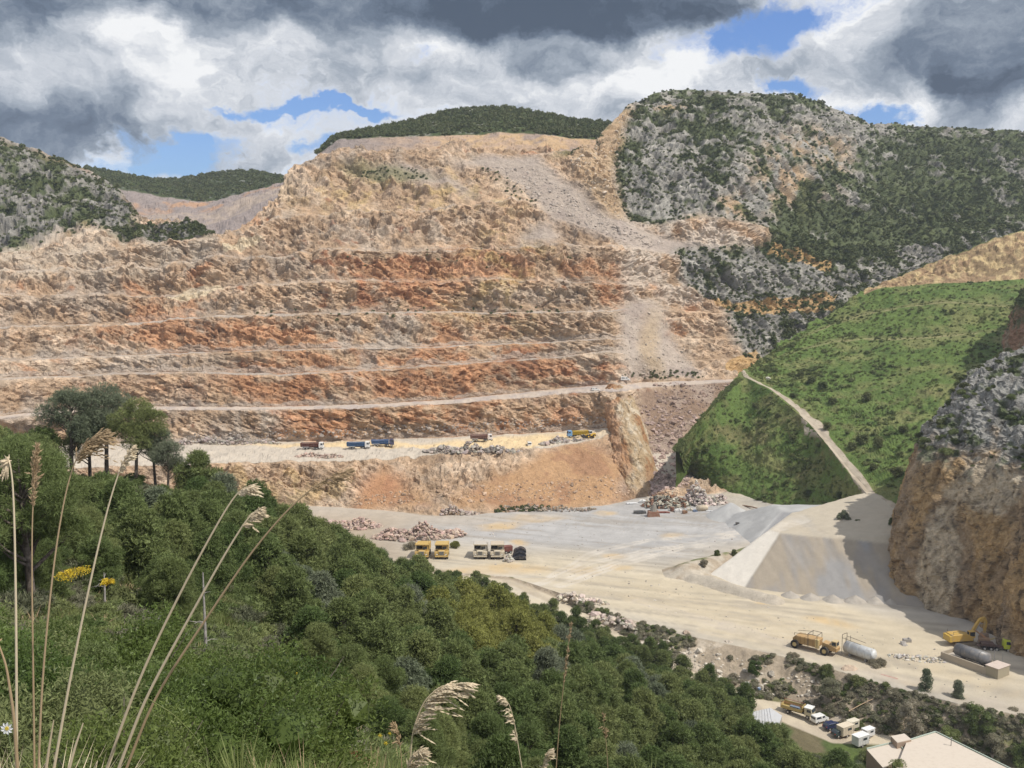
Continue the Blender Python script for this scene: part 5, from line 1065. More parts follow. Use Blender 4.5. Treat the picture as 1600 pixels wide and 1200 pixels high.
def bcyl(bm, p0, p1, r, r2=None, seg=14, caps=True):
    p0, p1 = Vector(p0), Vector(p1); d = p1 - p0; M = Matrix.Translation((p0 + p1) / 2) @ d.to_track_quat('Z', 'Y').to_matrix().to_4x4()
    bmesh.ops.create_cone(bm, cap_ends=caps, segments=seg, radius1=r, radius2=r if r2 is None else r2, depth=d.length, matrix=M)
def bprism(bm, prof, y0, y1):
    a = [bm.verts.new((x, y0, z)) for x, z in prof]; b_ = [bm.verts.new((x, y1, z)) for x, z in prof]; n = len(prof)
    bm.faces.new(a); bm.faces.new(b_[::-1])
    for i in range(n): bm.faces.new((a[i], b_[i], b_[(i + 1) % n], a[(i + 1) % n]))
def boxes(name, items, mat, parent=None, bev=.03):
    bm = bmesh.new()
    for it in items:
        if it[0] == 'b': bbox(bm, *it[1:])
        elif it[0] == 'c': bcyl(bm, *it[1:])
        else: bprism(bm, *it[1:])
    return finish(name, bm, mat, parent, bev if all(i[0] != 'c' for i in items) else 0)
_wh = {}
def wheel(parent, x, y, r, w=.35, rim=(.45, .44, .42)):
    k = (round(r, 2), round(w, 2), rim)
    if k not in _wh:
        t_ = boxes('wheel', [('c', (0, -w / 2, 0), (0, w / 2, 0), r, None, 18)], M_TYRE); q = boxes('rim', [('c', (0, -w / 2 - .02, 0), (0, w / 2 + .02, 0), r * .5, None, 12)], paint(rim, .6)); q.parent = t_
        _wh[k] = t_; t_.parent = parent; t_.location = (x, y, r); return t_
    s = _wh[k]; o = s.copy(); COL.objects.link(o); o.parent = parent; o.location = (x, y, r); c = s.children[0].copy(); COL.objects.link(c); c.parent = o; return o
def tipper(label, p, rz, body, cabc, L=10.0, grp='tipper trucks working on the bench'):
    e = empty('tipper_truck', p, rz); prop(e, label, 'truck', grp); M = paint(cabc); B = paint(body, .6)
    boxes('chassis', [('b', (-.3, 0, .95), (L - 1.6, 1.0, .3)), ('b', (1.6, 0, .8), (1.4, 2.2, .5))], paint(DARK, .7), e)
    c = boxes('cab', [('p', [(3.0, .75), (5.0, .75), (5.05, 1.9), (4.8, 3.15), (3.1, 3.2), (3.0, 2.2)], -1.22, 1.22)], M, e, .07)
    boxes('windscreen', [('p', [(5.06, 2.0), (5.09, 2.0), (4.86, 2.95), (4.83, 2.95)], -1.05, 1.05)], M_GLASS, c, 0)
    for s in (-1, 1): boxes('side_window', [('p', [(3.8, 2.05), (4.85, 2.05), (4.68, 2.8), (3.8, 2.8)], s * 1.235, s * 1.225)], M_GLASS, c, 0)
    boxes('bumper', [('b', (5.02, 0, .65), (.25, 2.4, .35))], paint(STEEL, .6), c)
    bm = bmesh.new(); x0, x1, z0, z1 = -5.0, 2.7, 1.25, 2.85
    v = [bm.verts.new(q) for q in [(x0, -1.0, z0), (x1, -1.0, z0), (x1, 1.0, z0), (x0, 1.0, z0), (x0 - .1, -1.27, z1), (x1, -1.27, z1 + .15), (x1, 1.27, z1 + .15), (x0 - .1, 1.27, z1)]]
    for f in ((0, 3, 2, 1), (0, 1, 5, 4), (1, 2, 6, 5), (2, 3, 7, 6), (3, 0, 4, 7)): bm.faces.new([v[i] for i in f])
    bmesh.ops.solidify(bm, geom=bm.faces[:], thickness=.08); tb = finish('tipper_body', bm, B, e)
    boxes('rib', [('b', (x0 + .6 + i * 1.05, s * 1.20, 2.05), (.12, .14, 1.55)) for i in range(8) for s in (-1, 1)] + [('b', ((x0 + x1) / 2, s * 1.3, z1 - .02), (x1 - x0, .12, .16)) for s in (-1, 1)], B, tb, 0)
    boxes('load', [('b', (-1.1, 0, 2.35), (7.0, 2.1, .6))], paint((.40, .33, .26), .95), tb, .2)
    boxes('side_skirt', [('b', (-2.9, s * 1.1, 1.15), (3.2, .08, .28)) for s in (-1, 1)], paint((.55, .54, .52)), e)
    for x in (4.0, 2.2, -2.2, -3.5): 
        for s in (-1, 1): wheel(e, x, s * 1.05, .52)
    return e
# bench trucks
for px, py, z, rz, bc, cc, lab in [(488, 702, 15.4, .02, (.20, .075, .055), WHITE, 'dark red tipper truck with a white cab, alone at the left of the bench'), (560, 701, 15.5, .03, (.07, .16, .32), WHITE, 'blue tipper truck with a white cab, behind the all blue one'),
                               (598, 697, 15.7, .10, (.08, .17, .36), (.035, .04, .10), 'blue tipper truck with a dark blue cab at the head of the pair'), (752, 689, 16.6, .06, (.27, .15, .13), (.70, .66, .64), 'faded red tipper truck with a pale cab, alone mid bench'),
                               (903, 683, 18.6, math.pi + .25, (.60, .42, .04), (.16, .33, .55), 'yellow tipper truck with a light blue cab being loaded at the bench end')]:
    tipper(lab, at(px, py, z + .15), rz, bc, cc)
def car(label, p, rz, col, kind='hatch', grp=None, s=1.0):
    e = empty('parked_car', p, rz); e.scale = (s,) * 3; prop(e, label, 'car', grp); M = paint(col, .3, .5, .15)
    prof = {'hatch': [(-2.0, .35), (2.05, .35), (2.1, .75), (1.9, .95), (1.0, 1.05), (.45, 1.5), (-1.5, 1.52), (-1.95, 1.1), (-2.1, .7)], 'van': [(-2.2, .35), (2.2, .35), (2.25, .85), (2.0, 1.1), (1.4, 1.25), (.8, 1.95), (-2.15, 2.0), (-2.25, .7)]}[kind]
    b = boxes('body', [('p', prof, -.85, .85)], M, e, .09)
    if kind == 'hatch':
        gl = [('p', [(.98, 1.06), (.50, 1.46), (.53, 1.48), (1.04, 1.08)], -.68, .68), ('p', [(-1.93, 1.12), (-1.55, 1.49), (-1.58, 1.5), (-1.98, 1.12)], -.65, .65)]; sw = [(-.3, 1.08, .92, 1.05), (-1.6, 1.08, -.4, 1.05)]
    else:
        gl = [('p', [(1.40, 1.28), (.86, 1.88), (.89, 1.9), (1.45, 1.3)], -.7, .7), ('b', (-2.25, 0, 1.5), (.04, 1.3, .5))]; sw = [(.0, 1.25, 1.0, 0), (-1.9, 1.25, -.2, 0)]
    w_ = boxes('windscreen', gl, M_GLASS, b, 0); top = 1.42 if kind == 'hatch' else 1.75
    for s_ in (-1, 1):
        for a, z, bb, _ in sw: boxes('side_window', [('p', [(a, z), (bb, z), (bb - .35, top), (a + .15, top)], s_ * .86, s_ * .855)], M_GLASS, b, 0)
        boxes('headlight', [('b', (2.06, s_ * .6, .72), (.08, .3, .16))], paint((.7, .7, .7), .2), b, 0); boxes('tail_light', [('b', (-2.06, s_ * .65, .85), (.08, .2, .2))], paint((.4, .02, .02), .3), b, 0)
        for x in (1.3, -1.3): wheel(e, x, s_ * .80, .33, .22)
    return e
car('small white van seen from behind on the bench between two tippers', at(827, 697, 16.9), R(95), WHITE, 'van')
car('tiny white pickup far up the ramp road near the scree cone', hit(977, 595), 0, WHITE, 'van'); car('tiny white car on the ramp road right above the orange face', hit(930, 611), .2, WHITE)
# wheel loader at the head of the bench
e = empty('wheel_loader', at(922, 684, 19.2), R(200)); prop(e, 'yellow loader with a black bucket beside the blue cabbed tipper at the bench end', 'loader'); Y_ = paint(YLW)
boxes('body', [('p', [(-2.6, .9), (.2, .9), (.2, 1.9), (-2.4, 2.1)], -.9, .9)], Y_, e, .1); boxes('cab', [('b', (-.1, 0, 2.5), (1.3, 1.4, 1.5))], paint((.6, .6, .55)), e); boxes('window', [('b', (-.1, 0, 2.6), (1.34, 1.2, .9)), ('b', (-.1, 0, 2.6), (1.1, 1.44, .9))], M_GLASS, e, 0)
boxes('arm', [('b', (1.5, s * .5, 1.7), (2.8, .2, .3), 0, .35) for s in (-1, 1)], Y_, e); boxes('bucket', [('p', [(2.6, .2), (3.7, .2), (3.2, .9), (2.7, 1.5), (2.5, .9)], -1.4, 1.4)], paint(DARK, .7), e)
for x in (-1.6, 1.3):
    for s in (-1, 1): wheel(e, x, s * 1.1, .8, .5, YLW)

# rigid haul trucks facing the camera
def hauler(label, p, rz, c1_, c2__):
    e = empty('haul_truck', p, rz); prop(e, label, 'haul truck', 'rigid haul trucks parked in a row'); M = paint(c1_, .5); M2 = paint(c2__, .6)
    boxes('chassis', [('b', (-.4, 0, 1.35), (7.6, 1.5, .6)), ('b', (3.3, 0, 1.0), (.5, 4.0, .35))], paint(DARK, .8), e)
    n_ = boxes('bonnet', [('p', [(1.5, 1.5), (3.5, 1.5), (3.55, 2.7), (3.2, 3.0), (1.5, 3.05)], -1.1, 1.1)], M, e, .08); boxes('radiator_grille', [('b', (3.57, 0, 2.1), (.08, 1.5, 1.2))] , paint((.38, .37, .33), .6), n_, 0)
    boxes('grille_bar', [('b', (3.63, 0, 1.65 + i * .2), (.05, 1.5, .06)) for i in range(6)], paint(DARK, .7), n_, 0)
    boxes('bumper', [('b', (3.7, 0, 1.15), (.3, 4.3, .45))], M, e); boxes('fender', [('b', (2.4, s * 1.75, 2.45), (1.9, 1.2, .18)) for s in (-1, 1)] + [('b', (3.35, s * 1.75, 1.95), (.15, 1.1, .9)) for s in (-1, 1)], M, e)
    for s in (-1, 1): boxes('headlight', [('b', (3.66, s * 1.45, 1.75), (.1, .5, .25))], paint((.75, .73, .68), .2), e, 0)
    boxes('railing', [('c', (3.3, s * 1.2, 2.5), (3.3, s * 1.2, 3.4), .04) for s in (-1, 1)] + [('c', (3.3, s * 2.3, 2.5), (3.3, s * 2.3, 3.4), .04) for s in (-1, 1)] + [('c', (3.3, s * 1.2, 3.4), (3.3, s * 2.3, 3.4), .04) for s in (-1, 1)], M, e)
    cb_ = boxes('cab', [('b', (1.4, .95, 3.3), (1.6, 1.7, 1.7))], M2, e, .06); boxes('windscreen', [('b', (2.22, .95, 3.5), (.05, 1.45, .9))], M_GLASS, cb_, 0)
    b_ = boxes('dump_body', [('p', [(-4.6, 2.2), (-3.6, 1.9), (1.0, 2.5), (1.0, 4.35), (3.2, 4.75), (3.2, 4.95), (.8, 4.75), (-4.9, 4.0)], -2.15, 2.15)], M2, e, .05)
    boxes('canopy_lip', [('b', (3.2, 0, 4.85), (.25, 4.5, .35))], M, b_); boxes('horn_post', [('b', (2.4, s * 2.15, 5.3), (.15, .12, 1.0)) for s in (-1, 1)], M2, b_)
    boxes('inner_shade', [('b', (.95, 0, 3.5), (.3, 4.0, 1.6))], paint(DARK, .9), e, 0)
    for s in (-1, 1): wheel(e, 2.3, s * 1.75, .98, .75, OCHRE)
    for s in (-1, 1): wheel(e, -2.6, s * 1.65, .98, 1.1, OCHRE)
    return e
YB = (.53, .36, .12); CRM = (.56, .49, .37)
for px, c, c2v, rz, lab in [(660, YB, (.50, .33, .09), -1.60, 'yellow haul truck nearest the wood, leftmost of the parked row'), (690, YB, (.52, .36, .12), -1.55, 'second yellow haul truck in the parked row, beside the bush'),
                         (751, CRM, (.50, .46, .40), -1.60, 'dusty cream haul truck, left one of the cream pair'), (777, CRM, (.52, .44, .34), -1.55, 'dusty cream haul truck, right one of the cream pair')]:
    hauler(lab, at(px, 873, 0) + Vector((0, 2.5, 0)), rz, c, c2v)
# nested black loader shells and a heap beside the cream pair
e = empty('scrap_shells', at(811, 876, 0) + Vector((0, 1.5, 0))); prop(e, 'stack of three black curved metal shells right of the cream haul trucks', 'scrap metal')
for i in range(3):
    bm = bmesh.new(); prof = [(2.4 * math.cos(a) * (1 - .06 * i), 0, 1.25 * math.sin(a)) for a in np.linspace(0, math.pi, 11)]
    prof = [(x + .15 * i, z * (1.0 + (.25 if x > 0 else 0))) for x, _, z in prof]; off = i * 1.5
    vs = [[bm.verts.new((x, y + off, z + i * .85)) for x, z in prof] for y in (-1.2, 1.3)]
    for j in range(10): bm.faces.new((vs[0][j], vs[0][j + 1], vs[1][j + 1], vs[1][j]))
    bm.faces.new(vs[1]); bm.faces.new(vs[0]); finish('shell', bm, paint((.018, .02, .028), .4), e)
boxes('skid', [('b', (0, 0, .2), (4.6, 2.4, .4))], paint(DARK, .8), e)
rock_pile('little heap of pale stones between the cream haul truck and the black shells', at(795, 877, 0), 1.6, 1.6, 2.0, 50, .5, (.52, .47, .42), seed=21)
e = empty('red_trailer', at(793, 868, 0) + Vector((0, 3, 0)), .3); prop(e, 'dark red trailer half hidden behind the right cream haul truck', 'trailer'); boxes('body', [('b', (0, 0, 1.6), (3.0, 2.0, 1.8))], paint((.16, .05, .04)), e)
for x in (-.8, .8):
    for s in (-1, 1): wheel(e, x, s * .95, .5)
# red loader on the grey apron
e = empty('red_loader', at(1157, 827, 0), R(-8)); prop(e, 'small red machine with a black cab on the grey apron by the stockpiles', 'loader')
boxes('body', [('p', [(-.6, .6), (2.3, .6), (2.3, 1.3), (.2, 1.7), (-.6, 1.5)], -.9, .9)], paint((.55, .09, .04)), e, .06); boxes('cab', [('b', (-1.1, 0, 1.5), (1.3, 1.5, 1.9))], paint(DARK), e); boxes('engine_cover', [('b', (.2, 0, 1.9), (.9, 1.2, .5))], paint((.1, .1, .12)), e)
for x in (-1.2, 1.4):
    for s in (-1, 1): wheel(e, x, s * .85, .6, .4, (.5, .1, .05))

# ---- upper haul road machines
def along(p, q): d = q - p; return math.atan2(d.y, d.x)
P0, P1 = at(1240, 1010, 0), at(1312, 1028, 0); rz = along(P0, P1)
e = empty('water_tanker', (P0 + P1) / 2 + Vector((0, 1, 0)), rz); prop(e, 'old ochre water tanker truck with big wheels and pipe frames at the road edge', 'tanker truck'); OC = paint((.42, .27, .12), .6)
tk = boxes('tank', [('p', [(-5.2, 1.3), (1.2, 1.3), (1.4, 3.3), (-4.6, 3.2), (-5.4, 2.4)], -1.4, 1.4)], OC, e, .15); boxes('tank_rib', [('b', (-4.4 + i * 1.1, s * 1.42, 2.3), (.14, .1, 1.9)) for i in range(5) for s in (-1, 1)], paint((.33, .21, .09), .7), tk, 0)
boxes('control_box', [('b', (1.0, -1.2, 2.3), (.9, .7, 2.1))], paint((.55, .42, .20)), e)
boxes('pipe_frame', [('c', (x, y, 1.2), (x, y, 4.4), .06) for x in (-1.3, 1.0) for y in (-1.5, 1.5)] + [('c', (-1.3, -1.5, 4.4), (1.0, -1.5, 4.4), .06), ('c', (-1.3, 1.5, 4.4), (1.0, 1.5, 4.4), .06), ('c', (1.0, -1.5, 4.4), (1.0, 1.5, 4.4), .06), ('c', (-1.3, -1.5, 4.4), (-1.3, 1.5, 4.4), .06), ('c', (-5, -1.1, 3.7), (-1.3, -1.5, 4.2), .05), ('c', (-5, 1.1, 3.7), (-1.3, 1.5, 4.2), .05), ('c', (-5, -1.1, 3.1), (-5, -1.1, 3.7), .05)], paint(DARK, .7), e)
boxes('tractor', [('p', [(2.0, 1.2), (5.8, 1.2), (5.9, 2.2), (4.0, 2.7), (2.2, 3.0)], -1.1, 1.1)], OC, e, .1); boxes('cab', [('b', (5.0, 0, 2.9), (1.3, 1.7, 1.6))], paint((.52, .40, .22)), e); boxes('window', [('b', (5.0, 0, 3.05), (1.34, 1.4, .8)), ('b', (5.0, 0, 3.05), (1.0, 1.74, .8))], M_GLASS, e, 0)
for x, r in ((-4.6, 1.05), (3.0, 1.05)):
    for s in (-1, 1): wheel(e, x, s * 1.45, r, .8, OCHRE)
def tank(name, label, P0, P1, r, col, z=0.0, legs=True, cat='tank'):
    d = (P1 - P0); L = math.hypot(d.x, d.y); e = empty(name, (P0 + P1) / 2 + Vector((0, 0, z)), along(P0, P1)); prop(e, label, cat)
    bm = bmesh.new(); bcyl(bm, (-L / 2, 0, r + .5), (L / 2, 0, r + .5), r, None, 24, False)
    for s in (-1, 1): bcyl(bm, (s * L / 2, 0, r + .5), (s * (L / 2 + r * .35), 0, r + .5), r if s > 0 else r, r * .55, 24)
    bmesh.ops.remove_doubles(bm, verts=bm.verts, dist=.01); o = finish('shell', bm, paint(col, .4, .4, .5), e)
    for f in o.data.polygons: f.use_smooth = True
    boxes('band', [('c', (x, 0, r + .5), (x + .12, 0, r + .5), r + .03, None, 24) for x in (-L * .3, 0, L * .3)], paint(tuple(c * .8 for c in col), .5), o); boxes('saddle', [('b', (x, 0, .35), (.4, r * 1.5, .7)) for x in (-L * .3, L * .3)], paint(STEEL, .8), e); return e
wt = tank('storage_tank', 'long white cylindrical tank lying beside the ochre tanker truck', at(1322, 1022, 0), at(1364, 1036, 0), 1.45, (.62, .63, .62))
boxes('pipe_frame', [('c', (-4.2, y, .3), (-4.2, y, 5.0), .06) for y in (-1, 1)] + [('c', (-3.2, y, 3.2), (-3.2, y, 4.6), .05) for y in (-1, 1)] + [('c', (-4.2, -1, 5.0), (-4.2, 1, 5), .06), ('c', (-4.2, -1, 4.2), (1, -1, 3.9), .05), ('c', (-4.2, 1, 4.2), (1, 1, 3.9), .05)], paint(DARK, .7), wt)
tank('storage_tank', 'faded rusty pink tank half buried in the bushes below the road', at(1376, 1068, -2.2), at(1402, 1078, -2.6), 1.0, (.40, .24, .20), 0)
# plinth with the grey tank
A_, B_ = at(1470, 1030, 0), at(1560, 1062, 0); rz = along(A_, B_); L = (B_ - A_).length; mid_ = (A_ + B_) / 2
e = empty('tank_plinth', mid_, rz); prop(e, 'tan concrete plinth with low walls under the dark grey tank', 'plinth'); TC = paint((.40, .34, .26), .9)
boxes('front_wall', [('b', (-1.5, 0, .95), (L - 3, .35, 1.9))], TC, e); boxes('back_wall', [('b', (-1.5, 4.6, .95), (L - 3, .35, 1.9))], TC, e); boxes('end_wall', [('b', (-L / 2 + .1, 2.3, .95), (.35, 4.2, 1.9))], TC, e); boxes('base_slab', [('b', (-1.5, 2.3, .5), (L - 3.6, 4.1, 1.0))], paint((.44, .40, .34), .9), e)
pb = boxes('pump_house', [('b', (L / 2 - 1.5, 2.0, 1.25), (3.0, 4.6, 2.5))], paint((.33, .29, .21), .9), e); boxes('roof', [('b', (L / 2 - 1.5, 2.0, 2.58), (3.3, 4.9, .16))], paint((.55, .46, .40), .8), pb)
u = Vector((math.cos(rz), math.sin(rz), 0)); v_ = Vector((-u.y, u.x, 0))
tank('storage_tank', 'dark grey cylindrical tank resting on the concrete plinth', mid_ - u * 4.6 + v_ * 2.3, mid_ + u * 3.2 + v_ * 2.3, 1.5, (.16, .16, .165), 1.0)
for i, (px, py) in enumerate([(1556, 1046), (1569, 1044)]):
    o = boxes('post', [('c', (0, 0, 0), (0, 0, 5.0 - i), .07)], paint(STEEL, .6)); o.location = at(px, py + 4, 0) + Vector((0, 1, 0)); prop(o, ['tall', 'shorter'][i] + ' thin metal post behind the pump house of the tank plinth', 'post')
# excavator
e = empty('excavator', at(1512, 1012, 0) + Vector((0, 2, 0)), R(8)); prop(e, 'big yellow excavator with folded boom parked under the cliff', 'excavator'); Y2 = paint((.48, .31, .08), .6, .3, .6)
boxes('track', [('p', [(-3.4, .3), (-3.0, 0), (3.0, 0), (3.4, .3), (3.4, .8), (3.0, 1.1), (-3.0, 1.1), (-3.4, .8)], s * 1.2, s * 1.9) for s in (-1, 1)], paint((.20, .16, .11), .9), e)
bd = boxes('body', [('p', [(-4.2, 1.4), (1.6, 1.4), (1.6, 2.6), (-.5, 3.3), (-4.2, 3.1)], -1.5, 1.5)], Y2, e, .12); boxes('counterweight', [('b', (-4.4, 0, 2.1), (.9, 3.0, 1.5))], paint((.5, .33, .06)), bd); boxes('handrail', [('c', (-3.8, s * 1.3, 3.1), (-3.8, s * 1.3, 3.9), .04) for s in (-1, 1)] + [('c', (-3.8, -1.3, 3.9), (-.8, -1.3, 3.9), .04)], paint(DARK), bd)
boxes('cab', [('b', (1.2, -.9, 3.0), (1.6, 1.1, 1.7))], Y2, e); boxes('window', [('b', (1.2, -.9, 3.15), (1.64, .9, 1.1)), ('b', (1.2, -.9, 3.15), (1.3, 1.14, 1.1))], M_GLASS, e, 0)
bm_ = [(1.4, 2.6), (2.6, 5.0), (3.8, 6.6), (4.9, 6.9), (5.0, 6.3), (4.1, 5.8), (3.2, 4.4), (2.2, 2.4)]; boxes('boom', [('p', bm_, -.35, .35)], Y2, e, .04)
boxes('stick', [('p', [(4.4, 6.9), (5.2, 7.0), (5.9, 5.8), (5.6, 2.8), (5.1, 2.8), (5.0, 5.4)], -.25, .25)], Y2, e, .04); boxes('hydraulic_ram', [('c', (2.1, .4, 2.6), (3.9, .4, 5.8), .12), ('c', (2.1, -.4, 2.6), (3.9, -.4, 5.8), .12), ('c', (2.8, 0, 5.2), (4.9, 0, 5.2), .1)], paint(STEEL, .3), e)
boxes('bucket', [('p', [(5.0, 2.9), (5.9, 2.9), (6.2, 1.6), (5.5, .7), (4.5, .9), (4.2, 1.6)], -.9, .9)], paint((.24, .17, .12), .8), e)
e = empty('drilling_rig', at(1546, 1014, 0) + Vector((0, 2, 0)), R(-20)); prop(e, 'rusty brown tracked drilling machine in front of the excavator bucket', 'drilling rig')
boxes('track', [('b', (0, s * .9, .4), (3.6, .5, .8)) for s in (-1, 1)], paint((.12, .09, .07), .9), e); boxes('body', [('b', (-.4, 0, 1.4), (2.6, 1.5, 1.3))], paint((.34, .22, .14)), e); boxes('mast', [('c', (1.2, 0, 1.0), (-2.6, 0, 3.8), .18), ('c', (1.2, .5, 1.0), (-1.2, .5, 3.0), .12)], paint((.40, .22, .12)), e); boxes('arm', [('b', (1.2, 0, 1.9), (1.8, .3, .4), 0, -.5)], paint((.45, .36, .2)), e)
e = empty('flatbed_truck', at(1566, 1021, 0) + Vector((0, 2, 0)), R(-12)); prop(e, 'truck with a bright yellow green cab and dark chassis in the cliff shade', 'truck'); CG = paint((.50, .56, .05), .4)
boxes('chassis', [('b', (-2.0, 0, 1.0), (6.0, 1.2, .35)), ('b', (-2.6, 0, 1.5), (3.0, 2.2, .6))], paint((.10, .06, .05), .8), e); c = boxes('cab', [('p', [(1.0, .8), (2.9, .8), (2.9, 1.9), (2.7, 3.0), (1.0, 3.0)], -1.15, 1.15)], CG, e, .08)
boxes('windscreen', [('p', [(2.92, 1.9), (2.95, 1.9), (2.76, 2.8), (2.73, 2.8)], -1.0, 1.0)], M_GLASS, c, 0); boxes('side_window', [('p', [(1.5, 1.95), (2.7, 1.95), (2.6, 2.7), (1.5, 2.7)], -1.17, -1.16)], M_GLASS, c, 0)
for x in (2.0, -.6, -1.9, -3.4):
    for s in (-1, 1): wheel(e, x, s * .95, .55)
o = boxes('metal_crate', [('b', (0, 0, .5), (2.0, 1.0, 1.0)), ('b', (.5, 0, 1.1), (.4, .8, .3))], paint((.30, .28, .26), .8)); o.location = at(1417, 1004, 0); prop(o, 'grey metal crate left on the haul road beyond the plinth', 'crate')

# ---- lower road vehicles
e = empty('flatbed_truck', at(1250, 1120, -6.8) + Vector((0, 1, 0)), R(-38)); prop(e, 'flatbed truck with a white roofed cream cab and ochre sides on the lower road', 'truck')
boxes('chassis', [('b', (-.4, 0, .85), (6.6, 1.1, .3))], paint(DARK, .8), e); c = boxes('cab', [('p', [(1.6, .7), (3.4, .7), (3.45, 1.6), (3.2, 2.4), (1.6, 2.4)], -1.05, 1.05)], paint((.52, .46, .32)), e, .07); boxes('roof', [('b', (2.4, 0, 2.5), (1.8, 2.1, .2))], paint(WHITE), c)
boxes('windscreen', [('p', [(3.47, 1.6), (3.5, 1.6), (3.28, 2.3), (3.25, 2.3)], -.9, .9)], M_GLASS, c, 0); boxes('side_window', [('p', [(2.2, 1.6), (3.25, 1.6), (3.1, 2.2), (2.2, 2.2)], s * 1.07, s * 1.06) for s in (-1, 1)], M_GLASS, c, 0)
b_ = boxes('flatbed', [('b', (-1.4, 0, 1.15), (5.0, 2.2, .15)), ('b', (-1.4, -1.08, 1.5), (5.0, .08, .6)), ('b', (-1.4, 1.08, 1.7), (5.0, .08, 1.1)), ('b', (-3.9, 0, 1.6), (.08, 2.2, .9)), ('b', (1.1, 0, 1.9), (.08, 2.2, 1.4))], paint((.42, .32, .13), .7), e); boxes('bench_box', [('b', (-.8, -.4, 1.6), (2.2, .8, .7))], paint((.16, .20, .26)), b_); boxes('top_rail', [('b', (-1.4, s * 1.0, 2.6), (5.0, .1, .1)) for s in (-1, 1)] + [('b', (-3.85, s * 1.0, 2.0), (.08, .08, 1.3)) for s in (-1, 1)], paint((.28, .10, .06)), b_)
for x in (2.4, -2.2):
    for s in (-1, 1): wheel(e, x, s * .9, .45)
car('white estate car parked behind the flatbed truck', at(1283, 1131, -7.2) + Vector((0, 1, 0)), R(28), WHITE, 'van', s=.92)
car('shiny dark navy car between the white car and the beige trailer', at(1302, 1141, -7.5) + Vector((0, 1, 0)), R(24), (.02, .03, .08)); car('dark green car just in front of the navy one', at(1313, 1149, -7.7), R(24), (.03, .05, .05))
def box_trailer(label, p, rz, col, s=1.0, win=True):
    e = empty('box_trailer', p, rz); e.scale = (s,) * 3; prop(e, label, 'trailer'); b = boxes('body', [('b', (0, 0, 1.45), (3.4, 1.9, 2.0))], paint(col, .5), e, .08); boxes('roof', [('b', (0, 0, 2.5), (3.5, 2.0, .1))], paint(tuple(min(.8, c * 1.1) for c in col)), b)
    boxes('panel_rib', [('b', (-1.5 + i * .5, s_ * .96, 1.45), (.05, .05, 1.9)) for i in range(7) for s_ in (-1, 1)], paint(tuple(c * .8 for c in col)), b, 0)
    if win: boxes('window', [('b', (1.71, 0, 1.8), (.04, 1.2, .7)), ('b', (.4, -.97, 1.8), (1.2, .04, .5))], M_GLASS, b, 0)
    boxes('drawbar', [('b', (2.3, 0, .5), (1.2, .12, .12))], paint(DARK), e)
    for s_ in (-1, 1): wheel(e, -.3, s_ * .85, .35, .2)
    return e
box_trailer('beige box trailer with ribbed sides next to the navy car', at(1322, 1152, -7.8) + Vector((0, .8, 0)), R(30), (.58, .50, .38)); box_trailer('small cream box with a roof opening behind the beige trailer', at(1337, 1145, -7.8) + Vector((0, 2, 0)), R(30), (.60, .55, .44), .8)
box_trailer('white box trailer nearest the flat roofed building', at(1344, 1165, -8), R(30), (.66, .66, .64)); box_trailer('white van body behind the nearest white trailer', at(1354, 1158, -8) + Vector((1, 2, 0)), R(30), (.68, .68, .68), .8)
# flat roofed building
zr = -2.6; corners = [at(1356, 1172, zr - .7), at(1392, 1152, zr - .7), at(1462, 1144, zr), at(1640, 1232, zr), at(1560, 1330, zr), at(1400, 1260, zr)]
def slab(name, cs, z0, z1, mat, parent=None):
    bm = bmesh.new(); a = [bm.verts.new((c.x, c.y, z0)) for c in cs]; b = [bm.verts.new((c.x, c.y, z1)) for c in cs]; n = len(cs); bm.faces.new(a[::-1]); bm.faces.new(b)
    for i in range(n): bm.faces.new((a[i], a[(i + 1) % n], b[(i + 1) % n], b[i]))
    return finish(name, bm, mat, parent)
bl_ = empty('flat_roofed_building', (0, 0, 0)); prop(bl_, 'low building with a flat pinkish beige roof and parapet at the bottom right', 'building'); RF_ = paint((.56, .49, .41), .9, .1, .25); WL = paint((.34, .25, .18), .9)
mc = [at(1417, 1158, zr), at(1462, 1144, zr), at(1640, 1232, zr), at(1560, 1330, zr), at(1395, 1215, zr)]; slab('wall', mc, -9.5, zr - .15, WL, bl_); rf = slab('roof', mc, zr - .15, zr, RF_, bl_)
lc = [at(1354, 1171, zr - .9), at(1400, 1160, zr - .9), at(1420, 1180, zr - .9), at(1380, 1200, zr - .9)]; slab('wall', lc, -9.5, zr - 1.0, WL, bl_); slab('roof', lc, zr - 1.0, zr - .88, RF_, bl_)
tc_ = [at(1392, 1150, zr + .5), at(1413, 1146, zr + .5), at(1424, 1155, zr + .5), at(1402, 1160, zr + .5)]; slab('wall', tc_, -9.4, zr + .35, WL, bl_); slab('roof', tc_, zr + .35, zr + .5, RF_, bl_)
def edge(cs, i, z, h=.25, w=.25, mat=None, par=None):
    a, b = cs[i], cs[(i + 1) % len(cs)]; m_ = (a + b) / 2; d = b - a; o = boxes('parapet', [('b', (0, 0, h / 2), (math.hypot(d.x, d.y), w, h))], mat, par, .02); o.location = (m_.x, m_.y, z); o.rotation_euler = (0, 0, math.atan2(d.y, d.x)); return o
GT = paint((.36, .42, .36), .7)
for i in range(4): edge(mc, i, zr, mat=GT, par=rf)
for i in range(2): edge(lc, i, zr - .86, mat=GT, par=rf)
o = boxes('vent_pipe', [('c', (0, 0, 0), (0, 0, 1.6), .08), ('c', (0, 0, 1.6), (0, 0, 1.75), .16)], paint(STEEL), bl_); o.location = at(1486, 1165, zr)
sh = empty('shed', (0, 0, 0)); prop(sh, 'shed with a pale grey corrugated roof among the pines by the lower road', 'shed'); sc_ = [at(1177, 1112, -5), at(1204, 1106, -5), at(1222, 1118, -5), at(1212, 1146, -5), at(1172, 1136, -5)]
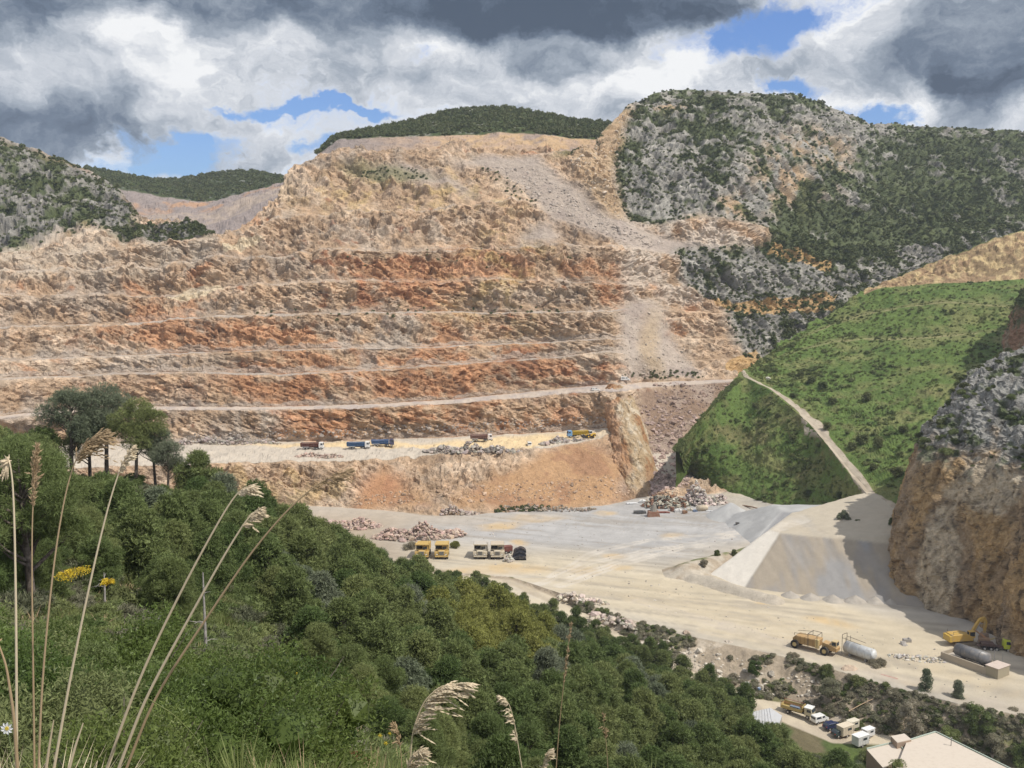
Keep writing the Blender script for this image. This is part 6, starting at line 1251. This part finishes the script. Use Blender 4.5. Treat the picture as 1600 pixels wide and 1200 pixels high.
slab('wall', sc_, -9, -5.15, paint((.40, .36, .30), .9), sh); r_ = slab('roof', sc_, -5.15, -5, paint((.50, .50, .50), .6), sh)
for i in range(7):
    t = (i + .5) / 7; a = sc_[0].lerp(sc_[1], t); b = sc_[4].lerp(sc_[3], t); d = b - a; o = boxes('sheet_rib', [('b', (0, 0, .04), (d.length, .12, .08))], paint((.42, .42, .43), .6), r_, 0); o.location = (a + b) / 2; o.rotation_euler = (0, 0, math.atan2(d.y, d.x))
e = empty('road_sign', at(1167, 1080, -5.4)); prop(e, 'small square white sign on a thin pole beside the lower road', 'sign'); boxes('pole', [('c', (0, 0, 0), (0, 0, 1.9), .04)], paint(STEEL), e); f = boxes('sign_plate', [('b', (0, -.06, 1.9), (1.0, .04, .9))], paint((.8, .8, .8), .4), e, .01); boxes('dark_mark', [('b', (.05, -.09, 1.9), (.3, .01, .35))], paint((.12, .14, .2)), f, 0)
e = empty('blue_drum', at(1186, 1082, -5.5)); prop(e, 'small blue drum standing upright right of the white road sign', 'drum'); boxes('body', [('c', (0, 0, 0), (0, 0, 1.1), .35)], paint((.12, .22, .40), .5), e); boxes('lid', [('c', (0, 0, 1.1), (0, 0, 1.18), .37)], paint((.3, .36, .45), .5), e)
o = limbs_object('wooden_pole', [([at(1326, 1111, -4.5), at(1345, 1101, -3.6), at(1364, 1092, -2.6)], [.12, .11, .09], 6)], paint((.38, .27, .17), .9)); prop(o, 'brown wooden pole leaning in the scrub above the parked trailers', 'pole')

# ---- scrap yard at the foot of the buttress
e = empty('scrap_heap', at(1042, 793, 0)); prop(e, 'tangled heap of rusty and pale scrap beams under the green bank', 'scrap heap'); srs = np.random.RandomState(61)
for nme, colr, cnt in (('rusty_scrap', (.24, .12, .07), 110), ('pale_scrap', (.50, .47, .38), 130), ('dark_scrap', (.08, .09, .08), 60)):
    bm = bmesh.new()
    for _ in range(cnt):
        r = math.sqrt(srs.uniform()); a = srs.uniform(0, 6.28); x, y = 10 * r * math.cos(a), 5 * r * math.sin(a); h = 7.5 * (1 - r) ** .8 * srs.uniform(.3, 1) + .3
        long = srs.uniform() < .55; s = (srs.uniform(2, 5), .25, .2) if long else (srs.uniform(.6, 1.8), srs.uniform(.5, 1.2), srs.uniform(.3, 1.0)); bbox(bm, (x, y, h), s, srs.uniform(0, 3.1), srs.uniform(-.6, .6), srs.uniform(-.4, .4))
    o = finish(nme, bm, paint(colr, .8), e); o['kind'] = 'stuff'
rock_pile('big pile of pale pinkish rubble on the right of the scrap heap', at(1096, 790, 0), 11, 5.5, 8.0, 800, .75, (.52, .45, .40), seed=22)
o = boxes('torn_sheet_metal', [('p', [(-2.2, 0), (2.0, -.6), (1.9, 1.8), (.3, 1.6), (-.2, 1.1), (-2.0, 1.9)], -.3, .3)], paint(WHITE)); o.location = at(1068, 748, 3) + Vector((0, 5, 0)); o.rotation_euler = (.2, 0, .15); prop(o, 'torn white metal panel standing above the scrap heap', 'scrap metal')
e = empty('rusty_hopper', at(1021, 808, 0)); prop(e, 'rusty hopper with a grey cone top standing alone in front of the scrap', 'hopper'); boxes('base', [('p', [(-2.4, .2), (2.4, .2), (1.9, 2.4), (-2.0, 2.4)], -1.6, 1.6)], paint((.27, .14, .09), .8), e); bm = bmesh.new(); bcyl(bm, (0, 0, 2.3), (.2, 0, 5.0), 1.5, .7, 10); finish('cone', bm, paint((.22, .20, .17), .8), e); boxes('spout', [('b', (-.6, 0, 5.4), (.7, .7, 1.4), 0, .3)], paint((.25, .13, .09), .8), e)
items = [(1000, 803, 'dark bent metal frame left of the rusty hopper', (.10, .10, .10), (5.0, 1.5, 1.4)), (1038, 803, 'dark red steel beam right behind the hopper', (.22, .07, .05), (4.5, 1.0, 1.0)), (1050, 801, 'rusty brown drum in the row of scrap', (.18, .09, .06), (1.6, 1.6, 2.2)),
         (1060, 802, 'white machine casing in the row of scrap', WHITE, (2.8, 1.2, 1.8)), (1070, 804, 'brown tapered bin in the row of scrap', (.25, .14, .08), (1.8, 1.4, 1.7)), (1078, 801, 'cream metal box next to the brown bin', (.55, .50, .40), (2.2, 1.4, 1.8)), (1086, 803, 'blue grey crate beside the pale tank', (.12, .16, .24), (1.8, 1.2, 1.7)),
         (1109, 803, 'twisted pale sheet metal right of the pale tank', (.55, .55, .55), (3.0, 1.2, 1.4)), (1122, 803, 'brown timber skid with a stub at the right end of the row', (.28, .18, .10), (4.0, 1.0, .7)), (1004, 787, 'white container box at the left foot of the scrap heap', WHITE, (2.6, 1.8, 1.6)),
         (988, 788, 'long flat white trailer bed left of the white container', (.62, .62, .62), (5.0, 1.6, .7)), (1040, 806, 'pale plank lying on the ground in front of the row', (.6, .58, .52), (4.5, .3, .25)), (1089, 787, 'black tyre pile between heap and row', (.04, .04, .04), (2.4, 1.6, 1.0)), (1067, 792, 'upright white barrel between heap and row', WHITE, (.8, .8, 1.2))]
for i, (px, py, lab, c, s) in enumerate(items):
    nm = {'dark': 'bent_scrap', 'rusty': 'rusty_drum', 'white': 'metal_box', 'brown': 'scrap_bin', 'upright': 'barrel', 'black': 'tyre_pile', 'pale': 'plank', 'twisted': 'sheet_metal'}.get(lab.split()[0], 'scrap_box')
    rsx = np.random.RandomState(i); e = empty(nm, at(px, py, 0), rsx.uniform(-.25, .25)); prop(e, lab, 'scrap', None)
    if 'drum' in lab or 'barrel' in lab: boxes('body', [('c', (0, 0, 0), (0, 0, s[2]), s[0] / 2)], paint(c, .7), e); boxes('hoop', [('c', (0, 0, s[2] * k_), (0, 0, s[2] * k_ + .08), s[0] / 2 + .04) for k_ in (.25, .65)], paint(tuple(x * .7 for x in c), .7), e)
    elif 'tyre' in lab:
        for k_ in range(4): wheel(e, -.8 + .9 * (k_ % 2) + k_ * .2, -.4 + .8 * (k_ // 2), .5, .3)
    else:
        boxes('body', [('p', [(-s[0] / 2, 0), (s[0] / 2, 0), (s[0] * .46, s[2] * .8), (s[0] * .1, s[2]), (-s[0] * .48, s[2] * .9)], -s[1] / 2, s[1] / 2)], paint(c, .7), e)
        if s[0] > 1.5: boxes('strut', [('b', (s[0] * rsx.uniform(-.3, .3), -s[1] * .52, s[2] * .6), (.15, .12, s[2] * 1.2), 0, rsx.uniform(-.6, .6)), ('b', (0, -s[1] * .53, s[2] * .5), (s[0] * .9, .1, .12))], paint(tuple(x * .6 for x in c), .8), e)
tank('storage_tank', 'short cream and pink tank lying in the row of scrap', at(1090, 802, 0), at(1104, 801, 0), 1.1, (.60, .50, .36), .4)
o = limbs_object('wrecked_boom', [([at(1160, 790, 1), at(1175, 792, 2.2), at(1190, 796, 1.6)], [.4, .3, .2], 6), ([at(1075, 745, 4), at(1073, 725, 9)], [.3, .2], 6)], paint((.20, .12, .07), .9)); prop(o, 'rusty broken boom lying at the foot of the green bank', 'scrap')
# ------------------------------------------------------------------ near hillside: bushes, grass, dry stalks
def leaf_bush(seed, r, n, L, w, mat, flat=.75, name='bush', stems=True, nl=16, inner=.6):
    rs_ = np.random.RandomState(seed); lobes = [(rs_.uniform(-.62, .62) * r, rs_.uniform(-.62, .62) * r, rs_.uniform(.15, .62) * r * flat * 1.3, r * rs_.uniform(.26, .45), flat) for _ in range(nl)]
    V, T, c = tufts(rs_, lobes, n, L, w, 2, up=.4, inner=inner, spread=.8, shell=(.6, 1.12)); c *= rs_.uniform(.8, 1.2, (len(c), 1)).repeat(1, 1) ** .3
    e = empty(name); o = mesh_from('foliage', V, T, c, mat); o.parent = e
    ls = []
    for _ in range(9):
        a = rs_.uniform(0, 6.28); q = rs_.uniform(.4, .95) * r; ls.append(([(0, 0, -.2), (q * .5 * math.cos(a), q * .5 * math.sin(a), r * .4), (q * math.cos(a), q * math.sin(a), r * rs_.uniform(.6, 1.05))], [.012, .009, .003], 5))
    limbs_object('stem', ls, M_BARK).parent = e; return e
lent = [Pool(leaf_bush(600 + i, .95, 13000, .048, .018, (M_BUSH, M_BUSH, M_BUSH, M_SCRUBL)[i], 1.05, nl=20)) for i in range(4)]
brs = np.random.RandomState(90); k = 0; put_ = []
for t_ in range(4000):
    Y = brs.uniform(4.6, 19); px = brs.uniform(-90, 470); a = ray(px, 1100)[0]; X = a * Y; Z = ground_z(X, Y); pyb = float(project(np.array(X), np.array(Y), np.array(Z + .3))[1])
    lim = np.interp(px, [-90, 60, 200, 330, 420, 480], [1010, 1000, 990, 1040, 1110, 1170])
    if pyb < lim + 18 or pyb > 1420 or (px < 90 and Y < 6.5): continue
    if any((X - q[0]) ** 2 + (Y - q[1]) ** 2 < .45 + .02 * Y for q in put_): continue
    put_.append((X, Y)); s = brs.choice([.5, .7, .9, 1.15]) * np.interp(Y, [4.6, 8, 12], [.5, .8, 1]); lent[k % 4].put((X, Y, Z - .12), brs.uniform(0, 6.28), (s, s, s * .95), label='green leafy bush in the near thicket, ' + ('left of all the leaning stalks' if px < 150 else 'crossed by the three leaning stalks' if px < 300 else 'right of the leaning stalks'), cat='bush', group='leafy bushes of the near thicket, ' + ('left' if px < 150 else 'middle' if px < 300 else 'right')); k += 1
    if k >= 110: break
def at_ground(px, Y, dz=0.0):
    a = ray(px, 1100)[0]; return Vector((a * Y, Y, ground_z(a * Y, Y) + dz))
dk = leaf_bush(620, .46, 2300, .055, .030, M_DKLEAF, .95); p = atY(512, 1175, 13.5); dk.location = p; prop(dk, 'dark glossy leaved round bush standing alone at the bottom, left of the big plume', 'bush')
dk = leaf_bush(621, .26, 900, .05, .026, M_DKLEAF, .8); dk.location = atY(520, 1188, 12.5); prop(dk, 'small dark leafy sprig in front of the dark glossy bush', 'bush')
M_RUSTF = leaf_mat('rusty_seed_heads', (.16, .055, .03), (.22, .08, .04)); M_YELF = leaf_mat('yellow_flowers', (.60, .45, .04), (.66, .50, .06), .6, .2); M_WHF = leaf_mat('white_petals', (.8, .8, .78), (.8, .8, .78), .6, .2)
M_STRAW = leaf_mat('dry_straw', (.52, .42, .28), (.60, .50, .35), .6, .15); M_STRAWD = leaf_mat('dry_brown_straw', (.36, .26, .15), (.42, .31, .19), .7, .15)
rustp = Pool(leaf_bush(630, .22, 2600, .03, .012, M_RUSTF, 1.2, 'red_brown_shrub', nl=7))
for i, (px, py, Y, s) in enumerate([(124, 1098, 11.5, .8), (135, 1078, 12, .6), (222, 1158, 9, .8), (430, 1150, 12, .9), (475, 1165, 12, 1.0), (418, 1188, 11, 1.0), (395, 1178, 12, .8), (480, 1150, 13, .7), (540, 1205, 10, .8), (236, 1180, 8.5, .6), (60, 1180, 8, .7), (560, 1200, 11, .7)]):
    rustp.put(atY(px, py, Y), i, s, label='small red brown seeding shrub poking through the near greenery', cat='shrub', group='red brown shrubs low in front')
for i, (px, py, Y, r, lab) in enumerate([(112, 892, 42, .5, 'yellow flowering broom under the forked pine'), (400, 1028, 32, .20, 'small yellow flowering broom on the open grassy slope, left of two'), (448, 1046, 32, .26, 'small yellow flowering broom on the open grassy slope, right of two'), (168, 900, 42, .22, 'faint yellow broom right of the forked pine trunk')]):
    b_ = leaf_bush(640 + i, r * 1.5, int(260 + 900 * r), .07, .035, M_YELF, .5, 'broom', nl=12, inner=0); _p = atY(px, py, Y); b_.location = (_p.x, _p.y, max(ground_z(_p.x, _p.y), _p.z - .35)); prop(b_, lab, 'shrub')
fl = Pool(None)
def flower(px, py, Y, r, mat, n, lab, nm):
    e = empty(nm, atY(px, py, Y)); bm = bmesh.new()
    for i in range(n):
        a = 6.283 * i / n; c, s_ = math.cos(a), math.sin(a); v = [bm.verts.new(q) for q in ((0, 0, 0), (r * .7 * math.cos(a - .3), -.15 * r, r * .7 * math.sin(a - .3)), (r * c, -.05 * r, r * s_), (r * .7 * math.cos(a + .3), -.15 * r, r * .7 * math.sin(a + .3)))]; bm.faces.new(v)
    me = bpy.data.meshes.new('petals'); bm.to_mesh(me); bm.free(); me.materials.append(mat); at_ = me.attributes.new('tint', 'FLOAT_COLOR', 'POINT'); at_.data.foreach_set('color', np.ones(4 * len(me.vertices), np.float32)); o = bpy.data.objects.new('petals', me); COL.objects.link(o); o.parent = e
    limbs_object('stem', [([(0, .003, 0), (.01, .02, -.15), (.0, .03, -.55)], [.003, .003, .004], 5)], M_GREENST).parent = e; boxes('flower_centre', [('c', (0, -.004, 0), (0, .004, 0), r * .28)], paint((.6, .45, .05), .7), e); prop(e, lab, 'flower')
M_GREENST = paint((.14, .19, .06), .7)
flower(11, 1138, 4.2, .030, M_WHF, 9, 'single white flower at the bottom left corner', 'white_flower')
flower(594, 1149, 7, .018, M_YELF, 6, 'small yellow flower, upper left of three near the bottom', 'yellow_flower'); flower(603, 1161, 7, .018, M_YELF, 6, 'small yellow flower, lowest of three near the bottom', 'yellow_flower'); flower(609, 1146, 7, .014, M_YELF, 6, 'small yellow flower, right of three near the bottom', 'yellow_flower')
# grass tussocks close by
def blades(seed, n, H, w, spread_, mat, name='grass_source'):
    rs_ = np.random.RandomState(seed); V = []; tn = []
    for i in range(n):
        a = rs_.uniform(0, 6.28); r0 = rs_.uniform(0, .10); h = H * rs_.uniform(.5, 1.1); l = rs_.uniform(.1, spread_) * h; p0 = np.array((r0 * math.cos(a), r0 * math.sin(a), -.03)); p2 = p0 + (l * math.cos(a), l * math.sin(a), h); p1 = p0 * .5 + p2 * .5 + (-.12 * l * math.cos(a), -.12 * l * math.sin(a), h * .12)
        sd = np.array((-math.sin(a), math.cos(a), 0)) * w * .5; t = rs_.uniform(.7, 1.3)
        V += [p0 - sd, p0 + sd, p1 + sd * .8, p0 - sd, p1 + sd * .8, p1 - sd * .8, p1 - sd * .8, p1 + sd * .8, p2]; tn += [t] * 9
    V = np.array(V); T = np.arange(len(V)).reshape(-1, 3); return proto(name, V, T, np.array(tn)[:, None] * np.ones((1, 3)), mat)
gr_p = [blades(700, 90, .34, .008, .8, M_GRASS), blades(701, 80, .28, .007, .9, M_GRASS), blades(702, 60, .34, .006, .8, M_GRASS), blades(706, 90, .22, .007, 1.2, M_BUSH), blades(705, 30, .32, .005, .7, M_STRAWD)]
gp = []
while len(gp) < 1500:
    Y = 3.6 + 14 * rs.uniform(0, 1) ** 1.2; a = rs.uniform(-.62, .35); X = a * Y; gp.append((X, Y, ground_z(X, Y) - .02))
scatter('near_grass', np.array(gp), rs.uniform(.5, 1.3, len(gp)) * np.interp(np.array(gp)[:, 1], [3.6, 18], [.7, 1.6]), gr_p, 71)
gp = []
while len(gp) < 5200:
    Y = rs.uniform(18, 75); a = rs.uniform(-.6, .0); X = a * Y; gp.append((X, Y, ground_z(X, Y)))
mid_p = [blades(703, 40, .9, .05, .8, M_GRASS), blades(704, 34, .8, .045, 1.0, M_STRAWD)] ; mid_p = [mid_p[0], mid_p[0], mid_p[0], mid_p[1]]
scatter('slope_grass', np.array(gp), rs.uniform(.4, 1.0, len(gp)), mid_p, 72)
# dry stalks with seed heads
def spikelets(P, D, L, w):
    """bipyramids at P along D"""
    D = unit(D); S = unit(np.cross(D, (0.2, 1, .1))); U = np.cross(D, S); L = L[:, None]
    a, b_, c, d = P + D * L * .35 + S * w, P + D * L * .35 + U * w, P + D * L * .35 - S * w, P + D * L * .35 - U * w; t = P + D * L; V = np.stack([P, a, b_, c, d, t], 1).reshape(-1, 3); n = len(P)
    F_ = np.array([(0, 2, 1), (0, 3, 2), (0, 4, 3), (0, 1, 4), (5, 1, 2), (5, 2, 3), (5, 3, 4), (5, 4, 1)]); return V, (F_[None] + (np.arange(n) * 6)[:, None, None]).reshape(-1, 3)
def stalk(label, pts, Y, r, head, mat, nsp=120, L=.035, w=.0032, side=1.0, droop=.6, brl=.10, seed=0, bend=0.0, base_r=1.15):
    rs_ = np.random.RandomState(seed); n = len(pts); W3 = np.array([tuple(atY(px, py, Y + bend * i / n)) for i, (px, py) in enumerate(pts)]); t = np.linspace(0, n - 1, 26); P = np.stack([np.interp(t, range(n), W3[:, i]) for i in range(3)], -1)
    for _ in range(3): P[1:-1] = (P[:-2] + 2 * P[1:-1] + P[2:]) / 4
    gz = ground_z(P[0, 0], P[0, 1]); base = P[0] + (P[0] - P[1]) / np.linalg.norm(P[0] - P[1]) * max(0.05, (P[0, 2] - gz)); P = np.vstack([[base[0], base[1], min(gz, base[2])], P])
    e = empty('dry_stalk', tuple(P[0])); prop(e, label, 'dry grass stalk'); P0_ = P[0].copy(); P = P - P0_
    limbs_object('stem', [(P, np.linspace(r * base_r, r * .35, len(P)), 6)], mat).parent = e
    if head > 0:
        u = rs_.uniform(1 - head, 1, nsp) ** 1.0; idx = u * (len(P) - 1); Q = np.stack([np.interp(idx, range(len(P)), P[:, i]) for i in range(3)], -1); tg = unit(np.stack([np.interp(idx, range(len(P)), np.gradient(P, axis=0)[:, i]) for i in range(3)], -1))
        out = unit(tg * .9 + rs_.normal(size=(nsp, 3)) * .30 + (side * .55, 0, -.1)); m_ = np.sin(np.clip((u - (1 - head)) / head, 0, 1) * 2.6 + .35)[:, None]; l = brl * rs_.uniform(.15, 1, (nsp, 1)) * m_
        T_ = Q + out * l; T_[:, 2] -= droop * l[:, 0] ** 2 / brl; ls = [([Q[i], (Q[i] + T_[i]) / 2 + (0, 0, .006), T_[i]], [r * .16] * 3, 3) for i in range(0, nsp, 3)]
        Ps, Ds = [], []
        for i in range(nsp):
            for f in (.35, .6, .8, 1.0): Ps.append(Q[i] * (1 - f) + T_[i] * f); Ds.append(T_[i] - Q[i] + tg[i] * .02 + (side * .01, 0, -droop * .03) + rs_.normal(size=3) * .008)
        V, T = spikelets(np.array(Ps), np.array(Ds), L * rs_.uniform(.6, 1.1, len(Ps)), w); h = mesh_from('seed_head', V, T, np.repeat(rs_.uniform(.75, 1.2, (len(Ps), 1)), 6, 0) * np.ones((1, 3)), mat); h.parent = e
        limbs_object('branchlet', ls, mat).parent = h
    return e
stalk('straight pale stalk with a white drooping seed head at the left edge', [(26, 1215), (26, 1100), (25, 950), (23, 830), (20, 750), (14, 716), (11, 728)], 3.3, .0046, .17, M_STRAW, 60, .022, .0035, -.4, .9, .035, 1)
stalk('thin brown stalk with a narrow feathery head, second from the left', [(54, 1215), (52, 1050), (50, 930), (50, 820), (54, 740), (57, 698)], 3.5, .0036, .32, M_STRAWD, 110, .022, .0026, .1, .3, .03, 2)
stalk('tall stalk with a big golden plume in front of the tall pines', [(60, 1215), (64, 1090), (75, 960), (88, 850), (102, 770), (118, 715), (140, 685), (158, 678)], 3.6, .0040, .30, M_STRAWD, 150, .024, .0030, .9, .5, .10, 3)
stalk('pale stalk leaning right with a slim white head below the umbrella pine', [(82, 1215), (104, 1090), (130, 960), (152, 860), (172, 780), (190, 725), (206, 700)], 3.3, .0046, .20, M_STRAW, 60, .020, .0034, .3, .5, .035, 4)
stalk('leaning stalk with white plume, leftmost of the three crossing the wood', [(162, 1215), (200, 1105), (240, 1010), (300, 890), (350, 800), (372, 768), (390, 760)], 3.2, .0050, .17, M_STRAW, 56, .024, .0036, .6, .6, .05, 5)
stalk('leaning stalk with notched white plume, middle of the three crossing the wood', [(180, 1215), (225, 1095), (290, 975), (350, 868), (385, 812), (404, 795)], 3.1, .0050, .24, M_STRAW, 52, .022, .0036, .7, .7, .045, 6)
stalk('most slanted brownish stalk with a thin airy head, rightmost of the three', [(192, 1215), (240, 1090), (310, 985), (390, 865), (450, 795), (500, 752), (545, 735)], 3.3, .0046, .22, M_STRAWD, 40, .020, .0024, .6, .5, .07, 7)
stalk('broken short straw stub pointing up at the bottom left', [(104, 1215), (118, 1165), (130, 1130)], 3.0, .0055, 0, M_STRAW, seed=8)
stalk('straw stub beside the broken one, nearly upright', [(70, 1215), (78, 1160), (84, 1125)], 3.0, .0050, 0, M_STRAW, seed=9)
stalk('big nodding plume of pale spikelets at the bottom centre', [(652, 1250), (640, 1190), (645, 1140), (662, 1095), (690, 1070), (728, 1068)], 5.0, .0050, .62, M_STRAW, 150, .045, .0052, 1.0, .6, .17, 10)
stalk('short dense plume cut by the bottom edge left of the big plume', [(632, 1260), (634, 1215), (640, 1185), (655, 1172)], 4.6, .0045, .7, M_STRAW, 80, .04, .005, .9, .6, .10, 11)
stalk('slender stalk with dark little spikelets left of the big plume', [(629, 1230), (627, 1180), (622, 1145), (617, 1132)], 6.0, .0034, .5, M_STRAWD, 40, .03, .004, -.3, .5, .05, 12)
stalk('hooked stalk with white hanging spikelets right of the big plume', [(822, 1240), (812, 1180), (804, 1130), (796, 1100), (784, 1088)], 5.5, .0036, .62, M_STRAW, 46, .034, .0048, -.5, .7, .05, 13)
stalk('thin brown spike rising alone over the dark pines', [(866, 1240), (874, 1130), (884, 1040), (892, 975)], 6.0, .0032, .42, M_STRAWD, 60, .02, .003, .1, .2, .025, 14)
stalk('thin grass stalk with a small loose head right of the brown spike', [(952, 1240), (948, 1170), (942, 1115)], 6.0, .0026, .35, M_STRAWD, 20, .022, .003, .3, .5, .04, 15)
stalk('low pale seed head touching the bottom edge right of centre', [(842, 1240), (848, 1200), (852, 1180), (858, 1172)], 5.0, .0034, .7, M_STRAW, 40, .03, .004, .6, .6, .05, 16)
stalk('curved green blade arching across the three leaning stalks', [(232, 1092), (270, 1115), (300, 1145), (320, 1172)], 3.2, .0020, 0, M_GRASS, seed=17, base_r=1)
stalk('long bleached stem bending at the left edge', [(30, 1240), (22, 1120), (10, 1040), (-10, 985)], 3.0, .0055, .15, M_STRAWD, 30, .02, .003, -.3, .5, .03, 18)
bl_p = [blades(710, 60, .55, .010, .9, M_STRAW), blades(711, 60, .5, .010, .8, M_GRASS)]
PS = np.array([tuple(at_ground(px, Y)) for px, Y in zip(rs.uniform(-60, 110, 26), rs.uniform(3.0, 4.6, 26))]); scatter('straw_tussock', PS, rs.uniform(.4, .8, 26), bl_p, 73)
# dead trunks on the open slope
def snag(label, px, pyb, pyt, Y, r, seed, br=14):
    rs_ = np.random.RandomState(seed); b = atY(px, pyb, Y); t = atY(px + 2, pyt, Y); H = t.z - b.z; e = empty('dead_tree', b); ls = []
    for i in range(br):
        z = H * rs_.uniform(.25, .95); a = rs_.uniform(0, 6.28); l = rs_.uniform(.3, 1.0) * (1.3 - z / H) * 1.2; ls.append(([(0, 0, z), (l * .5 * math.cos(a), l * .5 * math.sin(a), z + l * .15), (l * math.cos(a), l * math.sin(a), z + l * rs_.uniform(-.2, .5))], [r * .28, r * .2, r * .08], 4))
    limbs_object('trunk', [([(0, 0, -.5), (.03, 0, H * .4), (.0, .05, H)], [r, r * .75, r * .3], 8)], M_DEAD).parent = e; [setattr(limbs_object('branch', [l_], M_DEAD), 'parent', e) for l_ in ls]; prop(e, label, 'dead tree')
snag('tall straight grey dead trunk on the open slope', 322, 1062, 895, 36, .075, 1, 7); snag('short branchy dead trunk left of the tall straight one', 253, 1050, 960, 34, .10, 2, 22); snag('thin broken dead stem beneath the forked pine', 163, 925, 895, 50, .06, 3, 6)

# ------------------------------------------------------------------ air
bm = bmesh.new(); bbox(bm, (60, 640, 125), (1700, 1500, 290)); hz_m = bpy.data.materials.new('thin_air'); hz_m.use_nodes = True; _t = hz_m.node_tree; _t.nodes.clear()
_v = _t.nodes.new('ShaderNodeVolumePrincipled'); _v.inputs['Color'].default_value = (.80, .87, 1.0, 1); _v.inputs['Density'].default_value = .00010; _v.inputs['Anisotropy'].default_value = .2
_o = _t.nodes.new('ShaderNodeOutputMaterial'); _t.links.new(_v.outputs[0], _o.inputs['Volume'])
hz = finish('haze', bm, hz_m); hz['kind'] = 'stuff'
